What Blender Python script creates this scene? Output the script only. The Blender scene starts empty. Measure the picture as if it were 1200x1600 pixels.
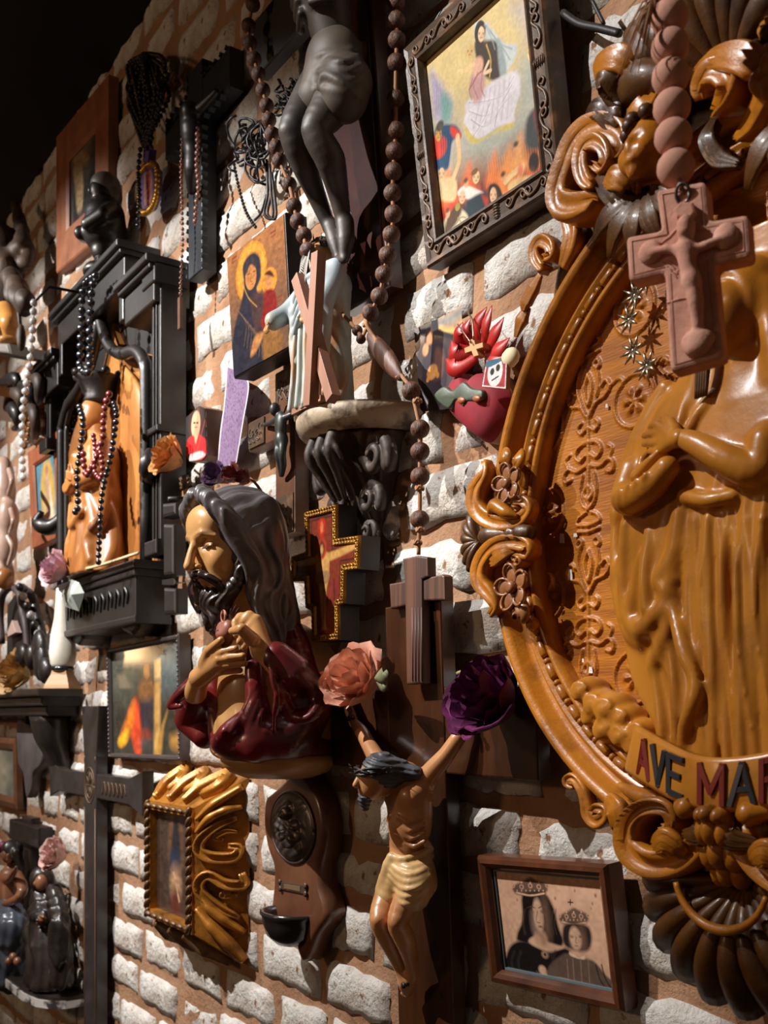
import bpy, math, random
import numpy as np
from mathutils import Matrix, Vector

# ------------------------------------------------------------------ camera, world, lights
SC = bpy.context.scene
COL = SC.collection
HZ = 1.6                                   # eye height; wall coordinates: u right, v up from eye height, w out of the wall
TH = math.atan(1100 / 1600)
C_, S_ = math.cos(TH), math.sin(TH)
FPX = 1600.0

cam = bpy.data.cameras.new('camera')
camo = bpy.data.objects.new('camera', cam)
COL.objects.link(camo)
cam.sensor_fit = 'AUTO'; cam.sensor_width = 36; cam.lens = 36
cam.shift_y = 0.2
cam.clip_start = .02
camo.location = (0, -1, HZ)
camo.rotation_euler = (math.pi / 2, 0, math.pi / 2 - TH)
cam.dof.use_dof = True; cam.dof.focus_distance = 1.5; cam.dof.aperture_fstop = 7.5
SC.camera = camo

world = bpy.data.worlds.new('world'); SC.world = world
world.use_nodes = True
bg = world.node_tree.nodes['Background']
bg.inputs[0].default_value = (1.0, .66, .44, 1)
bg.inputs[1].default_value = .085

def spot(name, loc, tgt, power, angle, blend, col, radius=.012):
    l = bpy.data.lights.new(name, 'SPOT'); l.energy = power; l.color = col
    l.spot_size = math.radians(angle); l.spot_blend = blend; l.shadow_soft_size = radius
    o = bpy.data.objects.new(name, l); COL.objects.link(o)
    o.location = (loc[0], -loc[2], HZ + loc[1])
    t = Vector((tgt[0], -tgt[2], HZ + tgt[1]))
    o.rotation_euler = (t - Vector(o.location)).to_track_quat('-Z', 'Y').to_euler()
    return o
KEY = (1.0, .97, .94)
spot('ceiling_spot', (-1.52, 1.77, 1.60), (-.86, .62, 0), 195, 38, .35, KEY)
spot('ceiling_spot', (-2.16, 1.77, 1.70), (-2.06, .10, 0), 390, 60, .50, KEY)
spot('ceiling_spot', (-3.35, 1.77, 1.70), (-3.12, .55, 0), 300, 62, .50, KEY)
def lamp(name, loc, power, col, r):
    l = bpy.data.lights.new(name, 'POINT'); l.energy = power; l.color = col; l.shadow_soft_size = r
    o = bpy.data.objects.new(name, l); COL.objects.link(o); o.location = (loc[0], -loc[2], HZ + loc[1])
lamp('warm_fill', (-3.0, 1.0, 4.2), 88, (1.0, .62, .36), .25)  # added warm frontal fill to lift the shadows; no actual lamp hangs here

vs = SC.view_settings
vs.view_transform = 'Standard'; vs.look = 'None'; vs.exposure = 0.0; vs.gamma = 1.0
vs.use_curve_mapping = False

# ------------------------------------------------------------------ small helpers
rnd = random.Random(7)
def sr(r, g, b):
    f = lambda x: x / 12.92 if x <= .04045 else ((x + .055) / 1.055) ** 2.4
    return (f(r / 255), f(g / 255), f(b / 255))
def UVW(px, py, w=0.0):
    a = (px - 600) / FPX; t = (1 - w) / (S_ + C_ * a)
    return np.array((t * (-C_ + S_ * a), t * (1120 - py) / FPX, w))

MATS = {}
def mat(name, col, rough=.6, metal=0.0, bump=None, var=None, spec=.5, coat=0.0, attr=False, stretch=(1, 1, 1), fleck=None, sheen=0.0, alpha=None):
    """procedural principled material; col sRGB 0-255. var=(col2, scale, lo, hi); bump=(scale, strength, dist[, detail]); fleck=(col, scale, lo, hi)"""
    if name in MATS: return MATS[name]
    m = bpy.data.materials.new(name); m.use_nodes = True
    nt = m.node_tree; b = nt.nodes['Principled BSDF']
    b.inputs['Roughness'].default_value = rough
    b.inputs['Metallic'].default_value = metal
    b.inputs['Specular IOR Level'].default_value = spec
    b.inputs['Coat Weight'].default_value = coat
    b.inputs['Coat Roughness'].default_value = .15
    tc = nt.nodes.new('ShaderNodeTexCoord'); mp = nt.nodes.new('ShaderNodeMapping')
    mp.inputs['Scale'].default_value = (stretch[0], stretch[2], stretch[1])
    nt.links.new(tc.outputs['Object'], mp.inputs['Vector'])
    def noise(scale, detail=4, rgh=.6):
        n = nt.nodes.new('ShaderNodeTexNoise'); n.inputs['Scale'].default_value = scale
        n.inputs['Detail'].default_value = detail; n.inputs['Roughness'].default_value = rgh
        nt.links.new(mp.outputs['Vector'], n.inputs['Vector']); return n.outputs['Fac']
    def ramp(src, lo, hi):
        r = nt.nodes.new('ShaderNodeMapRange'); r.inputs['From Min'].default_value = lo; r.inputs['From Max'].default_value = hi
        nt.links.new(src, r.inputs['Value']); return r.outputs['Result']
    def mix(fac, a, c2):
        x = nt.nodes.new('ShaderNodeMix'); x.data_type = 'RGBA'
        nt.links.new(fac, x.inputs['Factor'])
        if isinstance(a, tuple): x.inputs['A'].default_value = (*a, 1)
        else: nt.links.new(a, x.inputs['A'])
        x.inputs['B'].default_value = (*c2, 1)
        return x.outputs['Result']
    src = sr(*col)
    if attr:
        at = nt.nodes.new('ShaderNodeVertexColor'); at.layer_name = 'Col'; src = at.outputs['Color']
    if var: src = mix(ramp(noise(var[1]), var[2], var[3]), src, sr(*var[0]))
    if fleck: src = mix(ramp(noise(fleck[1], 3, .7), fleck[2], fleck[3]), src, sr(*fleck[0]))
    if isinstance(src, tuple): b.inputs['Base Color'].default_value = (*src, 1)
    else: nt.links.new(src, b.inputs['Base Color'])
    if bump:
        bn = nt.nodes.new('ShaderNodeBump'); bn.inputs['Strength'].default_value = bump[1]; bn.inputs['Distance'].default_value = bump[2]
        nt.links.new(noise(bump[0], bump[3] if len(bump) > 3 else 4, .65), bn.inputs['Height'])
        nt.links.new(bn.outputs['Normal'], b.inputs['Normal'])
    if alpha is not None:
        b.inputs['Transmission Weight'].default_value = alpha
    MATS[name] = m
    return m

class T:
    """a thing: an Empty at its base. Local axes u right, v up, w out; lean = top tipped out of the wall, yaw = turned about the vertical, roll = in the plane of the wall (degrees)."""
    def __init__(s, name, label, cat, org, lean=0, yaw=0, roll=0, group=None):
        s.o = np.array(org, float)
        rl, ry, rr = map(math.radians, (lean, yaw, roll))
        Rx = np.array([[1, 0, 0], [0, math.cos(rl), -math.sin(rl)], [0, math.sin(rl), math.cos(rl)]])
        Ry = np.array([[math.cos(ry), 0, math.sin(ry)], [0, 1, 0], [-math.sin(ry), 0, math.cos(ry)]])
        Rz = np.array([[math.cos(rr), -math.sin(rr), 0], [math.sin(rr), math.cos(rr), 0], [0, 0, 1]])
        s.R = Ry @ Rx @ Rz
        B = np.array([[1, 0, 0], [0, 0, -1], [0, 1, 0]], float)
        e = bpy.data.objects.new(name, None); COL.objects.link(e)
        e.empty_display_size = .03
        e.location = (s.o[0], -s.o[2], HZ + s.o[1])
        e.rotation_euler = Matrix((B @ s.R @ B.T).tolist()).to_euler()
        e['label'] = label; e['category'] = cat
        if group: e['group'] = group
        s.e = e
    def px(s, px, py, w=0.0):
        """local (u, v, w) of the point seen at pixel (px, py) lying in the local plane w"""
        a = (px - 600) / FPX; b = (1120 - py) / FPX
        d = np.array((-C_ + S_ * a, b, -S_ - C_ * a))
        c = s.R.T @ (np.array((0, 0, 1.0)) - s.o); d = s.R.T @ d
        t = (w - c[2]) / d[2]
        return c + t * d
    def pts(s, lst, w=0.0):
        return [s.px(p[0], p[1], p[2] if len(p) > 2 else w) for p in lst]

def mesh_obj(name, v, f, m, parent=None, smooth=True, cols=None, kind=None, label=None, loc=None):
    v = np.asarray(v, float).reshape(-1, 3)
    me = bpy.data.meshes.new(name)
    me.from_pydata(np.stack([v[:, 0], -v[:, 2], v[:, 1]], 1).tolist(), [], f if isinstance(f, list) else f.tolist())
    if smooth: me.polygons.foreach_set('use_smooth', [True] * len(me.polygons))
    if cols is not None:
        ca = me.color_attributes.new('Col', 'FLOAT_COLOR', 'POINT')
        c = np.ones((len(v), 4), np.float32); c[:, :3] = cols
        ca.data.foreach_set('color', c.ravel())
    me.materials.append(m); me.update()
    return link(name, me, parent, kind, label, loc)
def link(name, me, parent=None, kind=None, label=None, loc=None, scale=None, rot=None):
    o = bpy.data.objects.new(name, me); COL.objects.link(o)
    if parent is not None: o.parent = parent.e if isinstance(parent, T) else parent
    if loc is not None: o.location = (loc[0], -loc[2], loc[1])
    if scale is not None: o.scale = (scale[0], scale[2], scale[1])
    if rot is not None: o.rotation_euler = rot
    if kind: o['kind'] = kind
    if label: o['label'] = label
    return o

class MB:
    """collects shapes, then links them as ONE mesh object"""
    def __init__(s): s.v = []; s.f = []; s.n = 0
    def raw(s, v, f):
        v = np.asarray(v, float).reshape(-1, 3)
        s.v.append(v); n = s.n
        s.f.extend([[i + n for i in q] for q in f]); s.n += len(v); return s
    def box(s, lo, hi, bev=0.0):
        (a, b, c), (d, e, g) = lo, hi
        if bev <= 0:
            v = [(a, b, c), (d, b, c), (d, e, c), (a, e, c), (a, b, g), (d, b, g), (d, e, g), (a, e, g)]
            f = [(3, 2, 1, 0), (4, 5, 6, 7), (0, 1, 5, 4), (1, 2, 6, 5), (2, 3, 7, 6), (3, 0, 4, 7)]
            return s.raw(v, f)
        return s.prism([(a, b), (d, b), (d, e), (a, e)], c, g, bev)
    def prism(s, pts, w0, w1, bev=0.0, back=True):
        """outline (u,v) extruded from w0 to w1 with a chamfered front edge"""
        p = np.array([q[:2] for q in pts], float)
        ar = np.sum(p[:, 0] * np.roll(p[:, 1], -1) - np.roll(p[:, 0], -1) * p[:, 1])
        if ar < 0: p = p[::-1]
        n = len(p)
        rings = [(p, w0)]
        if bev > 0:
            rings += [(p, w1 - bev), (inset(p, bev * .3), w1 - bev * .3), (inset(p, bev), w1)]
        else: rings.append((p, w1))
        v = np.concatenate([np.column_stack([q, np.full(n, w)]) for q, w in rings])
        f = []
        for k in range(len(rings) - 1):
            for i in range(n):
                j = (i + 1) % n
                f.append((k * n + i, k * n + j, k * n + n + j, k * n + n + i))
        f.append(tuple(range((len(rings) - 1) * n, len(rings) * n)))
        if back: f.append(tuple(range(n - 1, -1, -1)))
        return s.raw(v, f)
    def sweep(s, path, prof, scl=None, closed=False, up=(0, 0, 1), caps=True):
        """profile (a, b) carried along a path; a = sideways (left of travel), b = along up. prof is closed."""
        P = np.array(path, float); n = len(P); pr = np.array(prof, float); m = len(pr)
        tg = (np.roll(P, -1, 0) - np.roll(P, 1, 0)) if closed else np.gradient(P, axis=0)
        tg /= np.linalg.norm(tg, axis=1)[:, None] + 1e-12
        upv = np.array(up, float)
        sd = np.cross(upv[None], tg); ln = np.linalg.norm(sd, axis=1)[:, None]
        sd = np.where(ln < 1e-4, np.array([[1.0, 0, 0]]), sd / (ln + 1e-12))
        nb = np.cross(tg, sd)
        if scl is None: scl = np.ones(n)
        scl = np.array(scl, float)
        if scl.ndim == 1: scl = np.stack([scl, scl], 1)
        v = P[:, None, :] + sd[:, None, :] * (pr[None, :, 0] * scl[:, :1])[:, :, None] + nb[:, None, :] * (pr[None, :, 1] * scl[:, 1:])[:, :, None]
        f = []
        for i in range(n if closed else n - 1):
            i2 = (i + 1) % n
            for j in range(m):
                j2 = (j + 1) % m
                f.append((i * m + j, i * m + j2, i2 * m + j2, i2 * m + j))
        if caps and not closed:
            f.append(tuple(range(m - 1, -1, -1))); f.append(tuple((n - 1) * m + j for j in range(m)))
        return s.raw(v.reshape(-1, 3), f)
    def tube(s, path, r, sides=8, closed=False, up=(0, 0, 1), flat=1.0):
        a = np.arange(sides) * 2 * math.pi / sides
        rr = np.array(r, float) if np.ndim(r) else np.full(len(path), r)
        return s.sweep(path, np.stack([np.cos(a), np.sin(a) * flat], 1), rr, closed, up)
    def lathe(s, prof, c=(0, 0, 0), axis='v', seg=16, a0=0.0, a1=2 * math.pi):
        """prof list of (r, h)"""
        full = abs(a1 - a0 - 2 * math.pi) < 1e-6
        n = seg if full else seg + 1
        an = a0 + np.arange(n) * (a1 - a0) / seg
        v = []
        for r, h in prof:
            for t in an:
                x, y = r * math.cos(t), r * math.sin(t)
                if axis == 'v': q = (x, h, -y)
                elif axis == 'w': q = (x, y, h)
                else: q = (h, x, y)
                v.append((q[0] + c[0], q[1] + c[1], q[2] + c[2]))
        f = []
        for i in range(len(prof) - 1):
            for j in range(n if full else n - 1):
                j2 = (j + 1) % n
                f.append((i * n + j, i * n + j2, i * n + n + j2, i * n + n + j))
        f.append(tuple(range(n - 1, -1, -1))); f.append(tuple((len(prof) - 1) * n + j for j in range(n)))
        return s.raw(v, f)
    def ell(s, c, r, seg=14, rings=8, roll=0.0):
        v = []; f = []
        cr, srr = math.cos(roll), math.sin(roll)
        for i in range(rings + 1):
            t = math.pi * i / rings
            for j in range(seg):
                p = 2 * math.pi * j / seg
                x, y, z = r[0] * math.sin(t) * math.cos(p), r[1] * math.cos(t), r[2] * math.sin(t) * math.sin(p)
                v.append((c[0] + x * cr - y * srr, c[1] + x * srr + y * cr, c[2] - z))
        for i in range(rings):
            for j in range(seg):
                j2 = (j + 1) % seg
                f.append((i * seg + j, i * seg + seg + j, i * seg + seg + j2, i * seg + j2))
        return s.raw(v, f)
    def grid(s, fn, nu, nv):
        """fn(a, b) arrays in 0..1 -> (n,3)"""
        a, b = np.meshgrid(np.linspace(0, 1, nu), np.linspace(0, 1, nv))
        v = fn(a.ravel(), b.ravel())
        f = [(j * nu + i, j * nu + i + 1, j * nu + nu + i + 1, j * nu + nu + i) for j in range(nv - 1) for i in range(nu - 1)]
        return s.raw(v, f)
    def mirror(s):
        """add a copy mirrored in u"""
        v = np.concatenate(s.v); v2 = v * np.array((-1, 1, 1)); n = len(v)
        f = [tuple(i + n for i in q[::-1]) for q in s.f]
        s.v = [v, v2]; s.f = s.f + f; s.n = 2 * n; return s
    def build(s, name, m, parent=None, **k):
        return mesh_obj(name, np.concatenate(s.v), s.f, m, parent, **k)

def inset(p, d):
    p = np.asarray(p, float); e = np.roll(p, -1, 0) - p
    e /= np.linalg.norm(e, axis=1)[:, None] + 1e-12
    nrm = np.stack([-e[:, 1], e[:, 0]], 1); pn = np.roll(nrm, 1, 0)
    b = nrm + pn; q = np.sum(b * b, 1)[:, None]
    return p + b * (2 * d / np.maximum(q, .8))
def smooth_path(pts, n=40, closed=False):
    """Catmull-Rom through the points, resampled to n"""
    P = np.array(pts, float)
    Q = np.vstack([P[-1], P, P[0], P[1]]) if closed else np.vstack([2 * P[0] - P[1], P, 2 * P[-1] - P[-2]])
    seg = len(P) if closed else len(P) - 1
    out = []
    for x in np.linspace(0, seg, n, endpoint=not closed):
        i = min(int(x), seg - 1); t = x - i
        a, b, c, d = Q[i], Q[i + 1], Q[i + 2], Q[i + 3]
        out.append(.5 * (2 * b + (c - a) * t + (2 * a - 5 * b + 4 * c - d) * t * t + (3 * b - a - 3 * c + d) * t ** 3))
    return np.array(out)
def taper(n, a, m, b, pos=.5):
    return np.interp(np.linspace(0, 1, n), [0, pos, 1], [a, m, b])
GUT = [(-1, -.9), (1, -.9), (1.05, .35), (.72, .8), (.35, .42), (-.35, .42), (-.72, .8), (-1.05, .35)]    # hollowed scroll section
FLUTE = [(-1, -.7), (1, -.7), (1.02, -.1), (.80, .30), (.58, .02), (.30, .48), (0, .20), (-.30, .48), (-.58, .02), (-.80, .30), (-1.02, -.1)]
DOME = [(-1, -.9), (1, -.9), (.98, .1), (.7, .62), (.25, .9), (-.25, .9), (-.7, .62), (-.98, .1)]
def circ(n, a=1.0, b=1.0):
    t = np.arange(n) * 2 * math.pi / n; return np.stack([a * np.cos(t), b * np.sin(t)], 1)

class Sdf:
    """smooth-union modelling on a grid, meshed with surface nets: one continuous surface"""
    def __init__(s, lo=None, hi=None, h=.003):
        s.h = h; s.ops = []; s.box = None if lo is None else (np.array(lo, float), np.array(hi, float))
    def hit(s, t, px, py, lift=0.0, lo=0.0, hi=.30):
        """front surface of what has been added so far, on the line of sight through that point of the photograph"""
        fs = [o[1] for o in s.ops if o[0] == 'put' and o[5] == 'u']
        P = np.array([t.px(px, py, w) for w in np.linspace(hi, lo, 120)])
        d = np.min([f(P[:, 0], P[:, 1], P[:, 2]) for f in fs], 0)
        i = np.argmax(d < 0) if (d < 0).any() else int(np.argmin(d))
        return P[i] + (0, 0, lift)
    def run(s):
        if s.box is None:
            b = [(o[2], o[3]) for o in s.ops if o[0] == 'put' and o[5] == 'u']
            s.lo = np.min([np.array(q[0], float) for q in b], 0) - 4 * s.h; hi = np.max([np.array(q[1], float) for q in b], 0) + 4 * s.h
        else: s.lo, hi = s.box
        n = np.ceil((hi - s.lo) / s.h).astype(int) + 1
        s.f = np.full(n, 9.0, np.float32)
        s.ax = [s.lo[i] + s.h * np.arange(n[i]) for i in range(3)]
        for o in s.ops:
            if o[0] == 'put': s._put(*o[1:])
            elif o[0] == 'cut': s._cut(o[1])
            else: s._disp(o[1])
    def put(s, fn, lo=None, hi=None, k=0.0, op='u', mg=None): s.ops.append(('put', fn, lo, hi, k, op, mg)); return s
    def cut(s, fn): s.ops.append(('cut', fn)); return s
    def disp(s, fn): s.ops.append(('disp', fn)); return s
    def sub(s, lo, hi, mg):
        sl = []; g = []
        for i in range(3):
            a = max(int((lo[i] - mg - s.lo[i]) / s.h), 0); b = min(int((hi[i] + mg - s.lo[i]) / s.h) + 2, s.f.shape[i])
            b = max(b, a + 1)
            sl.append(slice(a, b)); x = s.ax[i][a:b]
            sh = [1, 1, 1]; sh[i] = len(x); g.append(x.reshape(sh))
        return tuple(sl), g
    def _put(s, fn, lo=None, hi=None, k=0.0, op='u', mg=None):
        if lo is None: lo, hi = s.lo, s.lo + s.h * np.array(s.f.shape)
        sl, g = s.sub(lo, hi, (k + 4 * s.h) if mg is None else mg)
        d = fn(*g); o = s.f[sl]
        if o.size == 0: return s
        if op == 's': o2, d2 = -o, d
        else: o2, d2 = o, d
        if k > 0:
            q = np.maximum(k - np.abs(o2 - d2), 0) / k
            r = np.minimum(o2, d2) - q * q * k * .25
        else: r = np.minimum(o2, d2)
        s.f[sl] = -r if op == 's' else r
        return s
    def _cut(s, fn):
        """intersect with fn < 0"""
        _, g = s.sub(s.lo, s.lo + s.h * np.array(s.f.shape), 0)
        s.f = np.maximum(s.f, np.broadcast_to(fn(*g), s.f.shape)).astype(np.float32); return s
    def ball(s, c, r, k=0.0, op='u'): return s.ell(c, (r, r, r), k, op)
    def ell(s, c, r, k=0.0, op='u', R=None):
        m = max(r)
        def fn(x, y, z):
            x, y, z = x - c[0], y - c[1], z - c[2]
            if R is not None:
                x, y, z = (R[0][0] * x + R[1][0] * y + R[2][0] * z, R[0][1] * x + R[1][1] * y + R[2][1] * z, R[0][2] * x + R[1][2] * y + R[2][2] * z)
            a = np.sqrt((x / r[0]) ** 2 + (y / r[1]) ** 2 + (z / r[2]) ** 2)
            b = np.sqrt((x / r[0] ** 2) ** 2 + (y / r[1] ** 2) ** 2 + (z / r[2] ** 2) ** 2)
            return a * (a - 1) / (b + 1e-9)
        mm = (m, m, m) if R is not None else r
        return s.put(fn, [c[i] - mm[i] for i in range(3)], [c[i] + mm[i] for i in range(3)], k, op)
    def cap(s, a, b, ra, rb, k=0.0, op='u'):
        a = np.array(a, float); b = np.array(b, float); ab = b - a; L = float(ab @ ab) + 1e-12
        def fn(x, y, z):
            t = np.clip(((x - a[0]) * ab[0] + (y - a[1]) * ab[1] + (z - a[2]) * ab[2]) / L, 0, 1)
            return np.sqrt((x - a[0] - t * ab[0]) ** 2 + (y - a[1] - t * ab[1]) ** 2 + (z - a[2] - t * ab[2]) ** 2) - (ra + (rb - ra) * t)
        r = max(ra, rb)
        return s.put(fn, np.minimum(a, b) - r, np.maximum(a, b) + r, k, op)
    def chain(s, pts, rad, k=0.0, op='u'):
        rad = list(rad) if np.ndim(rad) else [rad] * len(pts)
        P = np.array(pts, float); r = max(rad)
        def fn(x, y, z):
            d = None
            for i in range(len(P) - 1):
                a = P[i]; ab = P[i + 1] - a; L = float(ab @ ab) + 1e-12
                t = np.clip(((x - a[0]) * ab[0] + (y - a[1]) * ab[1] + (z - a[2]) * ab[2]) / L, 0, 1)
                q = np.sqrt((x - a[0] - t * ab[0]) ** 2 + (y - a[1] - t * ab[1]) ** 2 + (z - a[2] - t * ab[2]) ** 2) - (rad[i] + (rad[i + 1] - rad[i]) * t)
                d = q if d is None else np.minimum(d, q)
            return d
        return s.put(fn, P.min(0) - r, P.max(0) + r, k, op)
    def _disp(s, fn):
        _, g = s.sub(s.lo, s.lo + s.h * np.array(s.f.shape), 0)
        s.f = (s.f + fn(*g)).astype(np.float32); return s
    def mesh(s):
        s.run(); f = s.f; f = np.pad(f, 1, constant_values=1.0); ins = f < 0
        lo = s.lo - s.h
        n = np.array(f.shape) - 1
        cnt = np.zeros(n, np.int8)
        offs = [(i, j, k) for i in (0, 1) for j in (0, 1) for k in (0, 1)]
        for o in offs: cnt += ins[o[0]:o[0] + n[0], o[1]:o[1] + n[1], o[2]:o[2] + n[2]]
        act = (cnt > 0) & (cnt < 8)
        idx = np.full(n, -1, np.int64); cells = np.argwhere(act); idx[act] = np.arange(len(cells))
        acc = np.zeros((len(cells), 3)); num = np.zeros(len(cells))
        for a in offs:
            for d in range(3):
                if a[d]: continue
                b = list(a); b[d] = 1
                ia = cells + a; ib = cells + b
                fa = f[ia[:, 0], ia[:, 1], ia[:, 2]]; fb = f[ib[:, 0], ib[:, 1], ib[:, 2]]
                mk = (fa < 0) != (fb < 0)
                t = fa[mk] / (fa[mk] - fb[mk])
                p = np.tile(np.array(a, float), (mk.sum(), 1)); p[:, d] += t
                acc[mk] += p; num[mk] += 1
        v = lo + s.h * (cells + acc / num[:, None])
        F = []
        for d in range(3):
            e, g = (d + 1) % 3, (d + 2) % 3
            sl0 = [slice(None)] * 3; sl1 = [slice(None)] * 3
            sl0[d] = slice(0, -1); sl1[d] = slice(1, None)
            for q in (e, g): sl0[q] = slice(1, -1); sl1[q] = slice(1, -1)
            A = ins[tuple(sl0)]; Bn = ins[tuple(sl1)]
            ch = np.argwhere(A != Bn); fl = A[tuple(ch.T)]
            off = np.zeros(3, int); off[e] = 1; off[g] = 1
            base = ch + off
            def at(de, dg):
                q = base.copy(); q[:, e] += de; q[:, g] += dg
                return idx[q[:, 0], q[:, 1], q[:, 2]]
            quad = np.stack([at(-1, -1), at(0, -1), at(0, 0), at(-1, 0)], 1)
            quad[~fl] = quad[~fl][:, ::-1]
            F.append(quad)
        return v, np.concatenate(F)
    def build(s, name, m, parent=None, colfn=None, **k):
        v, f = s.mesh()
        return mesh_obj(name, v, f, m, parent, cols=colfn(v) if colfn else None, **k)

def rotm(ax, deg):
    return np.array(Matrix.Rotation(math.radians(deg), 3, ax))

# ------------------------------------------------------------------ painter: flat print held as point colours on a fine sheet
class Paint:
    def __init__(s, quad, nx, ny, base):
        """quad (u0, v0, u1, v1) in the thing's local plane"""
        s.q = quad; s.nx, s.ny = nx, ny
        u, v = np.meshgrid(np.linspace(quad[0], quad[2], nx), np.linspace(quad[1], quad[3], ny))
        s.u, s.v = u, v
        s.c = np.ones((ny, nx, 3)) * np.array(sr(*base))
        s.soft = (quad[2] - quad[0]) / nx * 1.2
        s.rs = np.random.RandomState(3)
    def mixc(s, al, col):
        s.c = s.c * (1 - al[..., None]) + np.array(sr(*col)) * al[..., None]; return s
    def dpoly(s, pts):
        P = np.array([p[:2] for p in pts], float); x, y = s.u, s.v
        d = np.full(x.shape, 1e9); ins = np.zeros(x.shape, bool)
        for i in range(len(P)):
            a, b = P[i], P[(i + 1) % len(P)]
            e = b - a; t = np.clip(((x - a[0]) * e[0] + (y - a[1]) * e[1]) / (e @ e + 1e-12), 0, 1)
            d = np.minimum(d, (x - a[0] - t * e[0]) ** 2 + (y - a[1] - t * e[1]) ** 2)
            cr = ((a[1] > y) != (b[1] > y)) & (x < (b[0] - a[0]) * (y - a[1]) / (b[1] - a[1] + 1e-12) + a[0])
            ins ^= cr
        d = np.sqrt(d); return np.where(ins, -d, d)
    def poly(s, pts, col, soft=1.0, op=1.0, curve=True):
        if curve and len(pts) > 3: pts = smooth_path([p[:2] for p in pts], 6 * len(pts), True)
        d = s.dpoly(pts); w = s.soft * soft
        return s.mixc(np.clip(.5 - d / w, 0, 1) * op, col)
    def ell(s, c, r, col, soft=1.0, op=1.0, rot=0.0):
        x, y = s.u - c[0], s.v - c[1]; ca, sa = math.cos(rot), math.sin(rot)
        x, y = x * ca + y * sa, -x * sa + y * ca
        k = np.sqrt((x / r[0]) ** 2 + (y / r[1]) ** 2) + 1e-9
        d = (k - 1) * min(r)
        return s.mixc(np.clip(.5 - d / (s.soft * soft), 0, 1) * op, col)
    def ring(s, c, r, wd, col, op=1.0):
        x, y = s.u - c[0], s.v - c[1]
        k = np.sqrt((x / r[0]) ** 2 + (y / r[1]) ** 2)
        d = np.abs(k - 1) * min(r) - wd
        return s.mixc(np.clip(.5 - d / s.soft, 0, 1) * op, col)
    def line(s, pts, wd, col, op=1.0, soft=1.0, curve=True):
        P = smooth_path([p[:2] for p in pts], 5 * len(pts)) if curve and len(pts) > 2 else np.array([p[:2] for p in pts])
        d = np.full(s.u.shape, 1e9)
        for i in range(len(P) - 1):
            a, b = P[i], P[i + 1]; e = b - a
            t = np.clip(((s.u - a[0]) * e[0] + (s.v - a[1]) * e[1]) / (e @ e + 1e-12), 0, 1)
            d = np.minimum(d, (s.u - a[0] - t * e[0]) ** 2 + (s.v - a[1] - t * e[1]) ** 2)
        return s.mixc(np.clip(.5 - (np.sqrt(d) - wd) / (s.soft * soft), 0, 1) * op, col)
    def noise(s, amp, cells):
        g = s.rs.rand(cells[1] + 2, cells[0] + 2)
        fx = np.linspace(0, cells[0], s.nx); fy = np.linspace(0, cells[1], s.ny)
        ix, iy = fx.astype(int), fy.astype(int); tx, ty = (fx - ix)[None], (fy - iy)[:, None]
        tx = tx * tx * (3 - 2 * tx); ty = ty * ty * (3 - 2 * ty)
        z = (g[iy][:, ix] * (1 - tx) + g[iy][:, ix + 1] * tx) * (1 - ty) + (g[iy + 1][:, ix] * (1 - tx) + g[iy + 1][:, ix + 1] * tx) * ty
        s.c = np.clip(s.c * (1 + amp * (z[..., None] - .5) * 2), 0, 1); return s
    def sheet(s, name, m, parent, w=0.0, clip=None, thick=None, **k):
        nx, ny = s.nx, s.ny
        v = np.stack([s.u.ravel(), s.v.ravel(), np.full(nx * ny, w)], 1)
        i = np.arange(nx * ny).reshape(ny, nx)
        f = np.stack([i[:-1, :-1], i[:-1, 1:], i[1:, 1:], i[1:, :-1]], -1).reshape(-1, 4)
        col = s.c.reshape(-1, 3)
        if clip is not None:
            ins = (s.dpoly(clip) < 0).ravel()
            f = f[ins[f].all(1)]
            used = np.unique(f); mp = np.full(nx * ny, -1); mp[used] = np.arange(len(used))
            v, col, f = v[used], col[used], mp[f]
        return mesh_obj(name, v, f, m, parent, cols=col, smooth=False, **k)
# ------------------------------------------------------------------ room shell
M_BRICK = mat('whitewashed_brick', (222, 218, 212), .85, var=((190, 178, 165), 9, .42, .62), fleck=((142, 104, 74), 42, .60, .68), bump=(70, 1.0, .012, 8), spec=.2)
M_MORTAR = mat('tan_mortar', (160, 124, 96), .9, var=((138, 102, 76), 7, .4, .65), bump=(30, .8, .012, 6), spec=.15)
M_CEIL = mat('black_ceiling_paint', (14, 14, 18), .8, bump=(20, .3, .004))
M_FLOOR = mat('dark_floor', (48, 36, 28), .5, bump=(14, .2, .003))

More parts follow.
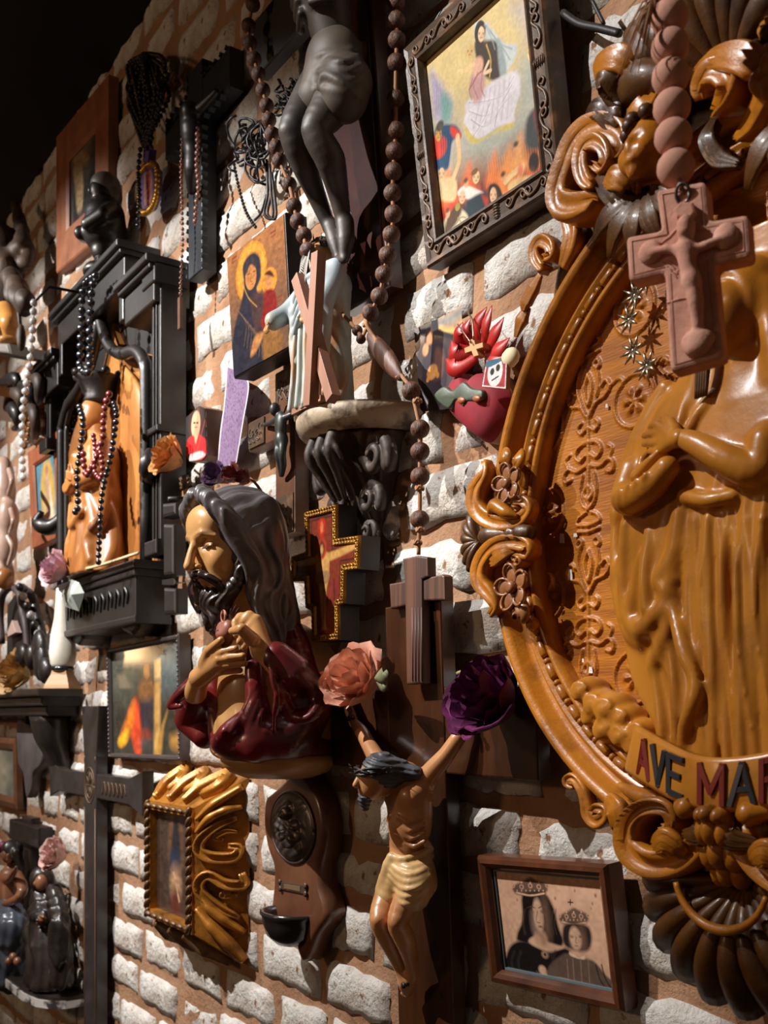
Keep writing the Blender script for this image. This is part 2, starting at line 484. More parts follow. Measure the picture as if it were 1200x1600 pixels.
def rough_front(W2, H2, nx, ny, wf, amp, seed):
    """a hand-made brick: rough rounded front on straight sides; centred at 0, back at w=-.03"""
    r = np.random.RandomState(seed)
    a = np.linspace(-1, 1, nx); b = np.linspace(-1, 1, ny)
    A, B = np.meshgrid(a, b)
    edge = np.clip(np.minimum((1 - np.abs(A)) * W2, (1 - np.abs(B)) * H2) / .012, 0, 1)
    Z = wf - .007 * (1 - edge) ** 2 + (r.rand(ny, nx) - .5) * amp
    on = (np.abs(A) > .99) | (np.abs(B) > .99)
    X = A * W2 + (r.rand(ny, nx) - .5) * np.where(on, .010, .006); Y = B * H2 + (r.rand(ny, nx) - .5) * np.where(on, .010, .004)
    v = [np.stack([X.ravel(), Y.ravel(), Z.ravel()], 1)]
    i = np.arange(nx * ny).reshape(ny, nx)
    f = np.stack([i[:-1, :-1], i[:-1, 1:], i[1:, 1:], i[1:, :-1]], -1).reshape(-1, 4).tolist()
    rim = list(i[0, :]) + list(i[1:, -1]) + list(i[-1, -2::-1]) + list(i[-2:0:-1, 0])
    bk = v[0][rim].copy(); bk[:, 2] = -.03; bk[:, :2] *= 1.02
    v.append(bk); n = nx * ny; m = len(rim)
    for k in range(m):
        k2 = (k + 1) % m
        f.append([rim[k2], rim[k], n + k, n + k2])
    return np.concatenate(v), f

def build_room():
    wall = MB()
    wall.grid(lambda a, b: np.stack([-5.2 + 5.9 * a, -1.6 + 3.5 * b, .004 * np.sin(a * 130 + 9 * b) * np.sin(b * 90) - .002], 1), 90, 60)
    wall.box((-5.2, -1.6, -.2), (.7, 1.9, -.03))
    wo = wall.build('wall_back', M_MORTAR); wo.location = (0, 0, HZ)
    wo['kind'] = 'structure'; wo['label'] = 'rough brick wall with white limewash and broad tan mortar joints'; wo['category'] = 'wall'
    c = MB(); c.box((-8, 1.83, -.2), (1.5, 2.0, 5)); co = c.build('ceiling', M_CEIL); co.location = (0, 0, HZ)
    co['kind'] = 'structure'; co['label'] = 'flat black painted ceiling above the brick wall'; co['category'] = 'ceiling'
    fl = MB(); fl.box((-8, -1.75, -.2), (1.5, -1.6, 5)); fo = fl.build('floor', M_FLOOR); fo.location = (0, 0, HZ)
    fo['kind'] = 'structure'; fo['label'] = 'dark floor below the brick wall'; fo['category'] = 'floor'
    pitch = .105; lens = (.13, .17, .20, .225)
    bank = {}
    for li, L in enumerate(lens):
        for s_ in range(4):
            v, f = rough_front(L / 2, .039, 8, 5, .003 + .0025 * s_, .006, li * 10 + s_)
            me = bpy.data.meshes.new('brick')
            me.from_pydata(np.stack([v[:, 0], -v[:, 2], v[:, 1]], 1).tolist(), [], f)
            me.polygons.foreach_set('use_smooth', [True] * len(me.polygons)); me.materials.append(M_BRICK)
            bank[(li, s_)] = (me, v, f)
    r = random.Random(11); seen = []; rest = MB()
    for k in range(-14, 16):
        vc = .189 + .0525 + pitch * k
        if vc > 1.86 or vc < -1.6: continue
        x = -5.1 + r.random() * .2
        while x < .6:
            li = r.choices((0, 1, 2, 3), (1, 2, 3, 3))[0]; s_ = r.randrange(4); L = lens[li]
            uc = x + L / 2; x += L + .024 + r.random() * .012
            vv = vc + (r.random() - .5) * .008; ww = (r.random() - .5) * .006
            dep = -uc * C_ + S_
            px = 600 + FPX * (uc * S_ + C_) / dep if dep > .05 else 9e9; py = 1120 - FPX * vv / max(dep, .05)
            if -60 < px < 1260 and -60 < py < 1660: seen.append((dep, li, s_, uc, vv, ww, r.random()))
            else: rest.raw(bank[(li, s_)][1] + np.array((uc, vv, ww)), bank[(li, s_)][2])
    seen.sort(key=lambda q: q[0])
    for n, (dep, li, s_, uc, vv, ww, t) in enumerate(seen):
        if n < 300:
            o = link('brick', bank[(li, s_)][0], wo, loc=(uc, vv, ww))
            if t > .5: o.rotation_euler = (0, math.pi, 0); o.location.y = -ww; o.rotation_euler = (0, (t - .75) * .06, 0)
            else: o.rotation_euler = (0, (t - .25) * .06, 0)
        else: rest.raw(bank[(li, s_)][1] + np.array((uc, vv, ww)), bank[(li, s_)][2])
    rest.build('bricks', M_BRICK, wo, kind='stuff')
    return wo, len(seen)
WALL, NB = build_room()
print('bricks seen', NB)
# ------------------------------------------------------------------ big oval relief with carved gilt frame (right)
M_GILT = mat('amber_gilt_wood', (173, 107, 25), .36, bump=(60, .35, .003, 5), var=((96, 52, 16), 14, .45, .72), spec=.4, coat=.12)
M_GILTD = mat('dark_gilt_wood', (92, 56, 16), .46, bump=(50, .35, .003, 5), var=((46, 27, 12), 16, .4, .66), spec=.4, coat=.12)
M_PANEL = mat('embossed_amber_panel', (183, 111, 18), .45, bump=(40, .5, .0015, 3), var=((138, 74, 20), 5, .42, .7), stretch=(1, 9, 9), coat=.08, spec=.35)
M_ROBE = mat('carved_amber_figure', (185, 120, 37), .36, var=((132, 78, 26), 9, .45, .75), bump=(70, .2, .002), coat=.12, spec=.4)
M_SILV = mat('silver_wire', (170, 160, 138), .3, metal=.9)
M_FLWR = mat('pale_bronze_flower', (150, 98, 56), .4, var=((120, 70, 36), 30, .4, .7), coat=.2)
M_RED = mat('dark_red_enamel', (112, 32, 26), .35, coat=.3)
M_NAVY = mat('dark_blue_enamel', (38, 44, 50), .35, coat=.3)
M_PLAST = mat('chipped_white_plaster', (226, 220, 210), .8)

def mk_oval():
    t = T('oval_relief', 'huge oval gilt carved frame holding a robed woman in relief, lettered AVE MARIA', 'relief', (-.657, .242, 0))
    A, B = .402, .398
    def ring(d, w, n=160):
        a = np.arange(n) * 2 * math.pi / n
        x, y = A * np.cos(a), B * np.sin(a)
        nx, ny = -np.cos(a) / A, -np.sin(a) / B; l = np.hypot(nx, ny)
        return np.stack([x + nx / l * d, y + ny / l * d, np.full(n, w)], 1)
    prof = [(0, .005), (-.002, .08), (.001, .094), (.007, .103), (.014, .104), (.020, .097), (.023, .084), (.029, .077), (.036, .080), (.040, .090), (.044, .091), (.047, .080), (.054, .079), (.058, .086), (.063, .085), (.067, .074), (.068, .055), (.06, .005)]
    n = 160
    v = np.concatenate([ring(d, w, n) for d, w in prof]); f = []
    for k in range(len(prof)):
        k2 = (k + 1) % len(prof)
        for i in range(n):
            j = (i + 1) % n
            f.append((k * n + i, k * n + j, k2 * n + j, k2 * n + i))
    mesh_obj('frame_ring', v, f, M_GILT, t)
    # bead and reel: every long reel and short bead is a piece of its own
    rp = ring(.0505, .0835, 720); cum = np.concatenate([[0], np.cumsum(np.linalg.norm(np.diff(rp, axis=0), axis=1))])
    b1 = MB(); b1.tube([(0, -.011, 0), (0, -.009, 0), (0, .009, 0), (0, .011, 0)], [.0035, .0058, .0058, .0035], 8); me1 = b1.build('reel', M_GILT, t)
    b2 = MB(); b2.ell((0, 0, 0), (.0055, .0048, .0055), 8, 6); me2 = b2.build('bead', M_GILT, t)
    d = .004; first = {0: me1, 1: me2}; k = 0
    while d < cum[-1] - .012:
        kind = k % 2; step = .0155 if kind == 0 else .0145
        i = int(np.searchsorted(cum, d)); p = rp[i % 720]; q = rp[(i + 1) % 720]
        ang = math.atan2(q[1] - p[1], q[0] - p[0]) - math.pi / 2
        o = first.pop(kind, None) or link('reel' if kind == 0 else 'bead', (me1, me2)[kind].data, t)
        o.location = (p[0], -p[2], p[1]); o.rotation_euler = (0, -ang, 0)
        d += .0165; k += 1
    # embossed panel: damask pattern raised from the sheet
    N = 440
    x = np.linspace(-.40, .40, N); X, Y = np.meshgrid(x, np.linspace(-.395, .395, 470))
    H = np.zeros_like(X)
    P0, PV = .150, .220
    U = (X + .2546 + P0 / 2) % P0 - P0 / 2; V = (Y - .002) % PV
    def seg(pts, wd, ht, mirror=True):
        nonlocal H
        uu = np.abs(U) if mirror else U
        P = smooth_path(pts, 5 * len(pts)); dd = np.full(X.shape, 1e9)
        for dv in (-PV, 0, PV):
            for i in range(len(P) - 1):
                a, b = P[i] + (0, dv), P[i + 1] + (0, dv); e = b - a
                if a[1] < -.03 and b[1] < -.03 or a[1] > PV + .03 and b[1] > PV + .03: continue
                tt = np.clip(((uu - a[0]) * e[0] + (V - a[1]) * e[1]) / (e @ e + 1e-12), 0, 1)
                dd = np.minimum(dd, (uu - a[0] - tt * e[0]) ** 2 + (V - a[1] - tt * e[1]) ** 2)
        H = np.maximum(H, 1.6 * ht * np.clip(1.5 - np.sqrt(dd) / wd, 0, 1))
    s = seg
    s([(0, .215), (.018, .218)], .0022, .0024); s([(0, .207), (.018, .210)], .0022, .0024)
    s([(.016, .200), (.020, .192), (.014, .188), (.010, .196), (.016, .200)], .0016, .0024)
    s([(.014, .190), (.018, .170), (.012, .150), (.003, .132)], .002, .0024)
    s([(0, .185), (.006, .170), (.004, .155), (0, .145)], .002, .0024)
    s([(0, .132), (0, .10), (0, .06), (0, .02)], .002, .002)
    s([(.003, .132), (.014, .146), (.028, .150), (.036, .160), (.030, .170), (.022, .164)], .0019, .0024)
    s([(.036, .160), (.050, .166), (.058, .160), (.052, .152)], .0017, .002)
    s([(.002, .118), (.012, .112), (.018, .120), (.012, .126)], .0017, .0022)
    s([(.002, .100), (.016, .096), (.022, .086), (.014, .078), (.004, .084)], .0019, .0024)
    s([(.004, .070), (.020, .066), (.034, .072), (.042, .066), (.040, .056), (.030, .058)], .0019, .0024)
    s([(.034, .072), (.040, .084), (.032, .090)], .0016, .002)
    s([(.010, .060), (.014, .040), (.010, .024), (.002, .016)], .0019, .0024)
    s([(.002, .045), (.008, .036), (.002, .028)], .0017, .0022)
    s([(.004, .012), (.014, .008), (.020, .000), (.012, -.004)], .0017, .0022)
    # flower roundels between the columns
    U2 = (X + .3296 + P0 / 2) % P0 - P0 / 2; V2 = (Y - .135 + .110 / 2) % .110 - .110 / 2
    rr = np.hypot(U2, V2); th = np.arctan2(V2, U2)
    H = np.maximum(H, .0034 * np.clip(1.5 - np.abs(rr - .031) / .0018, 0, 1))
    H = np.maximum(H, .0044 * np.clip(1.4 - np.abs(rr - .010) / .007, 0, 1) * np.clip(.45 + np.cos(6 * th), 0, 1))
    H = np.maximum(H, .003 * np.clip(1.3 - rr / .004, 0, 1))
    H += .00035 * np.sin(Y * 2100 + 2.5 * np.sin(X * 37) + 2 * np.sin(X * 91 + Y * 30))
    v = np.stack([X.ravel(), Y.ravel(), .062 + H.ravel()], 1)
    i = np.arange(v.shape[0]).reshape(X.shape)
    f = np.stack([i[:-1, :-1], i[:-1, 1:], i[1:, 1:], i[1:, :-1]], -1).reshape(-1, 4)
    ok = (X / (A - .006)) ** 2 + (Y / (B - .006)) ** 2 < 1; ok = ok.ravel()
    f = f[ok[f].all(1)]; us = np.unique(f); mp = np.full(len(v), -1); mp[us] = np.arange(len(us))
    mesh_obj('panel', v[us], mp[f], M_PANEL, t)
    ch = MB()
    for (cx, cy, rx, ry) in ((878, 841, 5, 8), (899, 836, 4, 3), (891, 898, 5, 9), (923, 1047, 4, 5), (948, 634, 2.5, 3), (911, 1032, 2, 3)):
        p = t.px(cx, cy, .0655); k = .00085
        ch.prism([(p[0] - rx * k, p[1] - ry * k * .8), (p[0] + rx * k, p[1] - ry * k), (p[0] + rx * k * .6, p[1] + ry * k * .8), (p[0] - rx * k * .8, p[1] + ry * k)], .0650, .0656)
    ch.build('paint_chip', M_PLAST, t, kind='stuff', smooth=False)

    # ---- carved ornaments of the left side (mirrored to the right side, half outside the photograph)
    def z2(x, y): return (640 + x / 2.858, 440 + y / 2.858)
    def orn(name, pts, wd, prof=GUT, w=.105, zz=z2, m=M_GILT, ht=None, rise=None, mirror=True, n=36):
        P = np.array([t.px(*zz(p[0], p[1]), (p[2] if len(p) > 2 else w)) for p in pts])
        P = smooth_path(P, n)
        ww = np.interp(np.linspace(0, 1, n), np.linspace(0, 1, len(wd)), wd)
        hh = ww if ht is None else np.interp(np.linspace(0, 1, n), np.linspace(0, 1, len(ht)), ht)
        mb = MB(); mb.sweep(P, prof, np.stack([ww, hh], 1))
        o = mb.build(name, m, t)
        if mirror:
            m2 = MB(); m2.raw(P * 0, []) if False else None
            q = MB(); q.sweep(P * np.array((-1, 1, 1)), prof, np.stack([ww, hh], 1)); q.build(name, m, t)
        return o
    orn('scroll', [(340, 800), (345, 860), (312, 930), (308, 1000), (345, 1055), (420, 1082), (500, 1065), (537, 1015), (512, 978), (474, 985), (470, 1012), (492, 1020)], [.004, .008, .013, .013, .012, .011, .010, .008, .007, .006, .005, .004], w=.112, ht=[.008, .014, .018, .018, .016, .014, .012, .01, .01, .01, .012, .014])
    orn('scroll', [(360, 1040, .118), (380, 1000, .124), (430, 1030, .126), (480, 1050, .12)], [.005, .010, .008, .003], DOME)
    orn('scroll', [(488, 1236), (505, 1252), (470, 1256), (462, 1222), (492, 1200), (535, 1215), (530, 1180), (470, 1166), (400, 1180), (350, 1230), (326, 1290), (332, 1350), (368, 1400), (388, 1450), (366, 1490)], [.004, .005, .006, .007, .008, .009, .010, .011, .012, .013, .013, .012, .010, .007, .005], w=.112, ht=[.014, .012, .01, .01, .01, .012, .014, .016, .018, .018, .018, .018, .014, .01, .008], n=46)
    orn('acanthus_tip', [(352, 1262, .112), (378, 1240, .122), (420, 1210, .124), (470, 1200, .118)], [.004, .010, .009, .003], FLUTE)
    # baluster and fan shell between the scrolls
    for sg in (1, -1):
        b = MB(); a0 = t.px(*z2(318, 1140), .112); a1 = t.px(*z2(548, 1120), .112)
        nb = 30; P = np.linspace(a0, a1, nb) * (sg, 1, 1)
        R = np.interp(np.linspace(0, 1, nb), [0, .1, .25, .45, .55, .6, .66, .7, .76, .8, .9, 1], [.006, .013, .015, .011, .008, .012, .012, .008, .012, .013, .012, .008])
        b.tube(P, R, 12); b.build('baluster', M_GILTD, t)
        for k in range(6):
            aa = math.radians(125 + 110 * k / 5); c = t.px(*z2(322, 1160), .09)
            L = .034; pt = [c + np.array((math.cos(aa) * L * s_, math.sin(aa) * L * 1.3 * s_, .008 * math.sin(s_ * 3.0))) for s_ in np.linspace(0, 1, 8)]
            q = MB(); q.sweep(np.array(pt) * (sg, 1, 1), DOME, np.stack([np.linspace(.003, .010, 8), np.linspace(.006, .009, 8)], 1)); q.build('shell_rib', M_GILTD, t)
    def flower(zx, zy, r, zz, w, sg):
        c = t.px(*zz(zx, zy), w) * (sg, 1, 1)
        g = MB()
        g.tube([c + (0, 0, r * .1), c + (0, 0, r * .35), c + (0, 0, r * .38)], [r * .3, r * .26, r * .12], 9, up=(0, 1, 0))
        fo = g.build('flower', M_FLWR, t)
        for k in range(5):
            aa = 2 * math.pi * k / 5 + .5
            pc = np.array((c[0] + math.cos(aa) * r * .58, c[1] + math.sin(aa) * r * .60, c[2] + r * .05)); q = MB()
            q.ell(pc, (r * .44, r * .38, r * .10), 12, 6, aa)
            q.tube([pc + np.array((math.cos(x_) * r * .42 * math.cos(aa) - math.sin(x_) * r * .36 * math.sin(aa), math.cos(x_) * r * .42 * math.sin(aa) + math.sin(x_) * r * .36 * math.cos(aa), r * (.10 + .10 * math.cos(x_)))) for x_ in np.linspace(0, 6.283, 18)], r * .07, 6)
            q.build('petal', M_FLWR, fo)
    def leaf(pts, wd, m=M_GILT, mirror=True, zz=z2, w=.105, n=14, name='leaf'):
        for sg in ((1, -1) if mirror else (1,)):
            P = smooth_path([t.px(*zz(p[0], p[1]), p[2] if len(p) > 2 else w) * (sg, 1, 1) for p in pts], n)
            s_ = np.sin(np.linspace(.12, math.pi - .05, n)) ** .8 * wd
            q = MB(); q.sweep(P, [(-1, -.25), (0, -.45), (1, -.25), (.95, .05), (.5, .32), (.12, .2), (0, .36), (-.12, .2), (-.5, .32), (-.95, .05)], np.stack([s_, s_], 1)); q.build(name, m, t)
    for sg in (1, -1):
        flower(445, 902, .026, z2, .118, sg); flower(468, 1367, .030, z2, .118, sg)
    leaf([(455, 850, .105), (425, 790, .118), (420, 745, .108)], .013); leaf([(460, 850, .105), (480, 800, .116), (500, 745, .106)], .012)
    leaf([(470, 1420, .105), (490, 1475, .118), (500, 1525, .108)], .016, M_FLWR); leaf([(450, 1420, .105), (440, 1455, .115), (455, 1490, .104)], .008)
    orn('bud', [(540, 1500, .098), (545, 1530, .104), (552, 1550, .098)], [.004, .008, .004], DOME)
    # small scrolls on the outer edge of the ring
    def z4(x, y): return (800 + x / 2.9625, y / 2.9625)
    def z8(x, y): return (860 + x / 3.077, 980 + y / 3.077)
    orn('scroll', [(150, 1250), (118, 1200), (118, 1150), (145, 1118), (185, 1140), (190, 1185), (160, 1200)], [.006, .008, .009, .009, .008, .007, .005], zz=z4, w=.10, ht=[.012] * 7)
    orn('scroll', [(235, 1240), (270, 1160), (285, 1080), (262, 1010), (240, 960)], [.006, .012, .012, .010, .006], zz=z4, w=.10)
    orn('leaf', [(130, 1270), (95, 1330), (60, 1400), (50, 1440)], [.004, .009, .009, .003], FLUTE, zz=z4, w=.095)
    orn('leaf', [(75, 1420), (40, 1480), (15, 1560)], [.004, .010, .003], FLUTE, zz=z4, w=.09)
    # lower left small scrolls
    orn('scroll', [(120, 765), (92, 752), (88, 732), (108, 722), (135, 740), (165, 790), (180, 850), (190, 900), (225, 935), (262, 915), (262, 880), (225, 870), (210, 890)], [.004, .005, .005, .006, .006, .007, .008, .009, .009, .008, .007, .006, .005], zz=z8, w=.10, ht=[.01] * 13, n=46)
    orn('leaf', [(275, 820, .105), (310, 880, .112), (330, 960, .108), (350, 1010, .10), (395, 1060, .095)], [.008, .014, .012, .010, .004], FLUTE, zz=z8)
    orn('leaf', [(340, 1000), (350, 1060), (400, 1090)], [.003, .009, .003], FLUTE, zz=z8, w=.095, m=M_GILTD)

    # ---- crest at the foot
    orn('scroll', [(570, 950), (595, 975), (612, 935), (595, 880), (540, 858), (470, 875), (420, 930), (405, 1010), (430, 1080), (500, 1130), (590, 1135), (680, 1100), (745, 1030), (775, 945), (755, 885), (715, 855)], [.004, .005, .006, .008, .010, .011, .013, .015, .017, .017, .016, .015, .014, .012, .010, .006], zz=z8, w=.125, ht=[.02, .02, .02, .022, .025, .028, .03, .03, .03, .03, .028, .026, .025, .022, .018, .012], n=54)
    orn('acanthus_tip', [(500, 1060, .145), (540, 1030, .152), (600, 1060, .148), (650, 1090, .14)], [.008, .015, .012, .004], FLUTE, zz=z8)
    orn('acanthus_tip', [(640, 1000, .14), (700, 1000, .15), (745, 960, .145), (760, 900, .135)], [.006, .012, .012, .005], FLUTE, zz=z8, m=M_GILTD)
    orn('ball_finial', [(620, 850, .135), (650, 870, .145), (690, 880, .135)], [.007, .013, .007], DOME, zz=z8)
    orn('ribbon_lip', [(330, 760, .10), (420, 810, .105), (520, 832, .11), (590, 838, .11)], [.004, .010, .010, .004], DOME, zz=z8)
    for (zy, w_, h_, ww) in ((905, .0185, .010, .155), (980, .021, .017, .150), (1080, .026, .020, .138), (1165, .022, .018, .125)):
        c = t.px(*z8(855, zy), ww); c[0] = 0.0
        q = MB()
        for k in (-1, 0, 1): q.ell((c[0] + k * w_ * .55, c[1] - abs(k) * .002, c[2] - abs(k) * .006), (w_ * .48, h_, .016), 10, 7)
        q.build('bud', M_GILT, t)
    # fluted shell hanging below the buds
    for k in range(11):
        aa = math.radians(180 + 180 * (k + .5) / 11); c = np.array((0, t.px(*z8(855, 1190), .09)[1], .085))
        L = .150 if k in (0, 10) else .135
        L = .105 + .03 * math.sin(math.pi * (k + .5) / 11)
        pt = [c + np.array((math.cos(aa) * L * 1.15 * s_, math.sin(aa) * L * s_, .05 * math.sin(s_ * 2.6) - .02 * s_)) for s_ in np.linspace(0.08, 1, 12)]
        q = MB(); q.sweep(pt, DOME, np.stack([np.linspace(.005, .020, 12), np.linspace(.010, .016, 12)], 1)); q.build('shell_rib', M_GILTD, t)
    q = MB(); cy = t.px(*z8(855, 1190), .13)[1]
    aa = np.radians(np.linspace(195, 345, 30)); q.tube([(math.cos(a_) * .056, cy + math.sin(a_) * .055, .140) for a_ in aa], taper(30, .003, .006, .003), 8); q.build('shell_rim', M_GILT, t)
    # ---- crest at the top
    orn('scroll', [(395, 770), (430, 790), (455, 745), (440, 690), (395, 662), (350, 690), (335, 760), (350, 830), (385, 870)], [.004, .006, .007, .008, .010, .011, .011, .010, .006], zz=z4, w=.15, ht=[.016] * 9)
    orn('scroll', [(500, 770), (540, 700), (520, 625), (450, 592), (370, 615), (310, 680), (275, 770), (240, 880), (250, 950), (310, 965), (390, 945), (430, 930)], [.004, .010, .014, .016, .017, .017, .016, .016, .017, .016, .013, .005], zz=z4, w=.135, ht=[.024] * 12, n=46)
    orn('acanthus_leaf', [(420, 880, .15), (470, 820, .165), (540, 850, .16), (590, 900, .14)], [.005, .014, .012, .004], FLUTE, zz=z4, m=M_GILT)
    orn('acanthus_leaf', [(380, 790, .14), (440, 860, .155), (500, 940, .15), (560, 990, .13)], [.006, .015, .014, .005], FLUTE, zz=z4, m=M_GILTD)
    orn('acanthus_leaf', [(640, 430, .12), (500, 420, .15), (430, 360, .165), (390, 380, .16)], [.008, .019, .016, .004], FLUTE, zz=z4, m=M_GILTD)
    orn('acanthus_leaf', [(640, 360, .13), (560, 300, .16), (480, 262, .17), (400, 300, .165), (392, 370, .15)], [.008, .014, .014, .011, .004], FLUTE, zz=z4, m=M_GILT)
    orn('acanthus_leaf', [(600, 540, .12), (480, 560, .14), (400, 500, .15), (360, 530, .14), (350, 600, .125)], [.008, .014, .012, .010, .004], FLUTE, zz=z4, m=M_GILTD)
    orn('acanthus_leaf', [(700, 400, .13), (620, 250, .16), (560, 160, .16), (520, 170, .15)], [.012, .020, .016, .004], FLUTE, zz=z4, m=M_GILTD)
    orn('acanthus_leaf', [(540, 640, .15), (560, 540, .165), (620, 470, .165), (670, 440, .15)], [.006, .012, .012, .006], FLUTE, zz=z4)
    for k in range(7):
        aa = math.radians(20 + 140 * k / 6); c = np.array((0, .40, .10))
        pt = [c + np.array((math.cos(aa) * .14 * s_, math.sin(aa) * .17 * s_, .06 * math.sin(s_ * 2.7))) for s_ in np.linspace(.1, 1, 12)]
        q = MB(); q.sweep(pt, DOME, np.stack([np.linspace(.010, .026, 12), np.linspace(.014, .016, 12)], 1)); q.build('shell_rib', M_GILTD, t)
    mb = MB(); mb.prism(smooth_path([(-.30, .26), (-.27, .40), (-.20, .47), (-.13, .55), (0, .60), (.13, .55), (.20, .47), (.27, .40), (.30, .26), (.16, .345), (0, .37), (-.16, .345)], 72, True), .022, .082, .012); mb.build('crest_board', M_GILTD, t)
    orn('scroll', [(905, 450, .15), (900, 400, .155), (930, 345, .16), (985, 338, .16), (1022, 385, .16), (1012, 450, .155), (985, 520, .14)], [.006, .010, .012, .013, .012, .010, .006], zz=z4, mirror=False, ht=[.018] * 7)
    orn('acanthus_leaf', [(870, 330, .14), (930, 275, .165), (1020, 255, .175), (1110, 285, .175), (1165, 350, .165), (1160, 440, .155), (1110, 560, .14), (1055, 640, .125)], [.004, .010, .014, .015, .014, .012, .010, .004], FLUTE, zz=z4, mirror=False, ht=[.016] * 8)
    orn('acanthus_leaf', [(940, 560, .12), (900, 640, .13), (950, 730, .125), (1050, 760, .12)], [.004, .010, .010, .004], FLUTE, zz=z4, mirror=False, m=M_GILTD, ht=[.012] * 4)
    for a_, b_, c_ in (((620, 420), (520, 330), (430, 250)), ((640, 380), (570, 250), (520, 150)), ((660, 340), (620, 190), (610, 60)), ((600, 480), (480, 430), (395, 400)), ((590, 560), (470, 520), (360, 510))):
        orn('acanthus_leaf', [(*a_, .10), ((a_[0] + b_[0]) / 2, (a_[1] + b_[1]) / 2, .135), (*b_, .15), (*c_, .135)], [.008, .014, .012, .003], FLUTE, zz=z4, m=M_GILTD, n=20)
    # winged cherub heads of the crest: left one is behind the hanging beads
    for sg in (1, -1):
        c = t.px(1018, 232, .15) * (sg, 1, 1)
        s = Sdf(h=.0026)
        s.ell(c, (.026, .032, .028)); s.ell(c + (-.006 * sg, -.014, .012), (.020, .018, .018), .01)
        s.ball(c + (-.016 * sg, -.012, .018), .010, .008); s.ball(c + (.008 * sg, -.012, .022), .010, .008)
        s.ell(c + (-.004 * sg, -.006, .030), (.005, .010, .006), .006)
        s.ball(c + (-.013 * sg, .002, .030), .006, .004, 's'); s.ball(c + (.006 * sg, .002, .031), .006, .004, 's')
        s.ell(c + (-.004 * sg, -.020, .029), (.008, .0035, .005), .004); s.ball(c + (-.004 * sg, -.030, .022), .008, .006)
        hd = s.build('cherub_head', M_GILT, t)
        hh = MB()
        for k in range(22):
            a_ = rnd.uniform(0, 2 * math.pi); b_ = rnd.uniform(.15, 1.5)
            hh.ell(c + np.array((math.cos(a_) * .027 * math.sin(b_), .012 + .028 * math.cos(b_), math.sin(a_) * .026 * math.sin(b_))), (.009, .008, .009), 8, 6)
        hh.build('curls', M_GILTD, hd)
        for k in range(5):
            aa = math.radians(200 + 28 * k)
            pt = [c + np.array(((-.012 + math.cos(aa) * .085 * s_) * sg, -.035 + math.sin(aa) * .07 * s_, -.012 + .018 * math.sin(3 * s_))) for s_ in np.linspace(0, 1, 9)]
            w_ = MB(); w_.sweep(pt, FLUTE, np.stack([taper(9, .006, .013, .004, .6), np.full(9, .006)], 1)); w_.build('wing_feather', M_GILTD, hd)

    # ---- stars on wires round the head
    def star(px, py, w, r, n=8):
        c = t.px(px, py, w); q = MB()
        for k in range(n):
            aa = 2 * math.pi * k / n + .2
            e = c + np.array((math.cos(aa) * r, math.sin(aa) * r, .004))
            q.tube([c, c * .55 + e * .45, e], [.0016, .0024, .0004], 6, up=(0, .3, 1))
        q.ell(c, (.003, .003, .003), 8, 5)
        q.build('star', M_SILV, t)
    for (a_, b_) in ((993, 462), (984, 500), (990, 548), (1012, 572), (1010, 440), (1178, 455), (1190, 530), (1165, 420)): star(a_, b_, .085, .018)
    wr = MB(); wr.tube(smooth_path([t.px(a_, b_, .06) for a_, b_ in ((1030, 420), (1010, 440), (993, 462), (984, 500), (990, 548), (1012, 572), (1024, 590))], 24), .0008, 5)
    wr.build('star_wire', M_SILV, t)

    # ---- the robed figure, one continuous carved body
    s = Sdf((-.225, -.315, .05), (.225, .265, .19), .0028)
    vs_ = [-.31, -.29, -.20, -.10, -.03, .04, .08, .11, .145, .18]
    ru = [.128, .136, .160, .186, .196, .184, .166, .140, .100, .045]; rw = [.054, .056, .058, .060, .062, .064, .060, .052, .042, .024]
    def body(x, y, z):
        a = np.interp(y, vs_, ru); b = np.interp(y, vs_, rw)
        th = np.arctan2(z - .058, x)
        fold = (.007 * np.abs(np.sin(th * 10 + 2.2 * np.sin(y * 13))) - .003 + .003 * np.cos(th * 8 + y * 9)) * np.clip((.02 - y) / .10, 0, 1)
        n = 2.3
        d = ((np.abs(x / a) ** n + np.abs((z - .058) / b) ** n) ** (1 / n) - 1) * b
        return np.maximum(d + fold, np.abs(y - .0) - .30)
    s.put(body, mg=0)
    def p(x, y, w): return t.px(x, y, w)
    def on(x, y, lift=0.0, lo=.066):
        """the body's surface as seen at that point of the photograph"""
        ws = np.linspace(.17, lo, 90)
        for w_ in ws:
            q = t.px(x, y, w_)
            if body(*[np.array([c]) for c in q])[0] < 0: return q + (0, 0, lift)
        return t.px(x, y, lo + .01)
    # head with veil
    hc = p(1062, 520, .105); hc[0] = -.006
    s.ell(hc, (.032, .044, .036), .010); s.cap(hc + (0, -.03, -.01), hc + (.002, -.085, -.02), .022, .026, .015)
    s.ell(hc + (0, .010, -.012), (.042, .050, .038), .010)
    for sg in (-1, 1): s.chain([hc + (sg * .036, .01, -.006), hc + (sg * .042, -.035, .0), hc + (sg * .052, -.080, .002)], [.010, .011, .010], .012)
    s.ell(hc + (0, -.006, .030), (.026, .037, .024), .01, 's'); s.ell(hc + (0, -.008, .012), (.026, .037, .028), .004)
    s.ell(hc + (0, -.008, .040), (.004, .011, .007), .004); s.ell(hc + (0, -.026, .034), (.009, .004, .006), .003)
    s.ball(hc + (-.011, .002, .040), .0055, .004, 's'); s.ball(hc + (.011, .002, .040), .0055, .004, 's')
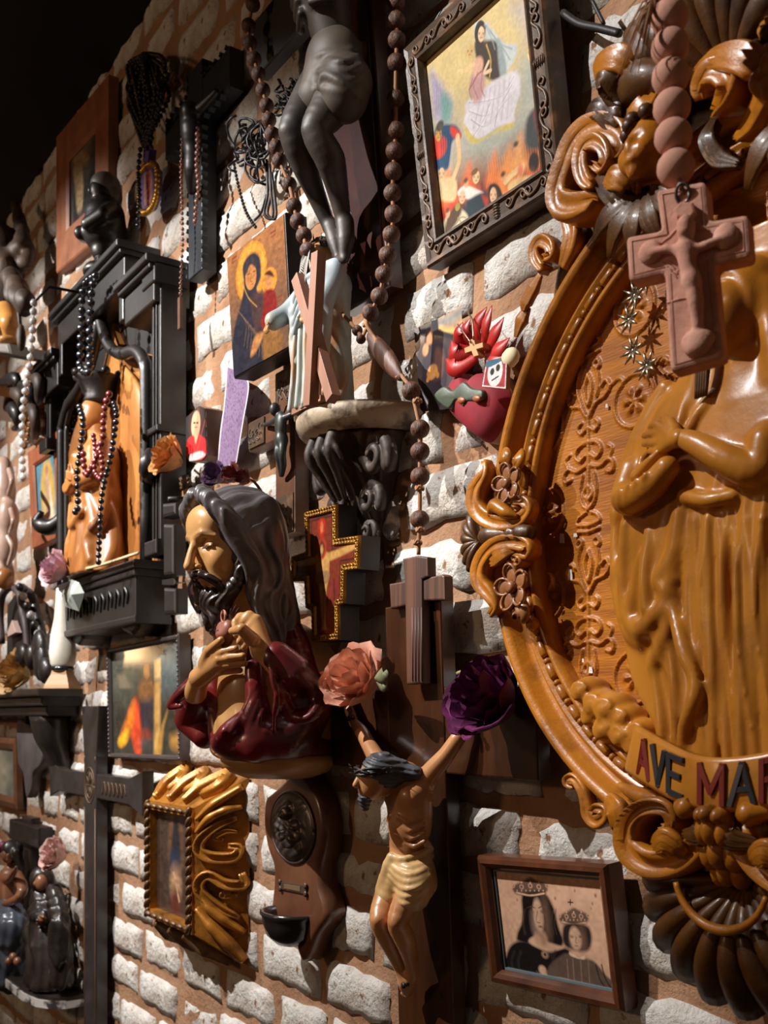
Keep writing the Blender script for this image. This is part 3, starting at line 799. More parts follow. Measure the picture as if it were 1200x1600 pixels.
    def ridge(pts, r, k=.010, lift=0.0, op='u', mir=False):
        q = smooth_path([on(a_[0], a_[1], a_[2] if len(a_) > 2 else lift) for a_ in pts], 4 * len(pts))
        rr = np.interp(np.linspace(0, 1, len(q)), np.linspace(0, 1, len(r)), r) if np.ndim(r) else [r] * len(q)
        s.chain(list(q), list(rr), k, op)
        if mir: s.chain([a_ * (-1, 1, 1) for a_ in q], list(rr), k, op)
    # mantle edge from the neck round the arm to the hem
    ridge([(1040, 606), (1018, 640), (994, 690), (975, 745), (965, 800)], [.009, .009, .009, .008, .007], mir=True)
    ridge([(965, 800), (963, 860), (968, 930), (984, 985), (1004, 1000)], [.007, .007, .008, .009, .010], mir=True)
    # sleeve and forearm, then the other forearm crossing the chest
    q = smooth_path([on(986, 735, .0), on(984, 775, .006), on(1002, 782, .016), on(1036, 762, .018), on(1060, 735, .018)], 16); s.chain(list(q), list(np.interp(np.linspace(0, 1, 16), [0, .3, .7, 1], [.014, .018, .016, .013])), .010)
    q = smooth_path([on(1196, 690, .0), on(1188, 735, .004), on(1150, 722, .014), on(1112, 700, .018), on(1088, 690, .02)], 16); s.chain(list(q), list(np.interp(np.linspace(0, 1, 16), [0, .3, .7, 1], [.016, .018, .014, .010])), .010)
    for k in range(4): ridge([(1002 + 13 * k, 772 - 8 * k, .034), (996 + 13 * k, 792 - 10 * k, .030), (1000 + 13 * k, 806 - 10 * k, .016)], .003, .004)
    # zigzag fold hanging from the forearm
    ridge([(1064, 800), (1060, 850), (1050, 900), (1042, 950)], [.010, .012, .012, .009], .010)
    ridge([(1058, 860, .003), (1044, 884, .004), (1034, 905, .004), (1044, 922, .003), (1056, 906, .002)], [.006, .008, .008, .008, .006], .006)
    ridge([(1052, 930), (1040, 1000), (1022, 1040)], [.008, .009, .007], .008)
    ridge([(1004, 870), (992, 930), (990, 968, .002), (1006, 984, .003), (1030, 960, .002), (1046, 925)], [.006, .008, .010, .011, .009, .006], .008)
    ridge([(978, 820), (975, 900), (982, 960)], [.006, .008, .008], .008); ridge([(1016, 830), (1008, 900), (1012, 950)], [.006, .007, .007], .008)
    # mantle hem swinging down to the right
    ridge([(1056, 950, .004), (1076, 1020, .006), (1095, 1060, .006), (1089, 1100, .006), (1074, 1140, .004), (1071, 1190, .002)], [.007, .009, .010, .009, .008, .007], .006)
    ridge([(1020, 1030), (1030, 1090), (1036, 1150), (1040, 1190)], [.006, .007, .007, .007], .006); ridge([(1048, 1010), (1055, 1080), (1058, 1180)], [.005, .006, .006], .006)
    ridge([(1084, 960, .006), (1096, 1010, .006), (1104, 1060, .006)], .004, .005, op='s')
    # gown pleats and belt
    for a_ in (1086, 1104, 1124, 1146, 1168, 1190): ridge([(a_, 812), (a_ + 4, 920), (a_ + 9, 1050), (a_ + 12, 1190)], [.003, .0045, .006, .006], .006, -.001)
    ridge([(1072, 776, .003), (1110, 782, .004), (1150, 775, .003)], .008, .006)
    ridge([(1083, 600), (1070, 640, .002), (1064, 672, .003)], .006, .006); ridge([(1112, 622), (1092, 648, .002), (1080, 672, .003)], .006, .006)
    s.cut(lambda x, y, z: (.060 - z) + 0 * x + 0 * y)
    fig = s.build('figure', M_ROBE, t)
    # hands: palm, four fingers and a thumb each
    def hand(name, wrist, knuck, tips, thumb, r, m, par, h=.0016):
        s = Sdf(h=h)
        for k in knuck: s.cap(wrist, k, r * 1.6, r * 1.05, r * .8)
        for a_, b_ in zip(knuck, tips):
            md = (a_ + b_) / 2 + np.array((0, 0, r * .55)); s.chain([a_, md, b_], [r, r * .92, r * .7], r * .35)
        s.chain([wrist * .5 + thumb[0] * .5, thumb[0], thumb[1]], [r * 1.3, r * 1.1, r * .75], r * .6)
        return s.build(name, m, par)
    L = .018
    kn = [on(1046, 668, L), on(1042, 682, L), on(1042, 696, L), on(1046, 709, L)]
    tp = [on(1022, 669, .006), on(1012, 682, .006), on(1012, 695, .006), on(1020, 707, .006)]
    hand('hand', on(1084, 690, L + .004), kn, tp, [on(1066, 664, L), on(1046, 654, .010)], .0048, M_ROBE, fig)
    kn = [on(1040, 722, .022), on(1033, 727, .020), on(1028, 733, .018), on(1025, 740, .015)]
    tp = [on(1058, 700, .014), on(1054, 712, .013), on(1050, 722, .012), on(1044, 730, .010)]
    hand('hand', on(1016, 748, .020), kn, tp, [on(1020, 720, .016), on(1024, 708, .010)], .0044, M_ROBE, fig)
    # hair seen under the veil
    q = MB()
    for k in range(5):
        q.tube(smooth_path([hc + (-.026, .024, .022), hc + (-.032 + .003 * k, -.01, .024), hc + (-.030 + .003 * k, -.05, .022), hc + (-.034 + .003 * k, -.085, .020)], 14), taper(14, .002, .004, .002), 7)
    q.build('hair', M_GILTD, fig)

    # ---- clouds and lettered banner at the feet
    cl = [(925, 1080, .022), (945, 1100, .022), (935, 1120, .018), (965, 1108, .024), (985, 1122, .020), (960, 1140, .022), (985, 1150, .02), (1010, 1142, .018), (1000, 1165, .016), (1020, 1180, .012)]
    cs = [t.px(a_, b_, .078) for a_, b_, _ in cl]; al = np.array(cs)
    s = Sdf(h=.0026)
    for c, (_, _, r) in zip(cs, cl): s.ell(c, (r * .95, r * .85, r * 1.2), .006)
    for c, (_, _, r) in zip(cs, cl): s.chain([c + np.array((math.cos(x_) * r * .55, math.sin(x_) * r * .5, r * 1.02)) for x_ in np.linspace(.3, 4.2, 7)], .0022, .004)
    s.build('cloud', M_ROBE, t)
    v_, f_ = s.mesh(); mesh_obj('cloud', v_ * (-1, 1, 1), f_[:, ::-1], M_ROBE, t)
    # banner: a curved strip
    bw = [t.px(*z8(400, 585), .105), t.px(*z8(520, 660), .125), t.px(*z8(650, 725), .138), t.px(*z8(850, 760), .146)]
    L = [np.array(q_) for q_ in bw]; ctr = L[-1].copy(); ctr[0] = 0; L[-1] = ctr
    full = L + [q_ * (-1, 1, 1) for q_ in L[-2::-1]]
    P = smooth_path(full, 60); hh = .027
    mb = MB(); mb.sweep(P, [(-hh, -.006), (hh, -.006), (hh, .004), (hh * .8, .006), (-hh * .8, .006), (-hh, .004)])
    bn = mb.build('banner', M_ROBE, t)
    # letters AVE MARIA as raised strokes standing on the banner
    LET = {'A': [[(0, 0), (.5, 1), (1, 0)], [(.22, .36), (.78, .36)]], 'V': [[(0, 1), (.5, 0), (1, 1)]], 'E': [[(1, 0), (0, 0), (0, 1), (1, 1)], [(0, .52), (.8, .52)]],
           'M': [[(0, 0), (0, 1), (.5, .3), (1, 1), (1, 0)]], 'R': [[(0, 0), (0, 1), (.8, 1), (1, .78), (.8, .52), (0, .52)], [(.45, .52), (1, 0)]], 'I': [[(.5, 0), (.5, 1)]]}
    cum = np.concatenate([[0], np.cumsum(np.linalg.norm(np.diff(P, axis=0), axis=1))]); half = cum[-1] / 2
    def onb(d, y):
        i = min(max(int(np.searchsorted(cum, d)), 1), len(P) - 1); tt = (d - cum[i - 1]) / (cum[i] - cum[i - 1])
        c = P[i - 1] * (1 - tt) + P[i] * tt; return c + np.array((0, y, .007))
    txt = 'AVE MARIA'; lw = .0235; gap = .0082
    tot = sum(lw * (.5 if q_ in ' I' else 1.15 if q_ == 'M' else 1) + gap for q_ in txt) - gap
    d = half - tot / 2
    for n_, q_ in enumerate(txt):
        w_ = lw * (.5 if q_ in ' I' else 1.15 if q_ == 'M' else 1)
        if q_ != ' ':
            mb = MB()
            for st in LET[q_]:
                for a_, b_ in zip(st[:-1], st[1:]):
                    pts = [onb(d + (a_[0] + (b_[0] - a_[0]) * x_) * w_, -.019 + (a_[1] + (b_[1] - a_[1]) * x_) * .038) for x_ in np.linspace(-.06, 1.06, 6)]
                    mb.sweep(pts, [(-.0032, -.004), (.0032, -.004), (.0028, .0022), (-.0028, .0022)])
            mb.build('letter', M_RED if n_ in (0, 4, 6) else M_NAVY, bn, smooth=False)
        d += w_ + gap
    return t
OVAL = mk_oval()
# ------------------------------------------------------------------ framed pictures
M_PRINT = mat('printed_paper', (200, 180, 150), .45, attr=True, spec=.3)
M_ICON = mat('painted_icon_varnish', (150, 110, 70), .3, attr=True, bump=(60, .15, .001), coat=.35)
M_GLASSY = mat('print_behind_glass', (150, 140, 120), .12, attr=True, spec=.5, coat=.6)
M_BRZ = mat('dark_bronze_frame', (74, 58, 46), .42, var=((128, 92, 62), 40, .5, .75), bump=(70, .3, .002), spec=.5)
M_BRZL = mat('worn_bronze_scroll', (112, 86, 66), .4, var=((70, 52, 40), 60, .4, .7), spec=.5)
M_MAHO = mat('mahogany_moulding', (92, 50, 28), .3, var=((58, 30, 18), 20, .4, .7), stretch=(1, 1, 1), coat=.35)
M_WALN = mat('brown_walnut', (104, 66, 42), .45, var=((74, 46, 30), 12, .4, .7), bump=(40, .15, .002), coat=.15)
M_BLACKW = mat('blackened_wood', (40, 36, 36), .5, var=((24, 21, 20), 10, .4, .7), bump=(60, .3, .002))
M_BACK = mat('dark_backing_board', (38, 28, 22), .8)
M_PEW = mat('tarnished_pewter', (86, 78, 76), .35, metal=.55, bump=(80, .25, .002))

def hang(BL, TL, BR, w0):
    """place of a picture hung on the wall, from three of its front corners: origin bottom left, forward lean, roll, width, height"""
    b = UVW(*BL, w0); r = UVW(*BR, w0)
    a = (TL[0] - 600) / FPX; k = (-C_ + S_ * a) / (S_ + C_ * a); w1 = 1 - b[0] / k
    tl = UVW(*TL, w1)
    d = r - b; W = math.hypot(d[0], d[1]); roll = math.degrees(math.atan2(d[1], d[0]))
    H = math.hypot(tl[1] - b[1], w1 - w0); lean = math.degrees(math.atan2(w1 - w0, tl[1] - b[1]))
    return b, lean, W, H, roll
def rails(t, W, H, prof, m, name='frame_rail', r0=None, skip=()):
    """four mitred rails; prof = open section (inset from the outer edge, w)"""
    u0, v0, u1, v1 = r0 or (0, 0, W, H)
    cs = [(u0, v0, 1, 1), (u1, v0, -1, 1), (u1, v1, -1, -1), (u0, v1, 1, -1)]
    out = []
    n = len(prof)
    for i in range(4):
        a, b = cs[i], cs[(i + 1) % 4]
        v = [(a[0] + a[2] * d, a[1] + a[3] * d, w) for d, w in prof] + [(b[0] + b[2] * d, b[1] + b[3] * d, w) for d, w in prof]
        f = [(k, n + k, n + (k + 1) % n, (k + 1) % n) for k in range(n)] + [tuple(range(n)), tuple(range(2 * n - 1, n - 1, -1))]
        mb = MB(); mb.raw(v, f); out.append(mb.build(name, m, t, smooth=False))
    return out
def plate(t, name, m, u0, v0, u1, v1, w0, w1, **k):
    mb = MB(); mb.box((u0, v0, w0), (u1, v1, w1)); return mb.build(name, m, t, smooth=False, **k)

# ---- ornate framed print (top)
def mk_top_print():
    org, lean, W, H, roll = hang((672, 421), (638, 75), (884, 289), .03)
    t = T('framed_print', 'large colour print of a crowned mother above souls in flames, scrolled bronze frame', 'picture', org, lean, 0, roll)
    fw = .036
    pr = [(0, -.022), (0, .004), (.003, .008), (.010, .006), (.026, .006), (.029, .010), (.033, .009), (fw, .000), (fw, -.01)]
    rl = rails(t, W, H, pr, M_BRZ)
    # S-scrolls carved along the rails
    sp = smooth_path([(-.003, -.020), (.004, -.016), (.002, -.011), (-.004, -.013), (-.005, -.018), (0, -.021), (.007, -.014), (.004, 0), (-.006, .012), (.001, .020), (.006, .015), (.003, .010), (-.002, .013)], 40)
    sc = MB(); sc.tube(np.column_stack([sp, np.zeros(40)]), taper(40, .0012, .0026, .0012), 6); s0 = sc.build('scroll', M_BRZL, rl[0])
    fl = MB()
    for k in range(5): fl.tube([(-.008 + .004 * k, -.006, 0), (-.008 + .004 * k, 0, .002), (-.008 + .004 * k, .006, 0)], [.0008, .0017, .0008], 6)
    f0 = fl.build('flute', M_BRZL, rl[0])
    first = [s0]; ff = [f0]
    for i, (n, L, ang) in enumerate(((6, W, -90), (7, H, 0), (6, W, 90), (7, H, 180))):
        for k in range(n):
            d = (k + .5) / n * (L - .05) + .025
            pos = {0: (d, .018), 1: (W - .018, d), 2: (d, H - .018), 3: (.018, d)}[i]
            isf = k == n // 2
            lst = ff if isf else first
            o = lst.pop() if lst else link('flute' if isf else 'scroll', (f0 if isf else s0).data)
            o.parent = rl[i]; o.location = (pos[0], -.0075, pos[1]); o.rotation_euler = (0, math.radians(ang + (180 if k % 2 else 0)), 0)
    plate(t, 'backing', M_BACK, .004, .004, W - .004, H - .004, -.026, -.012)
    z = lambda *p: [t.px(600 + a / 3, b / 3, -.006)[:2] for a, b in p]
    e = lambda a, b: t.px(600 + a / 3, b / 3, -.006)[:2]
    k = .00030   # metres for one zoomed pixel, about
    P = Paint((fw - .004, fw - .004, W - fw + .004, H - fw + .004), 230, 280, (206, 184, 128))
    P.soft *= 1.3
    P.poly(z((170, 560), (350, 560), (420, 640), (560, 620), (640, 560), (660, 330), (780, 250), (860, 700), (600, 780), (330, 800), (170, 900)), (160, 156, 152), 60)
    P.poly(z((380, 640), (420, 700), (520, 690), (640, 600), (680, 480), (720, 330), (660, 300), (650, 500), (560, 610)), (150, 168, 166), 30, .8)
    P.poly(z((600, 30), (740, 0), (760, 200), (690, 180)), (176, 166, 170), 20, .8)
    P.poly(z((220, 330), (280, 410), (320, 500), (290, 580), (240, 560), (220, 450)), (160, 152, 172), 10); P.poly(z((270, 440), (315, 470), (305, 570), (270, 560)), (110, 150, 140), 8)
    P.poly(z((330, 830), (420, 780), (540, 760), (640, 660), (760, 600), (840, 760), (840, 900), (560, 1000), (320, 1200), (200, 1000)), (112, 52, 46), 30)
    for (a, b, c2) in ((300, 930, (222, 70, 40)), (300, 880, (236, 130, 60)), (400, 850, (230, 110, 60)), (520, 800, (226, 120, 60)), (590, 770, (236, 150, 80)), (600, 930, (230, 90, 50)), (640, 720, (238, 170, 100)), (760, 700, (220, 110, 60)), (560, 880, (236, 140, 70)), (700, 820, (226, 90, 50)), (330, 980, (216, 60, 40))):
        P.poly(z((a - 40, b + 70), (a - 30, b), (a, b - 90), (a + 15, b - 10), (a + 45, b + 60)), c2, 10, .85)
    for a in range(0, 26):
        x = 480 + 11 * a; P.line(z((x, 880 - 3 * a), (x + 12, 820 - 4 * a), (x + 6, 760 - 5 * a)), .0007, (240, 150, 80), .6)
    # seated mother and child
    P.poly(z((425, 110), (470, 100), (510, 140), (560, 200), (625, 215), (600, 300), (560, 330), (520, 220), (480, 190), (430, 190)), (188, 196, 194), 3)
    P.poly(z((425, 200), (480, 190), (530, 200), (560, 320), (520, 380), (450, 330)), (64, 52, 46), 3)
    P.poly(z((530, 190), (550, 200), (575, 340), (545, 360)), (146, 156, 156), 3); P.line(z((480, 210), (500, 280), (495, 360)), .0012, (198, 160, 60))
    P.poly(z((385, 480), (470, 410), (530, 370), (620, 335), (640, 420), (612, 520), (606, 575), (540, 590), (470, 640), (405, 668), (372, 590), (384, 530)), (206, 200, 204), 3)
    for q in (((400, 480), (480, 470), (560, 440), (610, 360)), ((400, 520), (470, 540), (540, 500), (600, 400)), ((410, 560), (470, 590), (560, 520)), ((420, 640), (470, 560), (500, 480)), ((520, 590), (540, 520), (600, 450)), ((390, 600), (410, 640), (405, 660))):
        P.line(z(*q), .0011, (140, 132, 142), .8); P.line([(a + .0016, b) for a, b in z(*q)], .0009, (232, 228, 226), .7)
    P.poly(z((370, 575), (440, 650), (560, 590), (605, 575), (600, 600), (520, 625), (410, 675)), (196, 176, 96), 3)
    P.ell(e(450, 150), (40 * k, 50 * k), (60, 44, 34)); P.ell(e(456, 160), (24 * k, 34 * k), (226, 192, 152)); P.line(z((438, 130), (455, 112), (475, 128)), .002, (52, 38, 30))
    P.ell(e(436, 400), (56 * k, 78 * k), (190, 146, 142), 4); P.ell(e(440, 310), (40 * k, 40 * k), (214, 168, 140), 3); P.line(z((400, 420), (440, 350), (470, 330)), .0012, (150, 100, 100))
    P.ell(e(402, 240), (26 * k, 30 * k), (206, 176, 110), 2); P.line(z((345, 340), (375, 330), (420, 300)), .003, (222, 190, 140)); P.line(z((490, 290), (470, 340), (500, 330)), .0025, (224, 192, 156))
    # right angel, figures
    P.ell(e(700, 235), (42 * k, 44 * k), (196, 172, 96), 3); P.ell(e(690, 250), (24 * k, 30 * k), (222, 196, 140)); P.poly(z((700, 290), (745, 290), (750, 420), (715, 440)), (206, 172, 60), 3); P.line(z((705, 350), (740, 400), (730, 480)), .0045, (216, 190, 130))
    P.poly(z((670, 560), (720, 500), (770, 520), (790, 640), (740, 690), (670, 690)), (60, 66, 66), 5); P.poly(z((700, 520), (745, 500), (760, 580), (720, 620)), (120, 60, 66), 4)
    P.poly(z((735, 720), (790, 650), (820, 700), (800, 830), (750, 800)), (54, 66, 92), 4)
    P.poly(z((245, 600), (330, 585), (362, 640), (320, 665), (300, 790), (245, 790), (235, 690)), (34, 72, 104), 3); P.poly(z((235, 640), (290, 650), (285, 720), (240, 740)), (204, 62, 40), 3); P.poly(z((315, 590), (360, 625), (350, 655), (315, 630)), (206, 60, 44), 3)
    P.ell(e(255, 630), (24 * k, 32 * k), (206, 160, 80)); P.ell(e(262, 590), (32 * k, 24 * k), (70, 66, 60), 2); P.line(z((345, 650), (352, 750), (325, 835)), .0042, (224, 180, 130)); P.ell(e(345, 645), (16 * k, 20 * k), (224, 184, 136))
    P.ell(e(270, 815), (24 * k, 30 * k), (206, 166, 124)); P.poly(z((250, 850), (300, 830), (340, 850), (330, 940), (260, 930)), (222, 182, 134), 3); P.ell(e(432, 830), (26 * k, 30 * k), (220, 188, 140)); P.ell(e(425, 805), (26 * k, 14 * k), (120, 84, 50))
    P.poly(z((345, 900), (380, 870), (440, 890), (470, 910), (420, 935), (360, 925)), (216, 208, 196), 2); P.ell(e(366, 925), (24 * k, 30 * k), (222, 180, 140)); P.poly(z((375, 960), (470, 900), (480, 960), (450, 1060), (390, 1060)), (34, 50, 58), 3); P.poly(z((455, 910), (490, 930), (480, 980)), (170, 50, 44), 3)
    P.poly(z((490, 880), (520, 860), (548, 890), (560, 960), (500, 960)), (44, 30, 26), 2); P.ell(e(512, 915), (24 * k, 36 * k), (222, 180, 140)); P.poly(z((470, 1000), (510, 980), (560, 950), (580, 985), (520, 1040), (450, 1060)), (36, 54, 80), 3); P.poly(z((490, 990), (520, 970), (530, 990), (510, 1010)), (214, 210, 200), 2)
    P.poly(z((270, 1060), (330, 980), (385, 1000), (395, 1060), (350, 1110), (280, 1140)), (206, 190, 158), 3); P.poly(z((300, 1010), (340, 960), (365, 985), (330, 1060), (285, 1100)), (80, 56, 36), 4); P.ell(e(345, 970), (20 * k, 18 * k), (150, 140, 60))
    for q in (((345, 1020), (370, 1060), (350, 1100)), ((330, 1060), (360, 1020), (385, 1020))): P.line(z(*q), .001, (140, 122, 96))
    P.poly(z((580, 870), (640, 830), (720, 830), (760, 880), (700, 920), (620, 950)), (222, 186, 126), 3); P.line(z((570, 850), (610, 810), (650, 780), (630, 850)), .0045, (222, 186, 130)); P.ell(e(702, 760), (34 * k, 44 * k), (44, 34, 34), 2); P.ell(e(640, 800), (18 * k, 30 * k), (224, 120, 90), 3)
    # features and shading of the printed figures
    def feat(x, y, r, tilt=0):
        for d in (-.42, .42): P.ell(e(x + d * r, y - .1 * r + d * tilt), (.17 * r * k, .12 * r * k), (70, 44, 34), 1.0, .9); P.line(z((x + d * r - .22 * r, y - .34 * r + d * tilt), (x + d * r + .2 * r, y - .36 * r + d * tilt)), .0004, (90, 60, 44), .8)
        P.line(z((x, y - .1 * r), (x - .08 * r, y + .32 * r)), .0004, (150, 104, 76), .8); P.line(z((x - .25 * r, y + .62 * r), (x + .22 * r, y + .60 * r)), .0006, (160, 70, 60), .9); P.ell(e(x + .62 * r, y + .2 * r), (.22 * r * k, .7 * r * k), (170, 120, 86), 5, .45)
    for a, b, c2 in ((456, 162, 24), (402, 244, 20), (690, 252, 22), (255, 632, 22), (270, 818, 22), (432, 834, 22), (366, 928, 22), (512, 918, 24)): feat(a, b, c2)
    for a in range(7): P.line(z((455 + 22 * a, 440 - 12 * a), (440 + 24 * a, 520 - 10 * a), (420 + 26 * a, 600 - 8 * a)), .0010, (160, 150, 160), .55, 2)
    for q in (((440, 340), (420, 400), (440, 460)), ((460, 350), (455, 410), (470, 450)), ((415, 370), (400, 420), (410, 465))): P.line(z(*q), .0009, (140, 92, 96), .7)
    for q in (((480, 120), (540, 200), (600, 230)), ((500, 150), (560, 230), (590, 280)), ((470, 115), (500, 170), (520, 230))): P.line(z(*q), .0010, (140, 152, 156), .8)
    for a in range(5): P.line(z((262 + 12 * a, 610 + 6 * a), (270 + 10 * a, 700), (262 + 8 * a, 785)), .0010, (20, 48, 76), .7)
    for a in range(6): P.line(z((232 + 14 * a, 350 + 22 * a), (248 + 10 * a, 430 + 14 * a), (244 + 8 * a, 540)), .0007, (120, 112, 140), .6)
    P.ell(e(640, 880), (20 * k, 44 * k), (176, 134, 84), 8, .6); P.ell(e(700, 870), (14 * k, 40 * k), (180, 138, 88), 8, .6); P.line(z((655, 850), (665, 900), (650, 935)), .0010, (160, 116, 72), .8)
    for a, b in ((620, 690), (735, 640), (560, 830), (385, 860), (300, 1000)): P.ell(e(a, b), (16 * k, 20 * k), (214, 160, 110), 2, .9); P.ell(e(a - 2, b - 14), (17 * k, 12 * k), (70, 46, 34), 2, .9)
    P.noise(.10, (60, 80)); P.noise(.08, (9, 11))
    P.sheet('print', M_PRINT, t, w=-.006)
mk_top_print()

# ---- sepia print, lower right
def mk_sepia():
    org, lean, W, H, roll = hang((775, 1533), (761, 1336), (984, 1579), .02)
    t = T('framed_print', 'sepia print of crowned mother and child in plain mahogany frame at bottom right', 'picture', org, lean, 0, roll)
    pr = [(0, -.018), (0, .006), (.004, .012), (.010, .013), (.016, .009), (.020, .003), (.020, -.006)]
    rails(t, W, H, pr, M_MAHO)
    plate(t, 'backing', M_BACK, .003, .003, W - .003, H - .003, -.02, -.010)
    M_SLIP = mat('blue_grey_slip', (92, 108, 114), .5)
    rails(t, W, H, [(0, -.008), (0, -.001), (.003, -.001), (.003, -.008)], M_SLIP, 'inner_slip', (.020, .020, W - .020, H - .020))
    z = lambda *p: [t.px(700 + a / 3.333, 1280 + b / 3.333, -.004)[:2] for a, b in p]
    e = lambda a, b: t.px(700 + a / 3.333, 1280 + b / 3.333, -.004)[:2]
    k = .000235
    P = Paint((.019, .019, W - .019, H - .019), 230, 180, (196, 156, 128))
    P.soft *= 1.2
    ink = (26, 22, 22)
    P.poly(z((385, 400), (430, 375), (500, 385), (545, 450), (575, 560), (600, 640), (560, 670), (380, 640), (360, 600), (388, 520)), ink, 4)
    P.poly(z((310, 690), (350, 640), (420, 640), (520, 690), (610, 670), (640, 720), (520, 800), (420, 810), (300, 790)), ink, 4)
    P.poly(z((420, 640), (455, 610), (520, 640), (600, 670), (500, 680)), (196, 158, 130), 3)
    P.poly(z((455, 590), (505, 590), (515, 650), (455, 640)), (176, 138, 112), 5)
    P.ell(e(470, 500), (58 * k * .75, 100 * k), (188, 150, 124), 3); P.poly(z((415, 400), (470, 380), (430, 440), (410, 560), (400, 480)), ink, 5); P.poly(z((480, 385), (520, 420), (530, 560), (515, 600), (518, 470)), ink, 5)
    for a in (432, 494): P.ell(e(a, 482), (17 * k, 9 * k), (52, 40, 36), 3); P.line(z((a - 22, 462), (a, 454), (a + 20, 462)), .0007, (70, 50, 44))
    P.line(z((466, 480), (460, 530), (478, 540)), .0008, (110, 80, 66)); P.ell(e(482, 560), (18 * k, 7 * k), (96, 60, 52), 2)
    P.ell(e(512, 520), (20 * k, 80 * k), (140, 106, 86), 14, .7); P.ell(e(452, 545), (14 * k, 30 * k), (206, 170, 144), 14, .6); P.line(z((470, 590), (490, 610), (500, 650)), .003, (120, 90, 74), .6, 6)
    for a in (395, 402, 548, 562): P.line(z((a, 470), (a - 8, 540), (a + 4, 600)), .0009, (70, 56, 50), .7)
    for a in (345, 380, 560): P.line(z((a, 690), (a - 14, 740), (a - 6, 785)), .002, (52, 44, 42), .7, 3)
    # crowns of ring, arches and beads
    def crown(cx, cy, w, h):
        P.poly(z((cx - w, cy + h * .1), (cx - w * .8, cy + h * .75), (cx, cy + h * .95), (cx + w * .8, cy + h * .8), (cx + w, cy), (cx + w * .3, cy - h * .5), (cx, cy - h * .7), (cx - w * .4, cy - h * .4)), (60, 46, 40), 3, .85)
        for q in range(5):
            x = cx - w + q * w / 2; P.ring(e(x, cy + h * .12 * (1 if q % 2 else .2)), (w * .17 * k, h * .2 * k), .0006, (190, 150, 124)); P.ell(e(x, cy - h * .28), (w * .07 * k, w * .07 * k), (200, 160, 134))
        P.line(z((cx - w * .8, cy + h * .62), (cx, cy + h * .86), (cx + w * .8, cy + h * .7)), .0012, (196, 158, 130))
        for q in range(7): P.ell(e(cx - w * .75 + q * w * .25, cy + h * .45), (w * .05 * k, w * .05 * k), (205, 168, 140))
    crown(428, 345, 90, 60); crown(655, 500, 76, 56); P.line(z((637, 420), (637, 446)), .0009, ink); P.line(z((625, 432), (650, 434)), .0009, ink)
    # child
    P.poly(z((600, 560), (650, 540), (730, 560), (748, 640), (715, 690), (610, 660)), (44, 34, 32), 4); P.ell(e(664, 620), (48 * k, 66 * k), (190, 152, 126), 3)
    for a in (645, 690): P.ell(e(a, 612), (12 * k, 7 * k), (50, 40, 36), 2)
    P.ell(e(668, 660), (12 * k, 5 * k), (110, 70, 60), 2); P.line(z((668, 615), (664, 640), (672, 645)), .0007, (120, 88, 72))
    P.ell(e(700, 635), (16 * k, 50 * k), (140, 106, 86), 12, .7); P.ell(e(650, 640), (12 * k, 20 * k), (206, 172, 146), 10, .6)
    P.poly(z((530, 760), (610, 700), (680, 720), (760, 740), (830, 820), (905, 870), (905, 905), (780, 880), (600, 830), (520, 820)), (92, 74, 64), 3)
    P.poly(z((635, 690), (680, 720), (710, 710), (705, 730), (640, 712)), (214, 182, 156), 2)
    for a in (620, 650, 690, 730): P.line(z((a, 730), (a + 4, 790), (a + 8, 850)), .0010, (130, 106, 90), .8)
    for a in (770, 800): P.line(z((a, 760), (a + 20, 830), (a + 50, 880)), .0014, (44, 36, 32), .8)
    P.ell(e(492, 785), (32 * k, 26 * k), (196, 158, 132), 3); P.line(z((460, 790), (480, 810), (500, 820)), .0008, (90, 66, 56)); P.ell(e(505, 705), (28 * k, 22 * k), (150, 122, 100), 3); P.ell(e(505, 705), (10 * k, 10 * k), (60, 46, 40))
    for a, b, r in ((768, 398, 10), (660, 372, 6), (752, 440, 6), (558, 412, 8), (830, 420, 5), (360, 420, 6), (868, 436, 5), (745, 465, 4)): P.ell(e(a, b), (r * k, r * k * 1.2), (110, 74, 54), 2, .8)
    P.noise(.12, (40, 30)); P.noise(.10, (6, 5))
    P.sheet('print', M_GLASSY, t, w=-.004)
mk_sepia()

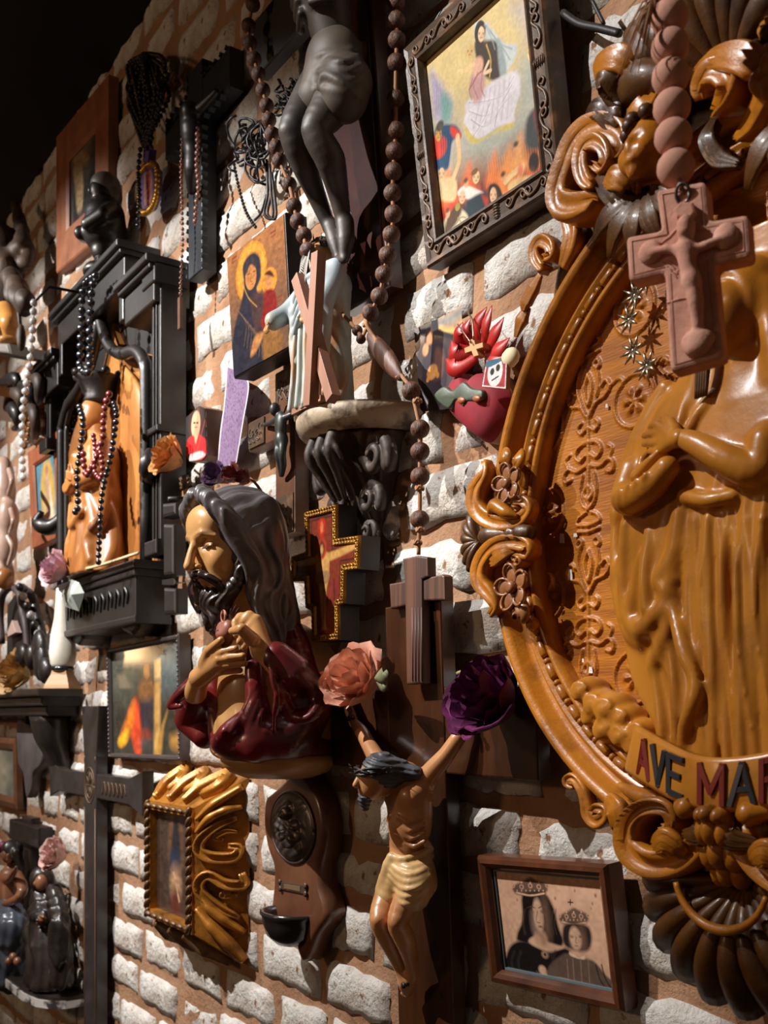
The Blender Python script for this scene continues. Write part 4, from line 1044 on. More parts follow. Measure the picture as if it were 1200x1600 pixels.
# ---- painted icon on thick board (centre left)
def mk_icon():
    org, lean, W, H, roll = hang((365, 592), (352, 404), (456, 541), .10)
    t = T('icon_painting', 'thick painted wooden icon of haloed mother and child beside the beaded crucifix', 'icon', org, lean, 0, roll)
    mb = MB(); mb.prism([(0, 0), (W, 0), (W, H), (0, H)], -.045, 0, .004); mb.build('board', M_BLACKW, t, smooth=False)
    z = lambda *p: [t.px(300 + a / 2.9625, b / 2.9625, .001)[:2] for a, b in p]
    e = lambda a, b: t.px(300 + a / 2.9625, b / 2.9625, .001)[:2]
    P = Paint((.003, .003, W - .003, H - .003), 150, 220, (150, 98, 58)); P.soft *= 1.2
    P.poly(z((150, 1400), (470, 1300), (480, 1800), (170, 1800)), (104, 76, 60), 60)
    def el(a, b, rx, ry, col, **q):
        c = e(a, b); P.ell(c, (np.linalg.norm(e(a + rx, b - rx * .6) - c), np.linalg.norm(e(a, b + ry) - c)), col, **q)
    el(272, 1260, 74, 140, (190, 124, 44)); el(272, 1260, 66, 126, (206, 140, 56)); el(358, 1300, 34, 62, (200, 132, 50))
    P.poly(z((235, 1230), (275, 1170), (312, 1190), (318, 1280), (300, 1340), (330, 1400), (390, 1600), (420, 1800), (180, 1800), (190, 1560), (222, 1420), (240, 1330)), (44, 42, 52), 3)
    el(272, 1280, 26, 62, (176, 116, 66)); P.poly(z((250, 1210), (290, 1190), (300, 1240), (270, 1225), (250, 1270)), (54, 46, 50), 2)
    P.line(z((258, 1270), (268, 1266)), .0008, (40, 24, 18)); P.line(z((282, 1258), (292, 1254)), .0008, (40, 24, 18)); P.line(z((275, 1265), (270, 1300), (278, 1304)), .0007, (100, 56, 30)); P.line(z((270, 1318), (282, 1314)), .0008, (130, 50, 36))
    P.poly(z((320, 1390), (345, 1340), (385, 1350), (395, 1450), (400, 1520), (330, 1530), (310, 1450)), (126, 34, 30), 3); el(355, 1300, 19, 36, (182, 122, 70)); P.poly(z((335, 1270), (360, 1250), (380, 1280), (358, 1276)), (60, 36, 24), 2)
    P.poly(z((330, 1540), (380, 1480), (415, 1540), (410, 1640), (340, 1700)), (134, 92, 50), 5); P.poly(z((270, 1380), (330, 1360), (320, 1480), (300, 1560)), (70, 50, 50), 4)
    for a in range(7): P.line(z((215 + 14 * a, 1440 + 16 * a), (250 + 12 * a, 1500 + 16 * a), (240 + 14 * a, 1600 + 10 * a)), .0008, (120, 94, 70), .8)
    P.line(z((240, 1330), (262, 1380), (300, 1420)), .0012, (176, 130, 60)); P.poly(z((290, 1560), (330, 1540), (300, 1620), (270, 1650)), (176, 120, 70), 3)
    for a, b in ((185, 1200), (365, 1080), (395, 1380)): P.line(z((a, b), (a + 20, b - 14)), .002, (120, 60, 40)); P.line(z((a, b + 18), (a + 20, b + 4)), .0012, (120, 60, 40))
    P.noise(.22, (22, 34)); P.noise(.18, (60, 90))
    P.sheet('painting', M_ICON, t, w=.0008)
mk_icon()

# ---- brown frame with dark painting under the ceiling (far left)
def mk_upper_left():
    org, lean, W, H, roll = hang((89, 427), (83, 222), (168, 359), .03)
    t = T('framed_painting', 'dark oil painting of a standing pale figure in wide brown wooden frame under ceiling', 'picture', org, lean, 0, roll)
    m = mat('reddish_brown_frame', (142, 88, 58), .5, var=((112, 66, 42), 14, .4, .7), bump=(30, .15, .002))
    fw = W * .235
    pr = [(0, -.028), (0, 0), (.004, .003), (fw - .01, .003), (fw, -.004), (fw, -.012)]
    rails(t, W, H, pr, m); plate(t, 'backing', M_BACK, .003, .003, W - .003, H - .003, -.03, -.016)
    z = lambda *p: [t.px(a / 2.9625, b / 2.9625, -.008)[:2] for a, b in p]
    P = Paint((fw - .004, fw - .004, W - fw + .004, H - fw + .004), 70, 130, (46, 44, 44)); P.soft *= 1.4
    P.poly(z((320, 640), (400, 600), (420, 720), (380, 820), (330, 800)), (120, 108, 94), 16, .8)
    P.poly(z((340, 780), (375, 760), (385, 850), (380, 960), (360, 980), (350, 900)), (170, 144, 110), 3); P.poly(z((350, 700), (415, 730), (370, 780), (345, 770)), (150, 120, 90), 3); P.ell(z((360, 690))[0], (.022, .020), (150, 118, 92), 2); P.line(z((360, 640), (366, 690)), .006, (120, 108, 90))
    P.poly(z((370, 1000), (430, 960), (440, 1060), (390, 1080)), (96, 92, 84), 6, .7)
    for a in range(4): P.line(z((350 + 8 * a, 790), (354 + 7 * a, 880), (360 + 5 * a, 960)), .0012, (110, 88, 66), .7)
    P.noise(.3, (14, 26)); P.sheet('painting', M_ICON, t, w=-.008)
mk_upper_left()

# ---- small blue picture (left, below the niche crown)
def mk_blue():
    org, lean, W, H, roll = hang((52, 858), (44, 707), (100, 836), .05)
    t = T('framed_print', 'small print of a gold-rayed figure on blue in orange-brown frame beside niche shrine', 'picture', org, lean, 0, roll)
    m = mat('orange_brown_frame', (158, 92, 60), .5, var=((128, 70, 44), 14, .4, .7))
    fw = W * .17
    rails(t, W, H, [(0, -.03), (0, .0), (.003, .003), (fw - .006, .003), (fw, -.003), (fw, -.01)], m); plate(t, 'backing', M_BACK, .003, .003, W - .003, H - .003, -.032, -.014)
    c = (W / 2, H / 2); P = Paint((fw - .004, fw - .004, W - fw + .004, H - fw + .004), 60, 100, (82, 128, 146)); P.soft *= 1.3
    P.ell((c[0], c[1] - .01), (W * .22, H * .36), (198, 160, 66), 4); P.poly([(c[0] - W * .14, H * .14), (c[0] - W * .12, H * .5), (c[0], H * .78), (c[0] + W * .12, H * .5), (c[0] + W * .2, H * .14)], (192, 160, 122), 3)
    P.poly([(c[0] + W * .02, H * .14), (c[0] + W * .06, H * .6), (c[0] + W * .2, H * .14)], (226, 214, 184), 3); P.ell((c[0], H * .72), (W * .05, H * .045), (170, 120, 90), 2); P.ell((c[0] + W * .1, H * .15), (W * .16, H * .05), (214, 198, 186), 5)
    for k in range(10): P.line([(c[0] + (k - 4.5) * W * .012, H * .2), (c[0] + (k - 4.5) * W * .016, H * .62)], .0007, (140, 96, 56), .6)
    P.noise(.15, (12, 20)); P.sheet('print', M_PRINT, t, w=-.007)
mk_blue()

# ---- glazed print with red-robed figure (left of the bust)
def mk_red_print():
    org, lean, W, H, roll = hang((172, 1184), (170, 1014), (285, 1189), .03)
    t = T('framed_print', 'glazed dark print with orange-red robed figure in thin pewter frame left of bust', 'picture', org, lean, 0, roll)
    fw = .013
    rl = rails(t, W, H, [(0, -.026), (0, .002), (.004, .006), (.009, .005), (fw, -.002), (fw, -.008)], M_PEW)
    be = MB()
    for k in range(26): be.ell((.006, H * (k + .5) / 26, .005), (.0035, .0040, .003), 6, 4); be.ell((W - .006, H * (k + .5) / 26, .005), (.0035, .0040, .003), 6, 4)
    be.build('beading', M_PEW, t, kind='stuff')
    plate(t, 'backing', M_BACK, .002, .002, W - .002, H - .002, -.028, -.012)
    z = lambda *p: [t.px(150 + a / 2.963, 980 + b / 2.963, -.006)[:2] for a, b in p]
    P = Paint((fw - .003, fw - .003, W - fw + .003, H - fw + .003), 120, 110, (62, 66, 60)); P.soft *= 1.3
    P.poly(z((80, 220), (400, 200), (400, 590), (70, 590)), (52, 48, 40), 40); P.poly(z((300, 100), (390, 100), (390, 240), (300, 240)), (92, 108, 110), 20); P.poly(z((80, 180), (170, 180), (170, 300), (80, 300)), (92, 98, 84), 20, .6)
    P.poly(z((268, 150), (298, 150), (300, 235), (270, 240)), (206, 168, 110), 2, curve=False); P.poly(z((270, 250), (298, 250), (296, 590), (268, 590)), (182, 140, 80), 3, curve=False)
    P.poly(z((185, 330), (205, 400), (212, 500), (205, 588), (185, 588), (160, 480), (150, 400)), (214, 74, 40), 4); P.poly(z((150, 400), (180, 340), (170, 460), (130, 540), (105, 530)), (216, 120, 40), 4); P.poly(z((105, 520), (150, 470), (140, 530), (110, 548)), (222, 176, 40), 3)
    P.poly(z((205, 340), (260, 310), (262, 440), (250, 500), (215, 490)), (54, 46, 52), 4); P.ell(z((235, 200))[0], (.022, .026), (136, 100, 50), 3); P.ell(z((236, 210))[0], (.012, .018), (150, 104, 70), 2); P.poly(z((205, 250), (260, 240), (262, 320), (200, 330)), (120, 84, 48), 4)
    P.poly(z((330, 390), (312, 470), (300, 590), (275, 590), (300, 480)), (176, 132, 62), 3); P.poly(z((345, 510), (380, 500), (385, 560), (350, 550)), (176, 128, 60), 5); P.ell(z((225, 500))[0], (.03, .012), (140, 60, 40), 4); P.ell(z((225, 540))[0], (.03, .01), (96, 96, 96), 4, .6)
    P.noise(.25, (30, 26)); P.noise(.2, (8, 8)); P.sheet('print', M_GLASSY, t, w=-.006)
mk_red_print()

# ---- coffin-shaped small portrait block
def mk_portrait():
    o = UVW(310, 720, .06)
    t = T('portrait_block', 'small six-sided wooden block with portrait of woman in red beside peach rose', 'portrait', o)
    zz = lambda a, b, w=0: t.px(200 + a / 3.333, 540 + b / 3.333, w)
    out = [zz(*q)[:2] for q in ((302, 375), (372, 312), (402, 325), (410, 570), (385, 598), (320, 604), (303, 575))]
    mb = MB(); mb.prism(out, -.045, -.001, .001); mb.build('block', M_WALN, t, smooth=False)
    p = np.array(out); P = Paint((p[:, 0].min(), p[:, 1].min(), p[:, 0].max(), p[:, 1].max()), 70, 110, (26, 24, 26)); z = lambda *q: [zz(*a)[:2] for a in q]
    P.ell(zz(355, 400)[:2], (.042, .040), (58, 36, 30), 3); P.poly(z((335, 440), (375, 440), (385, 500), (325, 500)), (58, 36, 30), 4)
    P.ell(zz(354, 410)[:2], (.024, .029), (216, 164, 128), 2); P.poly(z((346, 440), (364, 440), (366, 500), (342, 500)), (200, 146, 112), 2); P.ell(zz(366, 412)[:2], (.008, .026), (170, 118, 90), 6, .7)
    P.poly(z((303, 570), (312, 490), (345, 470), (352, 510), (370, 465), (410, 500), (412, 585), (330, 600)), (180, 30, 34), 2); P.poly(z((345, 468), (366, 468), (354, 512)), (206, 150, 116), 2); P.poly(z((315, 575), (380, 550), (400, 575), (325, 604)), (196, 188, 186), 2)
    for a in (322, 338, 380, 396): P.line(z((a, 500), (a + 3, 540), (a - 2, 575)), .0014, (120, 16, 24))
    P.line(z((405, 380), (362, 545)), .0018, (150, 60, 40)); P.line(z((343, 403), (351, 402)), .0020, (50, 30, 26)); P.line(z((358, 402), (366, 403)), .0020, (50, 30, 26)); P.line(z((350, 426), (360, 425)), .0018, (160, 60, 56)); P.line(z((354, 405), (353, 418)), .001, (160, 110, 84))
    P.sheet('portrait', M_PRINT, t, w=.0006, clip=out)
mk_portrait()

# ---- strip of printed ribbon paper, slightly curved
def mk_strip():
    o = UVW(365, 725, .03)
    t = T('paper_strip', 'long curled purple printed paper strip tucked above the bust', 'paper', o)
    zz = lambda a, b, w=0: t.px(200 + a / 3.333, 540 + b / 3.333, w)
    L = smooth_path([zz(515, 110, .0), zz(500, 300, .01), zz(480, 450, .012), (zz(465, 640, .004))], 60); R = smooth_path([zz(600, 150, .004), zz(630, 210, .014), zz(600, 400, .02), zz(565, 610, .014)], 60)
    nx = 36; v = []; c = []
    rs = np.random.RandomState(5); pn = np.cumsum(rs.randn(60, nx) * .3, 1) + np.cumsum(rs.randn(60, nx) * .3, 0)
    for j in range(60):
        for i in range(nx):
            s_ = i / (nx - 1); q = L[j] * (1 - s_) + R[j] * s_; v.append(q)
            ed = s_ < .05 or s_ > .95
            col = np.array(sr(214, 208, 214)) if ed else np.array(sr(132, 108, 136)) * (1 - .5 * (abs(math.sin(pn[j, i] * .9)) < .3)) + np.array(sr(70, 64, 120)) * .12
            if j < 18 and i % 3 == 0 and .1 < s_ < .4 and not ed: col = col * .6
            c.append(col)
    f = [(j * nx + i, j * nx + nx + i, j * nx + nx + i + 1, j * nx + i + 1) for j in range(59) for i in range(nx - 1)]
    mesh_obj('sheet', v, f, M_PRINT, t, cols=np.array(c))
mk_strip()

# ---- gilt box frame with twisted edge and splayed carved border (lower left)
def mk_gilt_box():
    org, lean, W, H, roll = hang((229, 1431), (228, 1250), (299, 1441), .10)
    t = T('carved_frame', 'deep gilt carved box frame with twisted rope edge and flaring scroll sides', 'picture frame', org, 0, 0, 0)
    G = mat('antique_gold_leaf', (176, 116, 40), .35, metal=.35, var=((104, 62, 22), 18, .45, .7), bump=(50, .3, .003))
    GD = mat('worn_gilt_rope', (120, 88, 56), .42, metal=.25, var=((70, 46, 26), 30, .4, .7))
    fw = .020
    rl = rails(t, W, H, [(0, -.03), (0, .0), (fw, .0), (fw, -.03)], G)
    # twisted rope beads round the opening, each a piece
    tw = MB(); tw.ell((0, 0, 0), (.0165, .0062, .0075), 8, 6, .95); t0 = tw.build('rope_twist', GD, rl[0]); fst = [t0]
    for i, (L, n) in enumerate(((W, 7), (H, 13), (W, 7), (H, 13))):
        for k in range(n):
            d = L * (k + .5) / n; pos = {0: (d, .010), 1: (W - .010, d), 2: (d, H - .010), 3: (.010, d)}[i]
            o = fst.pop() if fst else link('rope_twist', t0.data)
            o.parent = rl[i]; o.location = (pos[0], -.003, pos[1])
            if i % 2 == 0: o.rotation_euler = (0, math.radians(60), 0)
    plate(t, 'backing', M_BACK, .004, .004, W - .004, H - .004, -.03, -.02)
    P = Paint((fw - .002, fw - .002, W - fw + .002, H - fw + .002), 60, 130, (66, 52, 44)); c = W / 2
    P.poly([(c - .03, H * .86), (c, H * .95), (c + .03, H * .86), (c + .035, H * .5), (c - .035, H * .5)], (112, 80, 52), 6); P.poly([(c - .026, H * .56), (c - .01, H * .9), (c + .012, H * .9), (c + .03, H * .56)], (38, 36, 40), 5); P.ell((c - .005, H * .52), (.03, .03), (40, 50, 66), 4)
    P.ell((c, H * .33), (.03, .04), (168, 130, 98), 6); P.ell((c, H * .18), (.028, .03), (90, 44, 36), 6); P.line([(c - .01, H * .42), (c + .02, H * .2)], .003, (186, 150, 116)); P.noise(.3, (14, 30))
    P.sheet('painting', M_ICON, t, w=-.018)
    # splayed border down to the wall
    B = .065; bw = -.095
    fr = [(0, 0), (W, 0), (W, H), (0, H)]; bk = [(-B, -B), (W + B * 1.2, -B), (W + B * 1.2, H + B), (-B, H + B)]
    v = [(*p_, -.006) for p_ in fr] + [(*p_, bw) for p_ in bk] + [(*p_, bw - .003) for p_ in bk]
    mb = MB(); mb.raw(v, [(0, 4, 5, 1), (1, 5, 6, 2), (2, 6, 7, 3), (3, 7, 4, 0), (4, 8, 9, 5), (5, 9, 10, 6), (6, 10, 11, 7), (7, 11, 8, 4), (8, 11, 10, 9)]); mb.build('splayed_border', G, t, smooth=False)
    def on(side, s_, r, lift):
        """point on the splay: s along the side 0..1, r 0 at the front edge .. 1 at the wall"""
        if side == 'r': a, b = np.array((W, H * (1 - s_))), np.array((W + B * 1.2, H + B - (H + 2 * B) * s_))
        elif side == 't': a, b = np.array((W * s_, H)), np.array((-B + (W + 2.2 * B) * s_, H + B))
        else: a, b = np.array((W * s_, 0)), np.array((-B + (W + 2.2 * B) * s_, -B))
        p_ = a * (1 - r) + b * r; nd = {'r': (.8, 0), 't': (0, .8), 'b': (0, -.8)}[side]
        return np.array((p_[0] + nd[0] * lift, p_[1] + nd[1] * lift, -.006 + (bw + .006) * r + lift * .6))
    def carve(name, side, pts, wd, m=G, n=26, prof=GUT):
        P_ = smooth_path([on(side, a, b, .008) for a, b in pts], n); s_ = np.interp(np.linspace(0, 1, n), np.linspace(0, 1, len(wd)), wd)
        up = {'r': (.8, 0, .6), 't': (0, .8, .6), 'b': (0, -.8, .6)}[side]
        q = MB(); q.sweep(P_, prof, np.stack([s_, s_ * 1.7], 1), up=up); q.build(name, m, t)
    carve('scroll', 'r', [(.34, .65), (.36, .85), (.41, .75), (.40, .35), (.34, .12), (.26, .15), (.20, .45), (.19, .8)], [.006, .009, .012, .013, .013, .011, .009, .005])
    carve('scroll', 'r', [(.30, .55), (.27, .4), (.25, .6), (.27, .8)], [.003, .007, .006, .003])
    carve('scroll', 'r', [(.50, .9), (.56, .95), (.57, .6), (.52, .3), (.57, .12), (.65, .15), (.72, .45), (.75, .85)], [.008, .011, .012, .011, .012, .013, .011, .005])
    carve('scroll', 'r', [(.60, .7), (.64, .55), (.63, .8)], [.004, .008, .004])
    carve('acanthus_leaf', 'r', [(.66, .05), (.74, .3), (.79, .6), (.82, .95)], [.005, .013, .013, .006], prof=DOME); carve('acanthus_leaf', 'r', [(.78, .05), (.86, .35), (.92, .65), (.97, .95)], [.006, .016, .016, .010], prof=DOME)
    carve('acanthus_leaf', 'r', [(.20, .05), (.13, .3), (.12, .6), (.14, .9)], [.005, .012, .012, .005], prof=DOME); carve('acanthus_leaf', 'r', [(.10, .05), (.05, .4), (.03, .9)], [.005, .012, .008], prof=DOME)
    for a in (.25, .55, .85): carve('acanthus_leaf', 't', [(a - .08, .05), (a - .1, .5), (a, .9), (a + .1, .6), (a + .04, .3)], [.006, .012, .013, .012, .007]); carve('acanthus_leaf', 'b', [(a - .08, .05), (a - .06, .5), (a, .95)], [.006, .013, .006], GD, prof=DOME)
mk_gilt_box()
# ------------------------------------------------------------------ crucifixes, rosaries, bust, bracket, statue
M_TERRA = mat('terracotta', (212, 160, 140), .85, var=((184, 130, 112), 40, .4, .7), bump=(160, .4, .002), spec=.2)
M_BEADW = mat('dark_turned_wood', (104, 68, 48), .48, var=((48, 29, 22), 5, .42, .6), stretch=(1, .3, 1), bump=(9, .3, .02), spec=.4)
M_CORD = mat('tan_cord', (150, 108, 76), .9, bump=(300, .5, .001))
M_CROSSW = mat('varnished_cross_wood', (72, 40, 20), .28, var=((42, 23, 13), 16, .4, .68), stretch=(1, .12, 1), bump=(60, .15, .001), coat=.4)
M_GRAINW = mat('grooved_brown_wood', (96, 60, 42), .55, var=((58, 35, 25), 70, .42, .62), stretch=(1, .03, 1), bump=(120, .5, .002))
M_DARKMAH = mat('dark_mahogany', (62, 26, 20), .3, var=((40, 18, 15), 16, .4, .7), coat=.4)
M_DBRZ = mat('dark_bronze_patina', (62, 54, 48), .5, var=((40, 35, 33), 18, .4, .7), bump=(40, .25, .002), spec=.4)
M_SKIN = mat('painted_flesh', (196, 140, 92), .38, var=((160, 104, 62), 14, .45, .75), coat=.3)
M_SKINB = mat('bust_flesh_paint', (206, 154, 96), .34, var=((178, 122, 72), 8, .45, .75), coat=.35)
M_HAIRB = mat('slate_brown_painted_hair', (104, 100, 102), .38, var=((62, 50, 48), 12, .42, .7), coat=.25)
M_HAIRG = mat('slate_painted_hair', (84, 86, 92), .5, var=((50, 50, 54), 40, .4, .7))
M_CLOTH = mat('cream_painted_loincloth', (214, 176, 120), .42, var=((170, 126, 74), 20, .45, .75), coat=.2)
M_REDROBE = mat('dark_red_glazed_robe', (120, 32, 32), .30, var=((66, 24, 26), 9, .40, .66), bump=(30, .25, .002), coat=.35, fleck=((150, 96, 100), 22, .60, .72))
M_TUNIC = mat('tan_painted_tunic', (186, 140, 84), .42, var=((150, 106, 58), 8, .4, .7), coat=.2)
M_STONE = mat('brown_painted_plaster', (62, 47, 38), .6, var=((44, 34, 29), 10, .4, .7), bump=(50, .4, .003), fleck=((196, 184, 160), 26, .66, .70))
M_SHELFT = mat('chipped_cream_paint', (176, 158, 132), .6, var=((84, 66, 54), 14, .44, .56), bump=(60, .4, .003))

_ball = {}
def bead_mesh(key, m, grooves=0, seg=18, rings=12, hole=True):
    """unit bead: slightly flattened sphere with turned grooves round the holes"""
    if key in _ball: return _ball[key]
    mb = MB(); pr = []
    for i in range(rings + 1):
        t_ = math.pi * i / rings; r = math.sin(t_); h = -math.cos(t_) * .94
        pr.append((max(r, .14), h))
    mb.lathe(pr, seg=seg)
    v = np.concatenate(mb.v)
    if grooves:
        th = np.arctan2(v[:, 2], v[:, 0]); k = 1 - .02 * (np.cos(th * grooves) > .6); v = v * np.stack([k, np.ones_like(k), k], 1)
    me = bpy.data.meshes.new('bead')
    me.from_pydata(np.stack([v[:, 0], -v[:, 2], v[:, 1]], 1).tolist(), [], mb.f)
    me.polygons.foreach_set('use_smooth', [True] * len(me.polygons)); me.materials.append(m)
    _ball[key] = me; return me
def put_beads(t, key, m, pts, r, grooves=0, name='bead'):
    me = bead_mesh(key, m, grooves); P = np.array(pts)
    for i, p in enumerate(P):
        d = P[min(i + 1, len(P) - 1)] - P[max(i - 1, 0)]
        rr = r[i] if np.ndim(r) else r
        o = link(name, me, t, loc=p, scale=(rr, rr, rr))
        dv = Vector((d[0], -d[2], d[1])); 
        if dv.length > 1e-6: o.rotation_euler = dv.to_track_quat('Z', 'Y').to_euler()

# ---- terracotta rosary hanging in front of the oval
def mk_terra():
    t = T('terracotta_rosary', 'terracotta clay rosary with broad relief crucifix hanging before the oval frame', 'rosary', UVW(1088, 570, .25), 0, 24, 0)
    z = lambda a, b, w=0: t.px(800 + a / 2.9625, b / 2.9625, w)
    out = [z(*q) for q in ((665, 880), (895, 835), (912, 1022), (1092, 990), (1105, 1182), (936, 1222))] + [t.px(1130, 557), t.px(1047, 581)] + [z(*q) for q in ((705, 1262), (540, 1302), (527, 1095), (692, 1066))]
    mb = MB(); mb.prism(smooth_corners(out, .004), -.022, 0, .003); cr = mb.build('cross', M_TERRA, t, smooth=False)
    ed = MB(); q = inset(np.array([p[:2] for p in out])[::-1], .005)
    ed.tube([(a, b, .0) for a, b in np.vstack([q, q[:1]])], .0009, 5); ed.build('incised_border', M_TERRA, cr)
    p0, p1 = z(510, 860, -.01), z(1110, 1640, .03); lo = np.minimum(p0, p1) - .01; hi = np.maximum(p0, p1) + .01
    s = Sdf(h=.0013)
    s.ell(z(805, 1052, .008), (.008, .011, .009), .004); s.ell(z(806, 1082, .008), (.0065, .005, .009), .003)
    s.chain([z(648, 1168, .004), z(720, 1150, .007), z(800, 1165, .006)], [.0032, .0040, .0045], .004); s.chain([z(985, 1098, .004), z(900, 1135, .007), z(815, 1160, .006)], [.0032, .0040, .0045], .004)
    s.ell(z(640, 1168, .001), (.011, .011, .006), .003); s.ell(z(988, 1095, .001), (.011, .012, .006), .003)
    s.chain([z(805, 1150, .006), z(815, 1240, .007), z(830, 1300, .007)], [.009, .0075, .008], .005); s.chain([z(830, 1300, .007), z(845, 1400, .008), z(858, 1500, .005)], [.0078, .006, .0045], .005); s.chain([z(845, 1320, .006), z(868, 1400, .006), z(866, 1500, .004)], [.005, .004, .003], .004)
    s.ell(z(862, 1580, .0), (.015, .012, .010), .004); s.ell(z(858, 1612, .002), (.011, .008, .008), .004)
    for a in (0, 1, 2): s.chain([z(690 + 18 * a, 1128 - 12 * a, 0), z(772 + 4 * a, 1050 - 4 * a, 0)], .0010); s.chain([z(930 - 18 * a, 1080 - 16 * a, 0), z(846 - 4 * a, 1052 - 14 * a, 0)], .0010); s.chain([z(690 + 16 * a, 1212 - 4 * a, 0), z(762 + 6 * a, 1286 - 18 * a, 0)], .0010)
    s.build('corpus', M_TERRA, cr)
    mb = MB(); mb.prism([z(*q)[:2] for q in ((752, 985), (790, 945), (845, 950), (858, 995), (835, 1025), (770, 1020))], -.002, .007, .002); mb.build('title_plaque', M_TERRA, cr, smooth=False)
    ck = MB(); ck.tube([z(715, 1402, .0), z(780, 1382, .0005), z(850, 1375, .0), z(955, 1358, .0)], .0008, 5); ck.build('crack_ridge', M_TERRA, cr)
    ring = MB(); c = z(790, 895, .002); ring.tube([c + np.array((math.cos(a) * .006, math.sin(a) * .008, .003 * math.sin(a))) for a in np.linspace(0, 2 * math.pi, 14)], .0016, 6); ring.build('wire_loop', M_PEW, t)
    pts = [t.px(1056, 262, -.008), t.px(1052, 214, -.008), t.px(1050, 168, -.008), t.px(1048, 120, -.008), t.px(1047, 74, -.008), t.px(1046, 28, -.008), t.px(1045, -20, -.008), t.px(1044, -66, -.008)]
    put_beads(t, 'terra', M_TERRA, pts, .0172)
    cd = MB(); cd.tube([c, pts[0], pts[3], pts[-1], pts[-1] + (0, .10, 0)], .0022, 6); cd.build('cord', M_CORD, t)
    tas = MB(); r = random.Random(4)
    for k in range(26):
        a = r.uniform(0, 6.28); b = t.px(1030, 40, -.01); e_ = b + np.array((math.cos(a) * r.uniform(.01, .03) - .012, r.uniform(-.045, .02), math.sin(a) * .02 + .012))
        tas.tube([b + (0, .03, 0), (b + e_) / 2 + (0, .02, .004), e_], [.0012, .001, .0004], 5)
    tas.build('frayed_tassel', M_CORD, t)
    hk = MB(); top = pts[-1] + (0, .10, 0); back = t.R.T @ np.array((0, 0, -1.0)) * (.25 + .02)
    hk.tube(smooth_path([top + (0, .0, 0), top + (0, .012, .006), top + (0, .022, 0) + back * .2, top + (0, .02, 0) + back * .6, top + (0, .02, 0) + back], 16), .004, 7); hk.build('iron_hook', M_BLACKW, t)
def smooth_corners(pts, d):
    P = np.array([p[:2] for p in pts]); out = []
    n = len(P)
    for i in range(n):
        a, b, c = P[i - 1], P[i], P[(i + 1) % n]
        e = (a - b) / np.linalg.norm(a - b); g = (c - b) / np.linalg.norm(c - b)
        out += [b + e * d, b + (e + g) * d * .3, b + g * d]
    return out
mk_terra()

# ---- corpus builder shared idea: every corpus is its own figure traced to its own pose
def limb(s, pts, rad, k=.01): s.chain(list(smooth_path(pts, 4 * len(pts) - 3)), list(np.interp(np.linspace(0, 1, 4 * len(pts) - 3), np.linspace(0, 1, len(rad)), rad)), k)

